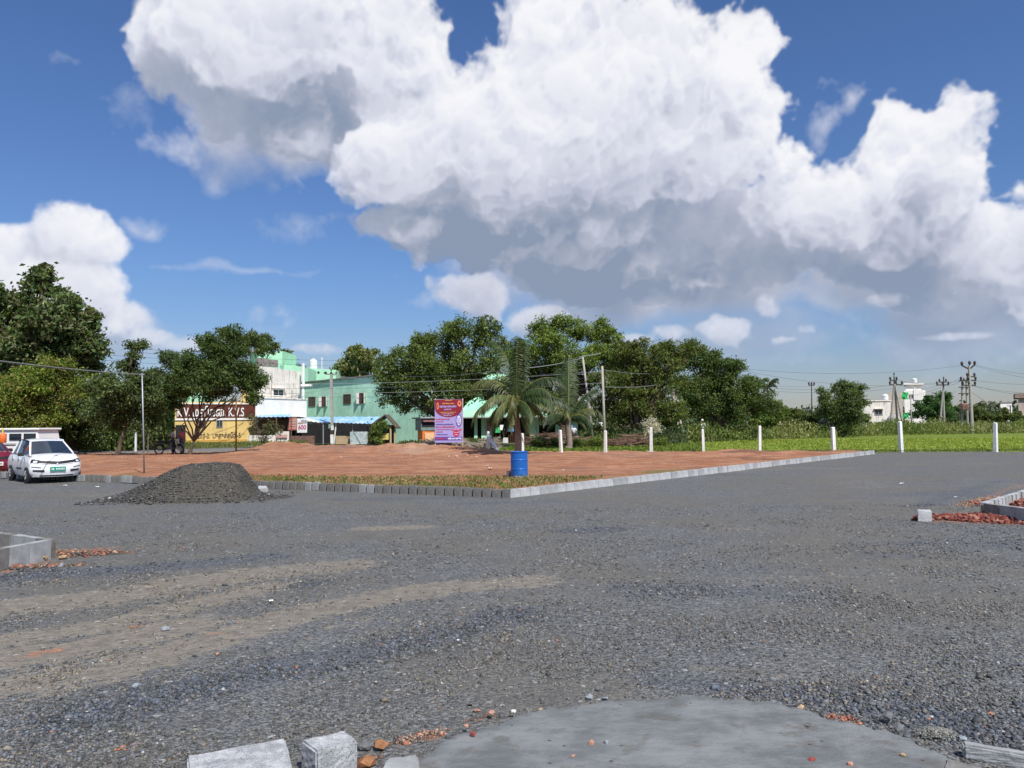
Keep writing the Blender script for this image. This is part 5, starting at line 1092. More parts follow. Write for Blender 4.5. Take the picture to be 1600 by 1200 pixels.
def subclumps(blobs, k, g, f=(.30, .50)):
    out = []
    for c, r in blobs:
        c = Vector(c); out.append((c, r * .62))
        for _ in range(k):
            d = Vector(g.standard_normal(3)).normalized(); out.append((c + Vector((d.x, d.y * .9, d.z * .85)) * r * g.uniform(.55, .95), r * g.uniform(*f)))
    return out
def px_blobs(bl, Y, g, dep=1.0):
    out = []
    for t in bl:
        u, v, r = t[:3]; dy = t[3] if len(t) > 3 else g.uniform(-.6, .6) * r * MPP(Y) * dep; out.append((P(u, v, Y + dy), r * MPP(Y)))
    return out
DG = [(.044, .066, .022), (.064, .088, .028), (.095, .118, .038)]; MG = [(.062, .092, .024), (.098, .132, .034), (.14, .172, .045)]; YG = [(.10, .15, .025), (.15, .20, .035), (.08, .12, .025)]; OL = [(.07, .085, .028), (.10, .11, .035), (.13, .12, .05), (.055, .08, .02)]; GG = [(.06, .085, .04), (.085, .115, .055), (.05, .07, .03)]
def branch(m, a, b_, r0, r1, g, wob=.08):
    a, b_ = Vector(a), Vector(b_); L = (b_ - a).length; n = 6; pts = []
    for k in range(n + 1):
        t = k / n; p = a.lerp(b_, t); off = Vector(g.standard_normal(3)) * L * wob * math.sin(t * math.pi) * .5; p += off + Vector((0, 0, L * .06 * math.sin(t * math.pi))); pts.append(p)
    m.tube(pts, [r0 + (r1 - r0) * k / n for k in range(n + 1)], 7); return pts
def tree(name, label, base, blobs, Y, n, size, cols, seed, r=.2, k=7, group=None, cat='tree', forks=None, bark=BARK, flat=.85, f=(.30, .50), spread=.26, trunk_v=None, asp=.42, inner=True):
    g = np.random.default_rng(seed); B_ = px_blobs(blobs, Y, g); b_ = P(base[0], base[1], Y) if len(base) == 2 else Vector(base); b_.z = 0
    t_ = thing(name, label, cat, b_, group=group); m = MB(); cen = sum((Vector(c) for c, _ in B_), Vector()) / len(B_)
    lo = min(c.z - q * .6 for c, q in B_); fork = Vector((b_.x + (cen.x - b_.x) * .3, b_.y, max(lo * .7, .6))) if trunk_v is None else P(*trunk_v, Y)
    branch(m, b_, fork, r, r * .75, g, .05); m.lathe([(r * 1.7, -.05), (r * 1.25, .15), (r, .5)], 8, b_)
    for c, q in B_:
        pts = branch(m, fork, Vector(c), r * .55, r * .10, g, .12)
        for _ in range(4): d = Vector(g.standard_normal(3)).normalized(); branch(m, pts[int(g.integers(3, 6))], Vector(c) + d * q * .75, r * .16, r * .03, g, .1)
    m.build('trunk', bark, t_, smooth=True)
    foliage('crown', subclumps(B_, k, g, f), n, size, cols, t_, seed, flat=flat, spread=spread, asp=asp)
    return t_
TG = 'trees round the plot'
# far left
tree('teak_tree', 'huge broad leaved tree with big leaves filling the left edge', (40, 712), [(60, 450, 34), (20, 500, 62), (85, 500, 60), (125, 520, 38), (60, 560, 75), (-30, 520, 80), (120, 570, 48), (70, 425, 18), (110, 475, 22), (-50, 470, 50)], 53, 19000, .33, [(.042, .066, .026), (.062, .092, .034), (.085, .118, .045), (.13, .15, .07), (.10, .095, .05)], 1, r=.4, group=TG, k=10, asp=.55, f=(.22, .42))
tree('bushy_tree', 'light yellow green feathery tree in front of the teak at left', (60, 716), [(70, 590, 38), (35, 610, 40), (110, 600, 30), (20, 640, 42), (80, 640, 36), (95, 570, 20), (-20, 620, 45)], 47, 15000, .17, YG + [(.11, .12, .03), (.16, .13, .05)], 2, r=.14, k=9, group=TG)
tree('bushy_tree', 'dark bush between the light green tree and the slender tree', (120, 714), [(120, 650, 34), (90, 670, 30), (150, 620, 26), (140, 675, 30), (60, 680, 28), (20, 690, 26)], 52, 12000, .20, DG + GG, 3, r=.12, group=TG)
tree('slender_tree', 'slender dark tree with bare top sprig and short leaning trunk', (184, 713), [(215, 540, 14), (209, 556, 9), (204, 575, 20), (190, 610, 34), (225, 600, 26), (170, 645, 36), (215, 650, 36), (240, 620, 24), (150, 605, 18), (190, 575, 12)], 46, 15000, .17, GG + DG, 4, r=.13, k=8, group=TG, trunk_v=(196, 668), f=(.25, .45))
tree('slender_tree', 'thin airy tree standing behind the slender dark tree', (240, 705), [(265, 560, 20), (250, 590, 24), (285, 575, 22), (262, 620, 26)], 62, 5200, .20, GG, 5, r=.14, k=8, group=TG, f=(.22, .38))
tree('forked_tree', 'dark spreading tree with forked trunk before the yellow wall', (296, 716), [(355, 540, 30), (330, 565, 34), (300, 600, 36), (370, 580, 32), (270, 605, 28), (345, 605, 26), (385, 605, 22), (395, 535, 12), (320, 535, 18), (335, 595, 34), (300, 570, 24), (400, 590, 20), (400, 620, 15), (262, 630, 22)], 46, 20000, .15, [(.032, .055, .018), (.045, .072, .022), (.07, .10, .03)], 6, r=.095, k=10, group=TG, trunk_v=(303, 690), f=(.25, .42))
tree('forked_tree', 'feathery dark tree top rising behind the forked tree', (400, 690), [(380, 530, 22), (405, 535, 20), (350, 520, 12), (425, 545, 12)], 82, 4200, .24, DG, 7, r=.2, k=8, group=TG)
tree('far_tree', 'small dark tree behind the pale mint roof', (450, 690), [(448, 560, 16), (452, 575, 14), (470, 578, 8)], 112, 1800, .32, DG, 8, r=.2, group=TG)
tree('far_tree', 'rounded olive tree with yellowish top behind the green building', (558, 690), [(545, 565, 22), (570, 562, 24), (557, 552, 14), (535, 580, 16), (585, 578, 14), (558, 585, 24)], 104, 6500, .40, [(.07, .10, .035), (.11, .13, .05), (.17, .16, .06)], 9, r=.3, group=TG, asp=.5)
tree('leafy_bush', 'dry brown and green shrub before the low white wall', (415, 706), [(400, 674, 10), (422, 668, 13), (437, 674, 9), (410, 686, 8), (392, 655, 9)], 64, 900, .15, [(.10, .09, .05), (.13, .10, .07), (.07, .09, .03)], 10, r=.07, cat='shrub', group='shrubs along the lane')
tree('leafy_bush', 'creeper covered bush leaning on the gabled kiosk', (588, 695), [(590, 672, 10), (586, 683, 9), (598, 662, 9), (592, 690, 6)], 75, 1800, .15, MG, 11, r=.06, cat='shrub', group='shrubs along the lane')
# middle
tree('neem_tree', 'big spreading neem tree hanging over the green building', (700, 700), [(725, 512, 32), (690, 530, 34), (755, 520, 30), (640, 560, 36), (620, 590, 34), (665, 590, 42), (720, 570, 46), (765, 560, 34), (610, 620, 24), (650, 630, 28), (700, 625, 30), (660, 545, 26), (740, 610, 30), (600, 565, 16), (650, 530, 14), (690, 590, 34), (735, 590, 30), (765, 610, 26), (640, 600, 28), (780, 540, 22)], 67, 30000, .20, MG + DG, 12, r=.35, k=9, group=TG, f=(.24, .42))
tree('neem_tree', 'tall bright green neem tree behind the palms', (880, 700), [(875, 508, 22), (850, 520, 28), (905, 515, 26), (830, 545, 28), (880, 550, 38), (940, 515, 22), (955, 530, 24), (925, 560, 34), (850, 590, 34), (900, 600, 34), (960, 570, 26), (815, 570, 22), (830, 622, 30), (862, 628, 28), (905, 638, 22), (785, 600, 28), (800, 560, 20)], 64, 27000, .20, MG + YG[:1], 13, r=.32, k=9, group=TG, f=(.24, .42))
tree('neem_tree', 'olive green tree right of the plain grey pole', (985, 698), [(985, 575, 32), (1020, 570, 34), (1045, 555, 28), (1010, 600, 38), (975, 620, 36), (1040, 600, 36), (1005, 640, 36), (960, 650, 28), (1045, 640, 32), (985, 545, 18), (1060, 565, 20), (950, 600, 30), (940, 635, 24), (1060, 640, 26), (975, 548, 24), (1003, 545, 22), (1030, 545, 20), (1075, 545, 18), (1090, 545, 12)], 61, 27000, .18, OL + MG[:2], 14, r=.28, k=9, group=TG, f=(.24, .42))
tree('dark_tree', 'dense dark tree behind the leaning brown pole', (1110, 692), [(1075, 560, 26), (1095, 590, 34), (1130, 580, 28), (1150, 605, 30), (1110, 620, 36), (1080, 610, 30), (1160, 630, 26), (1085, 640, 26), (1140, 645, 26), (1080, 540, 12), (1175, 608, 22), (1185, 640, 16), (1192, 625, 20), (1210, 636, 15), (1140, 572, 22), (1105, 560, 22)], 70, 24000, .20, DG + [(.06, .10, .03)], 15, r=.3, k=8, group=TG)
tree('leafy_bush', 'yellow green rounded bush at the foot of the dark tree', (1200, 690), [(1195, 640, 20), (1175, 625, 12), (1215, 640, 16), (1205, 660, 18), (1180, 655, 16)], 80, 5000, .2, YG + OL[:1], 16, r=.1, cat='shrub', group='field shrubs')
tree('round_tree', 'round airy tree standing alone at the field edge', (1318, 688), [(1310, 605, 16), (1335, 605, 16), (1290, 620, 16), (1320, 625, 26), (1345, 630, 16), (1300, 645, 24), (1335, 650, 22), (1280, 650, 12), (1312, 665, 18), (1350, 655, 10), (1285, 672, 9)], 84, 12500, .20, GG + MG[:2], 17, r=.16, k=8, group=TG, f=(.25, .42))
tree('dark_tree', 'dark rounded tree between the splayed poles and transformer', (1462, 668), [(1455, 625, 14), (1475, 622, 14), (1440, 640, 16), (1465, 642, 20), (1485, 640, 12), (1430, 650, 10), (1488, 655, 9)], 132, 6000, .32, [(.035, .075, .025), (.05, .10, .03)], 18, r=.2, group=TG)
for i, (u, v, r_, lab) in enumerate(((1525, 643, 12, 'low dark shrub right of the tallest pole'), (1568, 648, 10, 'low dark shrub in front of the white shed'), (1590, 650, 9, 'low shrub before the brown house'), (1240, 648, 16, 'spreading shrub left of the round tree'), (1262, 655, 12, 'small shrub touching the round tree'), (1540, 652, 8, 'tiny shrub far right between pole and shed'), (1222, 660, 14, 'greyish shrub with a pale bare stem'))):
    tree('leafy_bush', lab, (u, 672), [(u, v, r_), (u + r_ * .8, v + r_ * .4, r_ * .7), (u - r_ * .8, v + r_ * .4, r_ * .7), (u, v + r_ * .9, r_ * .8)], [118, 120, 118, 88, 86, 122, 84][i], 2200, .24, DG + OL[:2], 30 + i, r=.06, cat='shrub', group='field shrubs', k=5)
for i, (u, v, r_) in enumerate(((842, 690, 9), (868, 690, 6), (905, 692, 8), (930, 690, 10), (745, 694, 9), (1030, 690, 10))):
    tree('leafy_bush', ['dark shrub growing against the stick heap left of the second palm', 'low shrub beside the third white post', 'rounded shrub just right of the second palm', 'bright rounded shrub before the stick heap', 'dark shrub behind the braced white post', 'low bush right of the pale dry bush'][i], (u, v + 10), [(u, v, r_), (u + r_ * .5, v + 3, r_ * .6), (u - r_ * .5, v + 3, r_ * .6)], 53.5, 1300, .10, [DG, DG, MG, MG, DG, MG][i], 45 + i, r=.03, cat='shrub', group='shrubs before the stick heap', k=5)
tree('dry_bush', 'pale dry flowering bush behind a white post', (1015, 702), [(1012, 662, 8), (1020, 658, 6), (1024, 668, 7), (1016, 676, 7)], 51, 900, .09, [(.42, .38, .34), (.30, .27, .24), (.5, .46, .42)], 55, r=.03, cat='shrub')

# palms: every frond an object
PALMB = pmat('palm_bark', (.24, .19, .16), .95, .25, 9, .8, 30); FRG = pmat('frond_green', (1, 1, 1), .5, .12, 2, tint=True, spec=.35, trans=.22)
def frond(root, c, az_, el0, L, droop, w_, cols, g, nl=70, side_droop=.95):
    az_ += g.uniform(-.15, .15); dj = g.uniform(.85, 1.35); L *= g.uniform(.78, 1.0) if el0 < 1.2 else g.uniform(1.0, 1.12); n = 14; pts = []; d = Vector((math.cos(az_), math.sin(az_), 0)); p = Vector(c); e = el0
    for k in range(n + 1):
        pts.append(p.copy()); e -= droop * dj / n * (0.4 + 1.5 * k / n); p = p + (d * math.cos(e) + Vector((0, 0, math.sin(e)))) * (L / n)
    V, F, cl_ = [], [], []
    def P_(t): f_ = t * n; i = min(int(f_), n - 1); return pts[i].lerp(pts[i + 1], f_ - i)
    sd_ = Vector((-d.y, d.x, 0)); base = np.array(cols[int(g.integers(len(cols)))])
    for k in range(n):                           # rachis
        a, b_ = pts[k], pts[k + 1]; r_ = .028 * (1 - k / n) + .006; i0 = len(V); V += [a - sd_ * r_, a + sd_ * r_, b_ + sd_ * r_ * .9, b_ - sd_ * r_ * .9, a + Vector((0, 0, r_)), b_ + Vector((0, 0, r_))]
        F += [(i0, i0 + 1, i0 + 2, i0 + 3), (i0, i0 + 4, i0 + 5, i0 + 3), (i0 + 1, i0 + 4, i0 + 5, i0 + 2)]; cl_ += [np.array([.20, .20, .06])] * 6
    for s_ in (-1, 1):
        for k in range(nl):
            t = .10 + .90 * (k + .5 * g.random()) / nl; a = P_(t); tan = (P_(min(t + .04, 1)) - P_(max(t - .04, 0))).normalized(); ll = w_ * math.sin(min(1, (t * 1.25)) * math.pi * .62 + .28) * g.uniform(.8, 1.1); ll = max(ll, .12 * w_) * 1.35
            dr_ = (sd_ * s_ * .85 + tan * .65 - Vector((0, 0, side_droop * g.uniform(.5, 1.3)))).normalized(); mid = a + dr_ * ll * .5; tip = a + (dr_ * 1.0 - Vector((0, 0, .30))).normalized() * ll; wv = tan * (.020 + .014 * w_)
            i0 = len(V); V += [a - wv * .6, a + wv * .6, mid + wv, tip, mid - wv]; F += [(i0, i0 + 1, i0 + 2, i0 + 4), (i0 + 2, i0 + 3, i0 + 4, i0 + 4)]; cl_ += [base * g.uniform(.75, 1.25)] * 5
    F4 = [f if len(set(f)) == 4 else f for f in F]
    me = bpy.data.meshes.new('frond'); loc = world_of(root).to_translation(); me.from_pydata([tuple(Vector(v) - loc) for v in V], [], [tuple(dict.fromkeys(f)) for f in F4]); me.update()
    a_ = me.attributes.new('tint', 'FLOAT_COLOR', 'POINT'); c4 = np.ones((len(V), 4), np.float32); c4[:, :3] = np.array(cl_); a_.data.foreach_set('color', c4.ravel())
    return link('frond', me, root, FRG)
def palm(label, base, crown, r0, r1, fr, seed, group='coconut palms', rings=True, nuts=6, Lf=2.9):
    g = np.random.default_rng(seed); t_ = thing('coconut_palm', label, 'palm tree', base, group=group); m = MB(); n = 40; prof = []
    pts = [Vector(base).lerp(crown, k / n) + Vector((.04 * math.sin(k * .16), 0, 0)) for k in range(n + 1)]
    m.tube(pts, [(r0 + (r1 - r0) * (k / n) ** .6) * (1 + (.07 if k % 2 else -.03)) for k in range(n + 1)], 10).lathe([(r0 * 1.35, 0), (r0 * 1.15, .12), (r0, .3)], 10, base); m.build('trunk', PALMB, t_, smooth=True)
    for k in range(7): a = g.uniform(0, 6.28); d = Vector((math.cos(a), math.sin(a), .9)).normalized(); MB().tube([Vector(crown) - Vector((0, 0, .25)), Vector(crown) + d * .35], [.07, .03], 5).build('leaf_base', pmat('palm_fibre', (.26, .17, .09), .9), t_)
    for a, e, L, dr_, w_ in fr: frond(t_, crown, a, e, L, dr_, w_, [(.030, .055, .018), (.045, .078, .024), (.095, .115, .035)], g)
    return t_
bs = G(809, 713); cr_ = P(808, 626, bs.y)
D = math.radians
palm('coconut palm with dark wide fronds standing behind the blue drum', bs, cr_, .20, .15, [
    (D(95), D(86), 4.1, .5, .55), (D(70), D(80), 4.0, .6, .55), (D(120), D(78), 3.9, .7, .55), (D(270), D(82), 3.8, .7, .55), (D(10), D(62), 3.4, 1.3, .6), (D(172), D(60), 3.3, 1.4, .6), (D(-25), D(30), 3.2, 1.5, .62), (D(3), D(20), 3.2, 1.1, .6),
    (D(205), D(30), 3.2, 1.5, .62), (D(180), D(12), 3.3, 1.1, .6), (D(230), D(5), 2.8, 1.2, .6), (D(300), D(0), 2.7, 1.3, .6), (D(40), D(5), 2.8, 1.0, .55), (D(150), D(0), 3.0, 1.1, .55), (D(200), D(-25), 2.7, .8, .55), (D(-20), D(-35), 2.4, .8, .5), (D(260), D(35), 2.6, 1.9, .55), (D(60), D(45), 3.1, 1.6, .55),
    (D(330), D(48), 3.0, 1.5, .55), (D(140), D(50), 3.0, 1.5, .55), (D(250), D(-40), 2.2, .5, .5), (D(310), D(-45), 2.2, .5, .5), (D(190), D(-50), 2.3, .4, .5), (D(85), D(72), 3.9, .9, .6), (D(100), D(66), 3.9, 1.0, .6)], 3)
bs = G(889, 704.5); cr_ = P(889, 653, bs.y)
palm('younger coconut palm with upright yellow green fronds at the stick heap', bs, cr_, .22, .18, [
    (D(90), D(87), 4.0, .3, .6), (D(75), D(78), 3.9, .5, .6), (D(110), D(76), 3.9, .5, .6), (D(20), D(62), 3.5, .9, .6), (D(160), D(60), 3.6, .9, .6), (D(0), D(42), 3.0, 1.3, .55), (D(180), D(44), 3.2, 1.2, .55), (D(330), D(25), 2.4, 1.4, .5), (D(210), D(25), 2.6, 1.4, .5), (D(270), D(55), 2.4, 1.6, .5), (D(45), D(30), 2.6, 1.4, .5), (D(10), D(0), 2.0, 1.2, .4), (D(170), D(0), 2.0, 1.2, .4)], 4)
for i, (u, v, Y) in enumerate(((1184, 604, 120), (1199, 606, 118))):
    cr_ = P(u, v, Y); g = np.random.default_rng(60 + i)
    palm(['distant palm top behind the dark tree, left one of two', 'distant palm top just right of its twin behind the dark tree'][i], (cr_.x, cr_.y, 0), cr_, .16, .13, [(g.uniform(0, 6.28), D(g.uniform(-10, 80)), 2.3, 1.5, .55) for _ in range(14)], 70 + i, group='distant palms')
for i, u in enumerate((1531, 1543, 1556, 1509, 1581)):
    Y = 200; cr_ = P(u, 632 + i % 3, Y); g = np.random.default_rng(80 + i)
    palm(['tiny palm on the skyline just right of the tallest pole', 'tiny palm on the skyline, middle of three', 'tiny palm on the skyline left of the white shed', 'tiny palm behind the transformer stand', 'tiny palm between white shed and brown house'][i], (cr_.x, cr_.y, 0), cr_, .2, .15, [(g.uniform(0, 6.28), D(g.uniform(-10, 80)), 2.2, 1.5, .5) for _ in range(11)], 90 + i, group='distant palms')

# weeds, hedges and ground cover (nobody could count them)
def carpet(name, label, poly, n, h, size, cols, seed, hf=None, z0=0.0, asp=.25, flat=False, yp=1.0):
    g = np.random.default_rng(seed); pl = [p[:2] for p in poly]; xs_, ys_ = [p[0] for p in pl], [p[1] for p in pl]
    x = g.uniform(min(xs_), max(xs_), n * 3); y = g.uniform(min(ys_), max(ys_), n * 3); k = inpoly(x, y, pl); x, y = x[k][:n], y[k][:n]; m = len(x)
    hh = h * (0.55 + .75 * np.clip(vnoise(x, y, 2.6, seed + 3, 3) + .35, 0, 1)) * (1 if hf is None else hf(x, y))
    z = z0 + hh * g.random(m) ** .8
    out = g.standard_normal((m, 3)); out[:, 2] = np.abs(out[:, 2]) + (.2 if flat else .9); out /= np.linalg.norm(out, axis=1)[:, None]; sd_ = np.cross(out, g.standard_normal((m, 3))); sd_ /= np.linalg.norm(sd_, axis=1)[:, None] + 1e-9
    L = size * (.6 + .8 * g.random(m)); pos = np.stack([x, y, z], 1); V = np.stack([pos, pos + out * (L * .5)[:, None] + sd_ * (L * asp)[:, None], pos + out * L[:, None], pos + out * (L * .5)[:, None] - sd_ * (L * asp)[:, None]], 1).reshape(-1, 3)
    cols = np.array(cols); pa = np.clip((vnoise(x, y, 3.5, seed + 7, 3) * .5 + .5) * len(cols) + g.uniform(-.8, .8, m), 0, len(cols) - .01).astype(int); cc = cols[pa] * (.7 + .6 * g.random((m, 1))) * 1.15
    tag(np_mesh(name, V, np.arange(4 * m).reshape(m, 4), LEAF, None, col=np.repeat(cc, 4, 0)), label, name.replace('_', ' '), kind='stuff')
def band(pts): return [tuple(p[:2]) for p in pts]
WEED = [(.06, .09, .024), (.10, .13, .035), (.14, .165, .05), (.19, .18, .085), (.075, .11, .03)]
carpet('weeds', 'tall tangled weeds along the far edge of the crop field', band([P(1030, 660, 62), P(1100, 660, 64), P(1230, 660, 76), P(1400, 660, 92), P(1620, 660, 100), P(1640, 660, 118), P(1400, 660, 112), P(1200, 660, 92), P(1060, 660, 76)]), 70000, 2.0, .26, [tuple(1.2 * q for q in w_) for w_ in WEED], 101, hf=lambda x, y: .38 + .55 * np.clip(vnoise(x, y, 5.5, 133, 4) + .45, 0, 1.2))
carpet('undergrowth', 'dark undergrowth below the middle trees', band([P(900, 660, 60), P(1060, 660, 58), P(1100, 660, 75), P(930, 660, 75)]), 12000, 1.4, .26, DG + GG, 102)
carpet('weeds', 'weedy growth behind the plot below the banner', band([P(620, 660, 52.5), P(760, 660, 52), P(770, 660, 60), P(640, 660, 66)]), 9000, .55, .20, MG + OL, 103)
carpet('grass', 'short green grass strip behind the posts under the palms', band([P(775, 660, 49), P(1100, 660, 46.5), P(1100, 660, 60), P(800, 660, 58)]), 22000, .14, .13, [(.10, .15, .025), (.14, .19, .035), (.08, .12, .025)], 104, z0=.03)
carpet('crop_leaves', 'bright green low crop covering the field', band([(1, 48.2), (10, 47.5), (17, 44.8), (25, 43.8), (32, 43.2), (60, 43.2), (62, 72), (22, 72), (10, 64)]), 46000, .11, .12, [(.19, .245, .042), (.22, .27, .05), (.25, .29, .055), (.17, .22, .038)], 105, z0=.04, flat=True)
carpet('grass', 'ragged grass fringe between gravel and field by the posts', band([(16, 43.4), (25, 42.4), (32, 42.0), (62, 42.0), (62, 43.2), (32, 43.2), (25, 43.8), (16, 44.8)]), 7000, .08, .11, [(.14, .17, .04), (.10, .13, .03), (.20, .20, .07)], 112, z0=.0)
carpet('weeds', 'roadside weeds along the far side of the tarred lane', band([P(-60, 660, 60), P(300, 660, 64), P(480, 660, 71), P(480, 660, 75), P(300, 660, 70), P(-60, 660, 72)]), 24000, .42, .16, WEED, 106)
carpet('undergrowth', 'dark shrubby undergrowth behind the lane at far left', band([P(-120, 660, 56), P(170, 660, 58), P(270, 660, 62), P(270, 660, 72), P(-120, 660, 72)]), 42000, 3.6, .34, DG + MG + YG[:1], 107)
carpet('grass', 'sparse grass growing inside the kerb corner of the plot', band([K0 + Vector((-.2, .5, 0)), G(650, 772), G(420, 762), G(380, 752), G(600, 752), G(800, 752), G(950, 752), G(900, 760)]), 4200, .06, .07, [(.12, .14, .04), (.09, .13, .03), (.22, .19, .09)], 108, z0=.11)
carpet('treeline', 'far dark treeline on the horizon at right', band([P(1180, 650, 190), P(1680, 650, 190), P(1680, 650, 215), P(1180, 650, 215)]), 14000, 5.0, .9, [(.06, .085, .04), (.05, .075, .04), (.08, .10, .05)], 109)
carpet('treeline', 'far treeline glimpsed behind the buildings', band([P(-200, 650, 120), P(1180, 650, 120), P(1180, 650, 140), P(-200, 650, 140)]), 16000, 5.5, .8, [(.05, .08, .03), (.045, .07, .03), (.07, .10, .04)], 110)

# heaps of cut sticks behind the plot
def sticks(label, pts, h, n, seed, cols, kindn='stick_heap'):
    g = np.random.default_rng(seed); root = thing(kindn, label, 'stick heap', Vector((pts[0].x, pts[0].y, 0)))
    mats = [pmat('stick_%s' % w_, c_, .9, .25, 6) for w_, c_ in (('grey', (.30, .25, .20)), ('brown', (.18, .11, .075)), ('pale', (.42, .34, .26)), ('dark', (.09, .06, .045)))]
    bulk = MB()
    for i in range(n):
        t = g.random(); k = min(int(t * (len(pts) - 1)), len(pts) - 2); f_ = t * (len(pts) - 1) - k; p = pts[k].lerp(pts[k + 1], f_); p = Vector((p.x, p.y + g.uniform(-1.0, 1.0), 0)); hh = h * (.75 + .25 * math.sin(t * 3.1 * 2.3)) * (1 - .35 * abs(p.y - pts[k].y))
        p.z = g.random() ** .7 * hh + .04; L = g.uniform(.5, 1.7); a = g.normal(0, .35) + (math.pi if g.random() < .5 else 0); e = g.normal(0, .16); d = Vector((math.cos(a) * math.cos(e), math.sin(a) * math.cos(e), math.sin(e)))
        q0, q1 = p - d * L / 2, p + d * L / 2; q0.z = max(q0.z, .03); q1.z = max(q1.z, .03); bn = Vector(g.standard_normal(3)) * .06; mid = (q0 + q1) / 2 + bn; mid.z = max(mid.z, .03); r_ = g.uniform(.014, .045)
        if i < 70 and p.z > hh * .4: MB().tube([q0, mid, q1], [r_, r_ * .9, r_ * .55], 5).build('stick', mats[int(g.integers(4))], root)
        else: bulk.tube([q0, mid, q1], [r_, r_ * .9, r_ * .55], 4)
    o = bulk.build('stick_bulk', mats[int(seed) % 2], root); o['kind'] = 'stuff'
sticks('long heap of cut sticks and brushwood behind the posts and palms', [P(822, 690, 56), P(880, 690, 56.5), P(940, 690, 56), P(1005, 690, 55.5)], 1.15, 1100, 121, None)
sticks('dark tangled brushwood heap below the banner', [P(670, 700, 52), P(720, 700, 52), P(775, 700, 52.5)], 1.0, 520, 122, None)

# ------------------------------------------------------------------ vehicles
RUB = pmat('tyre_rubber', (.025, .025, .026), .85, .2, 20); HUB = pmat('hub_grey', (.22, .22, .23), .5, .15, 10, metal=.4); BLKP = pmat('black_plastic', (.018, .018, .02), .5, .1, 10)
CGL = pmat('car_glass', (.02, .03, .045), .04, .1, 1, spec=.9); CHR = pmat('chrome', (.7, .7, .72), .15, .05, 5, metal=1.0); LAMP = pmat('lamp_clear', (.65, .68, .70), .08, .1, 5, spec=.8)
def wheel(root, c, r, w_):
    R = Matrix.Rotation(math.pi / 2, 3, 'X')
    M_ = MB(); M_.lathe([(r * .62, -w_ / 2), (r * .9, -w_ / 2), (r, -w_ * .36), (r, w_ * .36), (r * .9, w_ / 2), (r * .62, w_ / 2)], 22, c, R)
    o = M_.build('wheel', RUB, root, local=True, smooth=False)
    s_ = 1 if c[1] > 0 else -1; m = MB(); m.lathe([(r * .62, 0), (r * .58, .03), (r * .2, .045), (r * .12, .07)], 18, (c[0], c[1] + s_ * (w_ / 2 - .03), c[2]), R if s_ < 0 else Matrix.Rotation(-math.pi / 2, 3, 'X'))
    m.build('rim', HUB, o, local=True)
    m = MB()
    for k in range(7): a = 2 * math.pi * k / 7; m.box((c[0] + math.cos(a) * r * .38, c[1] + s_ * (w_ / 2 + .012), c[2] + math.sin(a) * r * .38), (r * .34, .015, r * .10), R=Matrix.Rotation(-a, 3, 'Y'))
    m.build('spokes', pmat('hub_pale', (.38, .38, .39), .5, .1, 5), o, local=True)
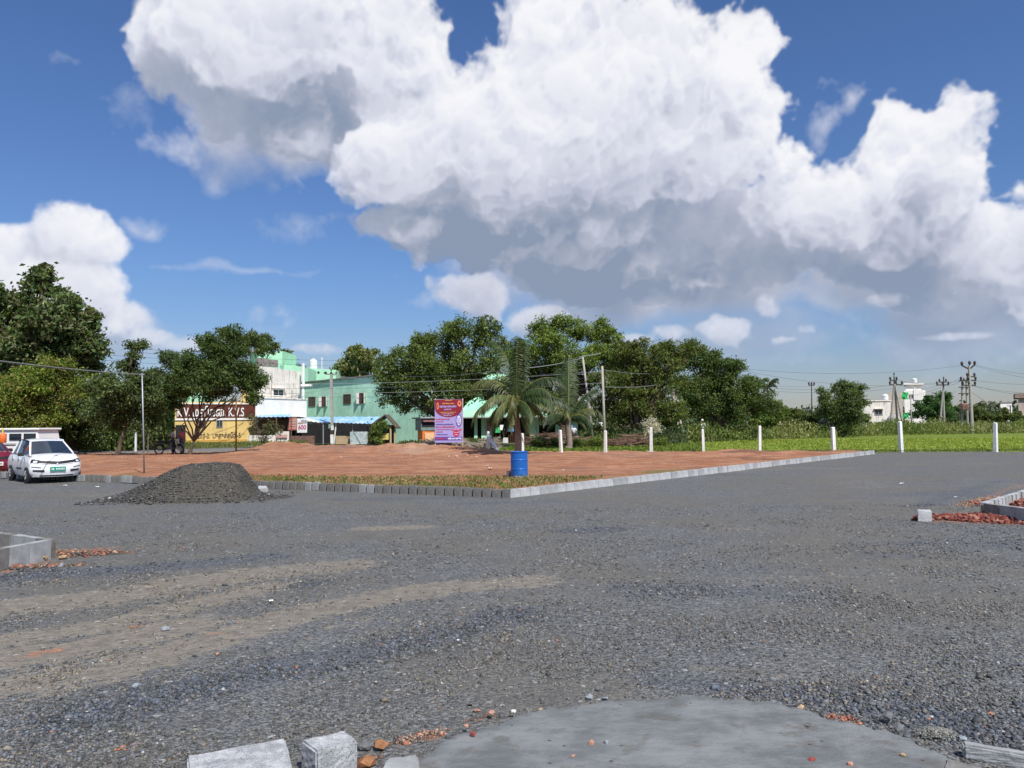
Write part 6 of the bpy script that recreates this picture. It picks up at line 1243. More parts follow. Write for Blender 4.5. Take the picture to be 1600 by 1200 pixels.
def hatchback(name, label, loc, rz, paint, sc=1.0, platec=None):
    root = thing(name, label, 'car', loc, rz, 'parked cars'); root.scale = (sc, sc, sc); L = 1.88
    ys_ = lambda t: .80 + .035 * math.sin(t * math.pi) - .05 * max(0, t - .75) / .25 - .05 * max(0, .2 - t) / .2
    ztop = lambda x: float(np.interp(x, [-1.9, -1.7, -1.2, .75, 1.1, 1.45, 1.9], [.94, 1.01, 1.03, 1.02, .99, .94, .84]))
    zbot = lambda x: float(np.interp(x, [-1.9, -1.7, 1.6, 1.9], [.34, .24, .22, .26]))
    def xf(s_, t): return L - .30 * abs(s_) ** 3.0 - .11 * abs(t - .42) ** 1.6 * 2.2 - (.05 if t > .9 else 0)
    def xr(s_, t): return -L + .16 * abs(s_) ** 3.5 + .10 * abs(t - .5) ** 1.5
    def side(s_):
        def fn(a, t): x = xr(s_, t) + (xf(s_, t) - xr(s_, t)) * a; zb, zt = zbot(x), ztop(x); return (x, s_ * ys_(t), zb + (zt - zb) * t)
        return fn
    def frontf(a, t): s_ = a * 2 - 1; x = xf(s_, t); xe = xf(1, t); zb, zt = zbot(xe), ztop(xe); return (x, s_ * ys_(t), zb + (zt - zb) * t + (.03 * (1 - s_ * s_) if t > .9 else 0))
    def rearf(a, t): s_ = a * 2 - 1; x = xr(s_, t); xe = xr(1, t); zb, zt = zbot(xe), ztop(xe); return (x, s_ * ys_(t), zb + (zt - zb) * t)
    def top(a, t):
        s_ = a * 2 - 1; x0, x1 = xr(1, 1) + (xr(s_, 1) - xr(1, 1)) , xf(s_, 1); x = x0 + (x1 - x0) * t; xe = xr(1, 1) + (xf(1, 1) - xr(1, 1)) * t; return (x, s_ * ys_(1), ztop(xe) + .045 * (1 - s_ * s_) * min(1, (1 - t) * 6 + .66))
    m = MB(); m.grid(side(-1), 36, 12).grid(side(1), 36, 12, flip=True).grid(frontf, 18, 12, flip=False).grid(rearf, 14, 12, flip=True).grid(top, 16, 36)
    m.add([(-1.7, -.72, .23), (1.6, -.72, .23), (1.6, .72, .23), (-1.7, .72, .23)], [(3, 2, 1, 0)])
    b_ = m.build('body', paint, root, smooth=True, local=True)
    bw = b_.modifiers.new('weld', 'WELD'); bw.merge_threshold = .004
    # cabin: roof skin, pillars and glass
    BASE = [(1.06, .70), (.20, .76), (-.55, .77), (-1.25, .76), (-1.76, .66)]; ROOF = [(.34, .54), (.08, .60), (-.55, .60), (-1.20, .58), (-1.50, .50)]; zB = [1.02, 1.03, 1.035, 1.04, 1.02]; zR = [1.45, 1.51, 1.54, 1.49, 1.41]
    m = MB()
    def roof(a, t): x = np.interp(t, [0, .12, .45, .85, 1], [p[0] for p in ROOF]); w_ = np.interp(x, [p[0] for p in ROOF][::-1], [p[1] for p in ROOF][::-1]); z = np.interp(x, [p[0] for p in ROOF][::-1], zR[::-1]); s_ = a * 2 - 1; return (float(x), s_ * float(w_), float(z) + .045 * (1 - s_ * s_))
    m.grid(roof, 10, 14)
    cab = m.build('roof', paint, root, smooth=True, local=True)
    def quadw(p, q, r, s_, out=0): return [p, q, r, s_]
    for sd_ in (-1, 1):
        B3 = [Vector((x, sd_ * y, z)) for (x, y), z in zip(BASE, zB)]; R3 = [Vector((x, sd_ * y, z)) for (x, y), z in zip(ROOF, zR)]
        for k in range(1, 5):
            if k == 4: ga, gb, gc, gd = B3[3], B3[4], R3[4], R3[3]
            else: ga, gb, gc, gd = B3[k - 1], B3[k], R3[k], R3[k - 1]
            o_ = Vector((0, sd_ * .004, 0)); sh = lambda a, b, f: a.lerp(b, f)
            m = MB(); cen = (ga + gb + gc + gd) / 4; ins = [q.lerp(cen, .05) for q in (ga, gb, gc, gd)]
            m.add([q + o_ for q in ins], [(0, 1, 2, 3) if sd_ > 0 else (3, 2, 1, 0)]); g_ = m.build('side_window' if k < 4 else 'quarter_panel', CGL if k < 4 else paint, root, local=True); g_.modifiers.new('thickness', 'SOLIDIFY').thickness = .012
        for a, c_, w_ in ((B3[0], R3[0], .055), (B3[1], R3[1], .03), (B3[2], R3[2], .06), (B3[3], R3[3], .07), (B3[4], R3[4], .07)): MB().bar(a, c_, w_, w_ * .8).build('pillar', paint if w_ > .05 else BLKP, root, local=True)
        m = MB(); m.tube([R3[0], R3[1], R3[2], R3[3], R3[4]], .028, 6).build('roof_rail', paint if sd_ > 0 else BLKP, root, local=True)
        MB().box((.62, sd_ * .90, 1.02), (.12, .20, .13), taper=.8).build('mirror', BLKP, root, local=True, bevel=.02)
        m = MB(); m.box((.1, sd_ * .845, .50), (.75, .012, .055)).build('door_trim', BLKP, root, local=True)
        for x in (.02, -.85): MB().box((x, sd_ * .835, .86), (.16, .03, .03)).build('door_handle', paint, root, local=True)
        for x in (.86, -.10, -1.02): MB().box((x, sd_ * .832, .66), (.010, .012, .52)).build('door_seam', BLKP, root, local=True)
        for x in (1.20, -1.20):
            m = MB(); m.lathe([(.36, -.02), (.36, .012), (.34, .016)], 22, (x, sd_ * .818, .30), Matrix.Rotation(-sd_ * math.pi / 2, 3, 'X')); m.build('wheel_arch', BLKP, root, local=True)
            wheel(root, (x, sd_ * .775, .29), .29, .175)
    m = MB(); m.grid(lambda a, t: (BASE[0][0] + .10 * (1 - (a * 2 - 1) ** 2) * (1 - t * .5) + (ROOF[0][0] - BASE[0][0]) * t, (a * 2 - 1) * (BASE[0][1] + (ROOF[0][1] - BASE[0][1]) * t) * .95, 1.03 + (1.475 - 1.03) * t + .02 * (1 - (a * 2 - 1) ** 2)), 12, 8).build('windscreen', CGL, root, smooth=True, local=True)
    m = MB(); m.grid(lambda a, t: (BASE[4][0] + (ROOF[4][0] - BASE[4][0]) * t, (a * 2 - 1) * (BASE[4][1] + (ROOF[4][1] - BASE[4][1]) * t) * .92, .995 + (1.41 - .995) * t), 6, 4, flip=True).build('rear_window', CGL, root, local=True)
    for s_ in (-1, 1): MB().bar((1.14, s_ * .30 + .1, 1.045), (1.08, s_ * .30 - .22, 1.085), .014).build('wiper', BLKP, root, local=True)
    # front details follow the nose
    def fp(s_, z, o_=.012):
        zb, zt = zbot(xf(1, .5)), ztop(xf(1, .5)); t = (z - zb) / (zt - zb); return (xf(s_, min(t, .9)) + o_, s_ * ys_(t), z)
    def fpanel(nm, mt, s0, s1, zlo, zhi, o_=.012, n=14, par=None): return MB().grid(lambda a, t: fp(s0 + (s1 - s0) * a, zlo(a) + (zhi(a) - zlo(a)) * t, o_), n, 3).build(nm, mt, par or root, local=True)
    fpanel('grille', BLKP, -.72, .72, lambda a: .665 + .06 * abs(a * 2 - 1) ** 1.5, lambda a: .765 + .05 * abs(a * 2 - 1))
    fpanel('grille_lip', paint, -.66, .66, lambda a: .640 + .06 * abs(a * 2 - 1) ** 1.5, lambda a: .662 + .06 * abs(a * 2 - 1) ** 1.5, .02)
    for s_ in (-1, 1):
        hl = MB().grid(lambda a, t: fp(s_ * (.70 + .28 * a), (.715 + .02 * a) + (.11 + .015 * a) * t, .016), 8, 3, flip=s_ < 0).build('headlight', BLKP, root, local=True)
        MB().grid(lambda a, t: fp(s_ * (.76 + .14 * a), .738 + .065 * t, .024), 5, 3, flip=s_ < 0).build('lamp_lens', LAMP, hl, local=True)
        MB().grid(lambda a, t: fp(s_ * (.50 + .40 * a), (.395 + .03 * a) + (.075 - .02 * a) * t, .014), 8, 2, flip=s_ < 0).build('fog_recess', BLKP, root, local=True)
        MB().grid(lambda a, t: fp(s_ * (.62 + .32 * a), (.545 + .035 * a) + .022 * t, .014), 8, 1, flip=s_ < 0).build('bumper_slit', BLKP, root, local=True)
    fpanel('chin', BLKP, -.70, .70, lambda a: .245, lambda a: .285, .008)
    if platec is None:
        p_ = MB().box((L + .02, 0, .50), (.025, .50, .15)).build('number_plate', pmat('plate_white', (.7, .7, .68), .5), root, local=True)
    else: p_ = MB().box((L + .02, 0, .50), (.025, .50, .15)).build('number_plate', platec, root, local=True)
    kk = np.random.default_rng(3)
    for i, y in enumerate(np.linspace(-.19, .19, 9)):
        if i in (2,): continue
        MB().box((L + .034, float(y), .50), (.006, .026, .065)).build('plate_mark', WHITEP if platec else INKD, p_, local=True)
    m = MB(); m.tube([(L + .02 - .02 * abs(math.cos(a)), .07 * math.cos(a), .725 + .035 * math.sin(a)) for a in [math.pi * 2 * k / 16 for k in range(17)]], .008, 5).build('emblem', CHR, root, local=True); MB().box((L + .02, 0, .72), (.02, .016, .06)).build('emblem_bar', CHR, root, local=True)
    return root
WHCAR = pmat('car_white', (.80, .81, .83), .35, .02, 1, coat=.6); MARC = pmat('car_maroon', (.16, .012, .03), .3, .05, 1, coat=.7)
f_ = G(58, 758); 
cpos = G(40, 757) ; cdir = Vector((0.70, -0.714, 0)).normalized(); ang = math.atan2(cdir.y, cdir.x)
gf = G(89, 754); cpos = Vector((gf.x, gf.y, 0)) - cdir * 1.62
hatchback('hatchback_car', 'white hatchback with green number plate parked on the gravel', cpos, ang, WHCAR, .90, pmat('plate_green', (.01, .26, .18), .4))
cp2 = G(-22, 744); cp2.z = 0
hatchback('hatchback_car', 'dark maroon car cut by the left edge behind the white hatchback', cp2 - cdir * 1.2, ang + .12, MARC, .93)
# white van behind
vp = P(24, 700, 31); vp.z = 0; root = thing('passenger_van', 'white high roofed van with small dark windows behind the parked cars', 'van', vp, 0)
W1 = pmat('van_white', (.76, .76, .75), .45, .03, 1, coat=.3); xr0, xr1 = P(-70, 700, 31).x - vp.x, P(60, 700, 31).x - vp.x; xt = P(56.5, 700, 31).x - vp.x; zt = P(30, 672, 31).z; zb_ = P(30, 676.5, 31).z
MB().add([(xr0, 0, .35), (xr1 + .12, 0, .35), (xr1 + .12, 1.6, .35), (xr0, 1.6, .35), (xr0, .06, zt), (xt, .06, zt), (xt, 1.5, zt), (xr0, 1.5, zt)], [(3, 2, 1, 0), (4, 5, 6, 7), (0, 1, 5, 4), (1, 2, 6, 5), (2, 3, 7, 6), (3, 0, 4, 7)]).build('body', W1, root, local=True, bevel=.05)
MB().box(((xr0 + xt) / 2 + .03, .78, zt + .035), (xt - xr0 + .12, 1.6, .09)).build('roof', W1, root, local=True, bevel=.03)
for u0, u1 in ((-40, -14), (-10, 9), (14, 32), (36.5, 54.5)):
    a, b_ = P(u0, 700, 31).x - vp.x, P(u1, 700, 31).x - vp.x; z0, z1 = P(30, 687, 31).z, P(30, 677.5, 31).z; w_ = MB().box(((a + b_) / 2, .02, (z0 + z1) / 2), (b_ - a, .05, z1 - z0)).build('window', BLKP, root, local=True); MB().box(((a + b_) / 2, -.006, (z0 + z1) / 2), (b_ - a - .04, .01, z1 - z0 - .04)).build('pane', CGL, w_, local=True)
MB().box(((xr0 + xr1) / 2, -.012, P(30, 693, 31).z), (xr1 - xr0, .03, .03)).build('side_strip', GREYS, root, local=True)
for x in (xr0 + .7, xr1 - .45): wheel(root, (x, .05, .30), .30, .2); wheel(root, (x, 1.55, .30), .30, .2)
ov = P(4, 683, 26.5); t_ = thing('orange_jerry_can', 'orange can with yellow spout standing above the maroon car at the left edge', 'container', (ov.x, ov.y, P(4, 692, 26.5).z)); MB().lathe([(.10, 0), (.12, .02), (.12, .26), (.07, .33)], 12, (ov.x, ov.y, P(4, 692, 26.5).z)).build('body', pmat('orange_plastic', (.75, .15, .03), .4), t_, smooth=True); MB().lathe([(.025, .33), (.025, .48), (.01, .52)], 8, (ov.x, ov.y, P(4, 692, 26.5).z)).build('spout', pmat('yellow_plastic', (.7, .5, .05), .4), t_)

# ------------------------------------------------------------------ motorcycle
def motorcycle(label, loc, rz, sc=1.0, group=None):
    r = thing('motorcycle', label, 'motorcycle', loc, rz, group); r.scale = (sc,) * 3; BK = pmat('bike_black', (.02, .02, .022), .35, .1, 5, coat=.3)
    for x in (.64, -.62):
        pts = [(x + .27 * math.cos(a), 0, .30 + .27 * math.sin(a)) for a in [2 * math.pi * k / 20 for k in range(21)]]; w_ = MB().tube(pts, .042, 6, caps=False).build('wheel', RUB, r, local=True)
        m = MB()
        for k in range(8): a = math.pi * k / 8; m.tube([(x + .25 * math.cos(a), 0, .30 + .25 * math.sin(a)), (x - .25 * math.cos(a), 0, .30 - .25 * math.sin(a))], .006, 4)
        m.lathe([(.05, -.05), (.05, .05)], 10, (x, 0, .30), Matrix.Rotation(math.pi / 2, 3, 'X')).build('spokes', CHR, w_, local=True)
        MB().tube([(x + .33 * math.cos(a), 0, .30 + .33 * math.sin(a)) for a in [D(25 if x > 0 else 40) + D(120) * k / 8 for k in range(9)]], .04, 5).build('mudguard', BK, r, local=True)
    for y in (-.09, .09): MB().tube([(.64, y, .30), (.46, y, .86)], .022, 6).build('fork', CHR, r, local=True)
    MB().tube([(.44, -.34, 1.0), (.48, -.12, .94), (.48, .12, .94), (.44, .34, 1.0)], .016, 6).build('handlebar', CHR, r, local=True)
    MB().lathe([(.03, -.08), (.09, -.04), (.10, .04), (.08, .07)], 12, (.56, 0, .86), Matrix.Rotation(math.pi / 2, 3, 'Y')).build('headlamp', LAMP, r, local=True)
    MB().add([(.40, -.10, .74), (.40, .10, .74), (-.02, .13, .72), (-.02, -.13, .72), (.36, -.07, .93), (.36, .07, .93), (.0, .09, .84), (.0, -.09, .84)], [(0, 1, 2, 3), (7, 6, 5, 4), (0, 4, 5, 1), (1, 5, 6, 2), (2, 6, 7, 3), (3, 7, 4, 0)]).build('tank', BK, r, local=True, bevel=.03)
    MB().box((-.36, 0, .79), (.72, .24, .10)).build('seat', BLKP, r, local=True, bevel=.03); MB().box((-.42, 0, .68), (.55, .20, .14), taper=.8).build('side_panel', BK, r, local=True)
    MB().box((.10, 0, .42), (.32, .22, .26)).lathe([(.09, 0), (.09, .26)], 10, (.14, 0, .50)).build('engine', pmat('engine_grey', (.12, .12, .125), .5, .2, 20, metal=.5), r, local=True)
    MB().tube([(.42, 0, .84), (.2, 0, .32), (-.25, 0, .30), (-.62, 0, .30)], .022, 6).tube([(.40, 0, .80), (-.1, 0, .66), (-.7, 0, .76)], .022, 6).build('frame', BLKP, r, local=True)
    MB().tube([(.2, -.13, .34), (-.2, -.15, .26), (-.75, -.16, .36)], [.02, .03, .042], 8).build('exhaust', CHR, r, local=True)
    for y in (-.26, .26): MB().tube([(.44, y, .98), (.42, y * 1.1, 1.14)], .008, 5).box((.42, y * 1.2, 1.17), (.02, .11, .07)).build('mirror', BLKP, r, local=True)
    MB().box((-.86, 0, .72), (.06, .14, .08)).build('tail_lamp', pmat('lamp_red', (.4, .01, .01), .3), r, local=True); MB().bar((-.1, .1, .3), (-.22, .28, .02), .02).build('side_stand', BLKP, r, local=True)
    return r
# ------------------------------------------------------------------ people
SKIN = pmat('skin_brown', (.17, .085, .05), .6, .08, 5); HAIR = pmat('hair_black', (.012, .010, .010), .6)
def skinned(name, joints, edges, mat, root, levels=2):
    me = bpy.data.meshes.new(name); me.from_pydata([j[:3] for j in joints], edges, []); me.update(); o = link(name, me, root, mat)
    me.skin_vertices.new() if hasattr(me.skin_vertices, 'new') else None
    s_ = o.modifiers.new('skin', 'SKIN'); s_.use_smooth_shade = True
    if len(me.skin_vertices):
        for i, j in enumerate(joints): sv = me.skin_vertices[0].data[i]; sv.radius = (j[3], j[4] if len(j) > 4 else j[3]); sv.use_root = (i == 0)
    ss_ = o.modifiers.new('smooth', 'SUBSURF'); ss_.levels = levels - 1; ss_.render_levels = levels - 1
    # keep the evaluated surface as a plain mesh
    bpy.context.view_layer.update(); ev = o.evaluated_get(bpy.context.evaluated_depsgraph_get()); nm = bpy.data.meshes.new_from_object(ev); o.modifiers.clear(); o.data = nm
    if not nm.materials: nm.materials.append(mat)
    nm.polygons.foreach_set('use_smooth', [True] * len(nm.polygons)); return o
def person(label, loc, rz, shirt, trouser, pose='stand', sc=1.0, arms=None, helmet=None):
    r = thing('person', label, 'person', loc, rz); r.scale = (sc,) * 3
    if pose == 'stand': hipz = .90; kn = [(.03, .10, .48), (-.02, -.10, .48)]; ft = [(0, .11, .07), (-.04, -.11, .07)]
    else: hipz = .86; kn = [(.38, .20, .78), (.38, -.20, .78)]; ft = [(.30, .20, .36), (.30, -.20, .36)]
    lean = .0 if pose == 'stand' else .10; H = hipz
    A = arms or [((.10, .27, H + .18), (.28, .20, H + .12)), ((.02, -.28, H + .16), (.10, -.28, H - .06))]
    J = [(0, 0, H, .13, .15), (lean * .5, 0, H + .22, .12, .14), (lean, 0, H + .44, .12, .17), (lean, 0, H + .56, .055), (lean + .02, 0, H + .63, .06), (lean + .02, 0, H + .72, .085, .075), (lean + .01, 0, H + .80, .06)]
    E = [(0, 1), (1, 2), (2, 3), (3, 4), (4, 5), (5, 6)]
    J.append((lean + .10, 0, H + .705, .018)); E.append((5, 7))          # nose
    for k, s_ in enumerate((1, -1)):
        i = len(J); J += [(0, s_ * .09, H - .08, .085), (*kn[k], .058), (*ft[k], .04), (ft[k][0] + .13, ft[k][1], .035 if pose == 'stand' else ft[k][2] - .03, .032)]; E += [(0, i), (i, i + 1), (i + 1, i + 2), (i + 2, i + 3)]
        i = len(J); el_, ha = A[k]; J += [(lean, s_ * .18, H + .46, .055), (*el_, .040), (*ha, .030)]; E += [(2, i), (i, i + 1), (i + 1, i + 2)]
        hd = (Vector(ha) - Vector(el_)).normalized(); b_ = len(J) - 1; hp_ = Vector(ha) + hd * .05; J.append((*hp_, .028, .02)); E.append((b_, b_ + 1)); pb = b_ + 1
        for q in range(4): i = len(J); f0 = hp_ + hd * .05 + Vector((0, 0, (q - 1.5) * .018)); J += [(*f0, .009), (*(f0 + hd * .035 + Vector((0, -.012 * s_, -.01))), .008)]; E += [(pb, i), (i, i + 1)]
        i = len(J); J.append((*(hp_ + Vector((.02, 0, .04))), .009)); E.append((pb, i))
    skinned('body', J, E, SKIN, r)
    T = [(0, 0, H - .02, .145, .165), (lean * .5, 0, H + .22, .135, .16), (lean, 0, H + .42, .135, .19), (lean, 0, H + .53, .075, .09)]; E2 = [(0, 1), (1, 2), (2, 3)]
    for k, s_ in enumerate((1, -1)): i = len(T); e_ = Vector(A[k][0]); sh = Vector((lean, s_ * .18, H + .46)); T += [(*sh, .075), (*(sh.lerp(e_, .8)), .060)]; E2 += [(2, i), (i, i + 1)]
    skinned('shirt', T, E2, shirt, r)
    L_ = [(0, 0, H - .02, .14, .15)]; E3 = []
    for k, s_ in enumerate((1, -1)): i = len(L_); L_ += [(0, s_ * .09, H - .10, .10), (*kn[k], .075), (ft[k][0], ft[k][1], ft[k][2] + .05, .058)]; E3 += [(0, i), (i, i + 1), (i + 1, i + 2)]
    skinned('trousers', L_, E3, trouser, r)
    hc = (lean, 0, H + .765); m = MB(); m.lathe([(.098, -.05), (.105, 0), (.092, .05), (.055, .085), (.01, .10)], 14, hc); m.v = [(x - .012 - (.02 if z < hc[2] else 0), y * .88, z) for x, y, z in m.v]; m.build('hair' if helmet is None else 'helmet', HAIR if helmet is None else helmet, r, smooth=True, local=True)
    return r
SHW = pmat('shirt_white', (.62, .64, .70), .85, .08, 8); SHP = pmat('shirt_pink', (.62, .16, .18), .85, .1, 8); TRD = pmat('trousers_dark', (.03, .035, .05), .9); TRG = pmat('trousers_grey', (.22, .20, .20), .9)
bp_ = G(263.5, 713.5); bp_.z = plot_z(np.array([bp_.x]), np.array([bp_.y]))[0] + .0
motorcycle('black motorcycle standing side on at the edge of the plot under the forked tree', bp_, D(-6), 1.02)
p1 = G(269, 712); p1.z = .08; person('person in a pale shirt and dark trousers standing behind the motorcycle', Vector((P(270, 700, bp_.y + .45).x, bp_.y + .45, .12)), D(195), SHW, TRD, arms=[((.12, .27, 1.10), (.34, .30, 1.12)), ((.16, -.27, 1.10), (.36, -.18, 1.05))])
person('person in a red pink shirt standing in front of the motorcycle handlebar', Vector((P(284.5, 700, bp_.y + .5).x, bp_.y + .5, .12)), D(170), SHP, TRG)
# rider and motorcycle on the bank in the field
q = P(1287, 668, 84); q.z = P(1287, 672, 84).z; mb = motorcycle('motorcycle half hidden in weeds carrying a rider in blue', q, D(-10), 1.0); person('person in a pale blue shirt riding a motorcycle past the round tree', q + Vector((-.22, -.04, 0)), D(-10), pmat('shirt_blue', (.25, .45, .70), .8), TRD, pose='sit', arms=[((.28, .24, 1.10), (.46, .30, 1.02)), ((.28, -.24, 1.10), (.46, -.30, 1.02))])
m = MB(); m.prism([(q.x - 1.2, q.y - .5), (q.x + 1.2, q.y - .5), (q.x + 1.4, q.y + .8), (q.x - 1.4, q.y + .8)], -.05, q.z); tag(m.build('earth_bank', pmat('bank_soil', (.07, .09, .03), .95, .3, 2)), kind='structure')
q = P(1098, 680, 66); q.z = .25; person('person with a white helmet behind the weeds right of the brown pole', q, D(60), SHW, TRD, helmet=PLASW, sc=1.05); tag(MB().box((q.x, q.y, .12), (1.5, 1.2, .26)).build('earth_bank', MATS['bank_soil']), kind='structure')
q = P(896.5, 680, 72); q.z = 0; person('person in white sitting low before the green shops right of the second palm', q, D(-90), SHW, TRD, sc=1.0)
for x_, lab in ((868, 'motorcycle parked in the shade left of the leaning pole'), (905, 'motorcycle parked in the shade below the green roof')):
    q = P(x_, 680, 73); q.z = 0; motorcycle(lab, q, D(20), 1.0, 'motorcycles parked at the shops')
q = P(938, 680, 70); q.z = 0; person('person in red standing between the two poles at the shops', q, D(-60), pmat('shirt_red', (.5, .05, .06), .8), TRG)

# ------------------------------------------------------------------ blue drum and small bucket
b_ = G(811.5, 744.5); b_.z = plot_z(np.array([b_.x]), np.array([b_.y]))[0] - .01; b_ = P(811.5, 744, b_.y - 1.6); b_.z = plot_z(np.array([b_.x]), np.array([b_.y]))[0] - .02
hd_ = P(811.5, 704.5, b_.y).z - b_.z; rd_ = 13.2 * MPP(b_.y); t_ = thing('plastic_drum', 'blue plastic drum standing on the red earth in front of the palm', 'drum', b_)
DRB = pmat('drum_blue', (.008, .11, .43), .42, .12, 3, .1, 30, col2=(.03, .18, .48), thr=.6, spec=.45)
pr = [(0.90, 0), (.97, .015), (1, .05), (1, .30), (1.03, .315), (1.03, .34), (1, .355), (1, .64), (1.03, .655), (1.03, .68), (1, .695), (1, .93), (1.04, .94), (1.04, .975), (.99, .985), (.96, .97), (.1, .965)]
MB().lathe([(r_ * rd_, z_ * hd_) for r_, z_ in pr], 36, b_).build('shell', DRB, t_, smooth=False); dd = bpy.data.objects[t_.children[0].name]; dd.data.polygons.foreach_set('use_smooth', [True] * len(dd.data.polygons)); es = dd.modifiers.new('edges', 'EDGE_SPLIT')
MB().lathe([(rd_ * 1.035, hd_ * .945), (rd_ * 1.05, hd_ * .95), (rd_ * 1.05, hd_ * .97), (rd_ * 1.03, hd_ * .975)], 36, b_).build('rim', pmat('drum_rim', (.01, .08, .30), .5), t_)
MB().lathe([(rd_ * 1.003, .002), (rd_ * 1.003, .06)], 36, b_ ).build('mud_splash', pmat('mud_blue_grey', (.25, .24, .30), .9, .3, 8), t_)
b2_ = P(795, 745, b_.y + .2); b2_.z = plot_z(np.array([b2_.x]), np.array([b2_.y]))[0] - .01; t_ = thing('paint_tin', 'small grey tin standing left of the blue drum', 'tin', b2_); h_ = 9 * MPP(b2_.y)
MB().lathe([(h_ * .36, 0), (h_ * .40, h_ * .04), (h_ * .40, h_ * .95), (h_ * .44, h_)], 16, b2_).build('body', pmat('tin_grey', (.42, .43, .45), .5, .2, 15, col2=(.2, .2, .22), thr=.55), t_, smooth=True); MB().tube([(b2_.x - h_ * .42, b2_.y, b2_.z + h_ * .9), (b2_.x, b2_.y - h_ * .45, b2_.z + h_ * .5), (b2_.x + h_ * .42, b2_.y, b2_.z + h_ * .9)], .006, 5).build('handle', GALV, t_)

# ------------------------------------------------------------------ concrete blocks lying around
BLK = bpy.data.materials.new('block_concrete'); BLK.use_nodes = True; BLK.node_tree.nodes.clear(); t = NT(BLK.node_tree)
co = t.n('ShaderNodeTexCoord').outputs['Object']; c = t.mix(t.ss(t.noise(co, 14, 6, .65), .35, .65), (.27, .285, .30), (.47, .48, .49))
vd = t.vor(co, 105, 'F1'); pk = t.sep(t.vor(co, 105, 'F1', out='Color'))[0]; hole = t.m('MULTIPLY', t.ss(vd, .14, .40, 1, 0), t.ss(pk, .45, .70)); c = t.mix(t.m('MULTIPLY', hole, .8), c, (.10, .10, .11)); c = t.mix(t.ss(t.noise(co, 60, 4, .7), .60, .72, 0, .6), c, (.14, .14, .14))
b = t.n('ShaderNodeBsdfPrincipled'); t.put(b.inputs['Base Color'], c); b.inputs['Roughness'].default_value = .9; bpn = t.n('ShaderNodeBump'); bpn.inputs['Strength'].default_value = .9; bpn.inputs['Distance'].default_value = .006
t.put(bpn.inputs['Height'], t.m('SUBTRACT', t.noise(co, 90, 5, .7), t.m('MULTIPLY', hole, 1.0))); t.L.new(bpn.outputs[0], b.inputs['Normal']); o_ = t.n('ShaderNodeOutputMaterial'); t.L.new(b.outputs[0], o_.inputs[0])
def rough_block(name, label, top4, h, seed, mat=BLK, z0=0.0, cut=None, cat='concrete block', group=None):
    """top4: the four top corners as photo pixels at height h, clockwise from far left"""
    import bmesh
    g = np.random.default_rng(seed); T = [G(u, v, z0 + h) for u, v in top4]; bm = bmesh.new(); top_ = [bm.verts.new(p) for p in T]; bot = [bm.verts.new(Vector((p.x, p.y, z0 - .01))) for p in T]
    bm.faces.new(top_); bm.faces.new(bot[::-1])
    for i in range(4): bm.faces.new((top_[i], bot[i], bot[(i + 1) % 4], top_[(i + 1) % 4]))
    bmesh.ops.recalc_face_normals(bm, faces=bm.faces[:]); bmesh.ops.bevel(bm, geom=bm.edges[:], offset=.010, segments=2, affect='EDGES')
    bmesh.ops.subdivide_edges(bm, edges=[e for e in bm.edges if e.calc_length() > .05], cuts=6, use_grid_fill=True)
    for v in bm.verts: n_ = v.normal.copy() if v.normal.length else Vector((0, 0, 1)); s_ = math.sin(v.co.x * 140 + seed) * math.sin(v.co.y * 170) * math.sin(v.co.z * 150 + 1); v.co += n_ * (.0022 * s_ + g.normal(0, .0012))
    me = bpy.data.meshes.new(name); bm.to_mesh(me); bm.free(); o = link(name, me, None, mat); tag(o, label, cat, group); return o
LB = 'loose concrete kerb blocks'
rough_block('concrete_block', 'large flat grey speckled concrete block cut by the bottom edge', [(292, 1181), (446, 1152), (462, 1222), (296, 1262)], .10, 3, group=LB)
rough_block('concrete_block', 'squat speckled concrete block beside a rust orange stone', [(470, 1156), (540, 1141), (559, 1156), (494, 1174)], .15, 4, group=LB)
rough_block('concrete_block', 'small pale concrete block lying on the gravel before the right rubble', [(1433, 796), (1454, 796), (1456, 799), (1433.5, 799)], .17, 5, mat=CONC_P, group=LB)
rough_block('concrete_block', 'pale concrete block lying at the foot of the heap', [(404, 759), (416, 759), (419, 763), (403, 763)], .10, 6, mat=CONC_P, group=LB)
rough_block('concrete_slab', 'long rough kerb slab half buried at the bottom right edge', [(1502, 1156), (1622, 1176), (1618, 1182), (1505, 1163)], .07, 7, mat=CONC, cat='slab', group='half buried slabs')
rough_block('concrete_slab', 'flat grey slab poking from the gravel in the bottom right corner', [(1478, 1183), (1538, 1199), (1530, 1240), (1462, 1230)], .035, 8, mat=CONC_D, cat='slab', group='half buried slabs')
rough_block('concrete_slab', 'rough bluish cement lump at the bottom edge below the brick crumbs', [(604, 1184), (652, 1178), (662, 1230), (585, 1230)], .045, 9, mat=CONC, cat='slab', group='half buried slabs')
PROT = rock_protos(12, np.random.default_rng(66), sub=True)
def stone(name, label, u, v, wpx, mat, seed, hf=.75, z=0.0, group='single loose stones'):
    g = np.random.default_rng(seed); c_ = G(u, v, z); s_ = wpx * MPP((c_ - Vector((0, 0, CAMH))).length) / 2; V, F = PROT[seed % 12]; me = bpy.data.meshes.new(name); me.from_pydata([(float(a) * s_, float(b) * s_ * .9, float(q_) * s_ * hf) for a, b, q_ in V], [], F.tolist()); o = link(name, me, None, mat); o.location = c_ + Vector((0, 0, s_ * hf * .45)); o.rotation_euler = (g.uniform(-.3, .3), g.uniform(-.3, .3), g.uniform(0, 6)); tag(o, label, 'stone', group)
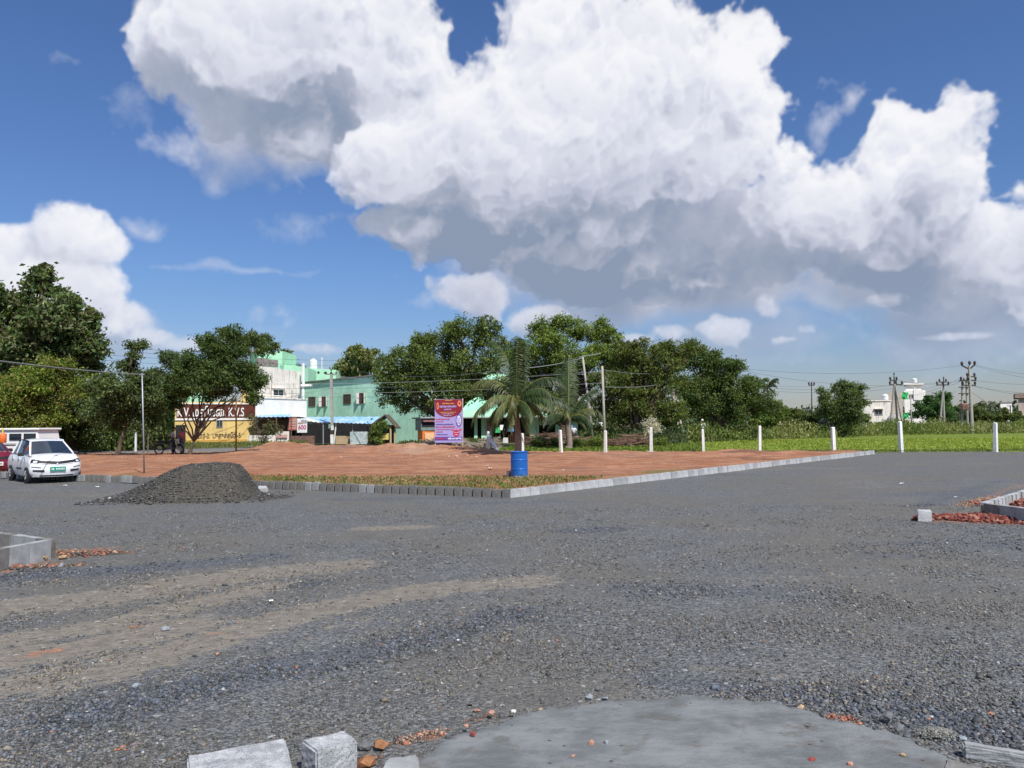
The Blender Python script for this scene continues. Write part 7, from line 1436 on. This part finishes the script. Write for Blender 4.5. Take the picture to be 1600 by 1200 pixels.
RS = pmat('rust_stone', (.30, .14, .065), .85, .35, 14, .6, 60, col2=(.20, .09, .04), thr=.55); GS = pmat('grey_stone', (.13, .135, .14), .85, .2, 14, .5, 60); BS = pmat('blue_stone', (.25, .28, .31), .8, .2, 12, .4, 50); OS = pmat('ochre_stone', (.40, .27, .16), .85, .3, 10, .5, 40); PK = pmat('pink_stone', (.45, .24, .17), .85, .25, 14, .5, 50); WS = pmat('white_stone', (.60, .58, .55), .8, .15, 14); RD_ = pmat('red_stone', (.25, .05, .04), .85, .2, 14)
for i, a in enumerate([(595, 1170, 26, RS, 'rust orange angular stone right of the squat block', 1.1), (570, 1172, 26, GS, 'dark grey angular stone between block and rust stone', 1.0), (574, 1196, 34, RS, 'broad rust stone at the bottom edge right of the squat block', .6), (739, 1149, 11, RD_, 'small dark red stone on the edge of the cement patch', .9), (729, 1136, 10, PK, 'small pink stone above the dark red one', .8),
                       (735, 1101, 18, GS, 'flat blue grey stone above the brick crumbs', .3), (745, 1112, 13, PK, 'pink stone just below the flat blue grey one', .7), (768, 1115, 13, PK, 'orange pink stone at the rim of the cement patch', .8), (802, 1113, 9, WS, 'pale stone on the rim of the cement patch', .8), (845, 1111, 9, OS, 'pale orange stone on the upper rim of the cement patch', .9),
                       (921, 1092, 16, BS, 'rounded grey stone touching the top of the cement patch', .7), (934, 1078, 13, GS, 'darker grey stone above the rounded one', .8), (946, 1093, 12, BS, 'pale grey stone right of the rounded one', .7), (964, 1106, 12, GS, 'small grey stone lying on the upper cement patch', .7), (924, 1164, 10, PK, 'pink brown stone in the middle of the cement patch', 1.1), (948, 1162, 11, BS, 'grey stone beside the pink brown one', .8),
                       (895, 1182, 14, PK, 'crumbled brick piece low on the cement patch', .4), (1252, 1109, 15, OS, 'pale orange stone at the right rim of the cement patch', 1.0), (1263, 1134, 16, GS, 'flat dark stone right on the cement patch', .4), (1268, 1189, 13, RD_, 'dark reddish stone low on the cement patch', .7), (1329, 1196, 10, PK, 'pink stone near the bottom edge of the cement patch', .9), (1411, 1181, 8, OS, 'tiny orange stone near the bottom right slabs', .8), (1405, 1142, 20, GS, 'broad dark stone among coarse gravel right of the cement', .7), (1388, 1122, 18, GS, 'angular blue grey stone in the coarse gravel', .9), (1505, 1156, 12, BS, 'grey stone at the end of the half buried slab', .8),
                       (92, 1093, 14, GS, 'dark stone alone on the lower left gravel', .6), (212, 1074, 12, BS, 'grey stone on the brownish track edge', .8), (258, 985, 14, BS, 'grey stone between the two brown tracks', .7), (16, 886, 17, BS, 'pale blue stone at the foot of the left kerb', .8), (45, 874, 14, RS, 'orange stone leaning on the left kerb', .9), (66, 876, 18, OS, 'large ochre stone at the left kerb corner', .9), (98, 874, 14, OS, 'ochre stone in the orange rubble', .8), (98, 866, 9, WS, 'white stone in the orange rubble', .4), (340, 1023, 9, PK, 'pink stone by the lower brown track', .6)]):
    u, v, wpx, mt, lab, hf = a; stone('stone', lab, u, v, wpx, mt, i + 3, hf, z=.03 if 640 < u < 1500 and v > 1112 else 0.0)
LIT = pmat('litter_white', (.8, .8, .8), .6)
for i, (u, v, w_, lab) in enumerate(((1409, 757, 5, 'small white plastic scrap on the far right gravel'), (152, 762, 4, 'white scrap on the gravel right of the white car'), (102, 760, 4, 'white scrap just in front of the white car'), (763, 730, 4, 'white scrap on red earth left of the drum'), (767, 734, 6, 'torn white scrap lower left of the drum'), (877, 737, 4, 'white scrap on red earth right of the drum'), (1493, 778, 3, 'tiny pale scrap near the right kerb'), (716, 1004, 3, 'white chip in the near gravel'), (424, 942, 5, 'white chip on the lower brown track'))):
    c_ = G(u, v); s_ = w_ * MPP(c_.y) / 2; 
    if c_.y > 20 and 500 < u < 900: c_.y -= 1.2; c_.z = float(plot_z(np.array([c_.x]), np.array([c_.y]))[0])
    m = MB(); m.grid(lambda a, t_: (c_.x + (a - .5) * 2 * s_, c_.y + (t_ - .5) * 2.5 * s_, c_.z + .02 + s_ * .8 * abs(math.sin(a * 5 + i) * math.cos(t_ * 4))), 4, 4); o = m.build('litter', LIT); o.modifiers.new('thickness', 'SOLIDIFY').thickness = .004; tag(o, lab, 'litter', 'bits of white litter')
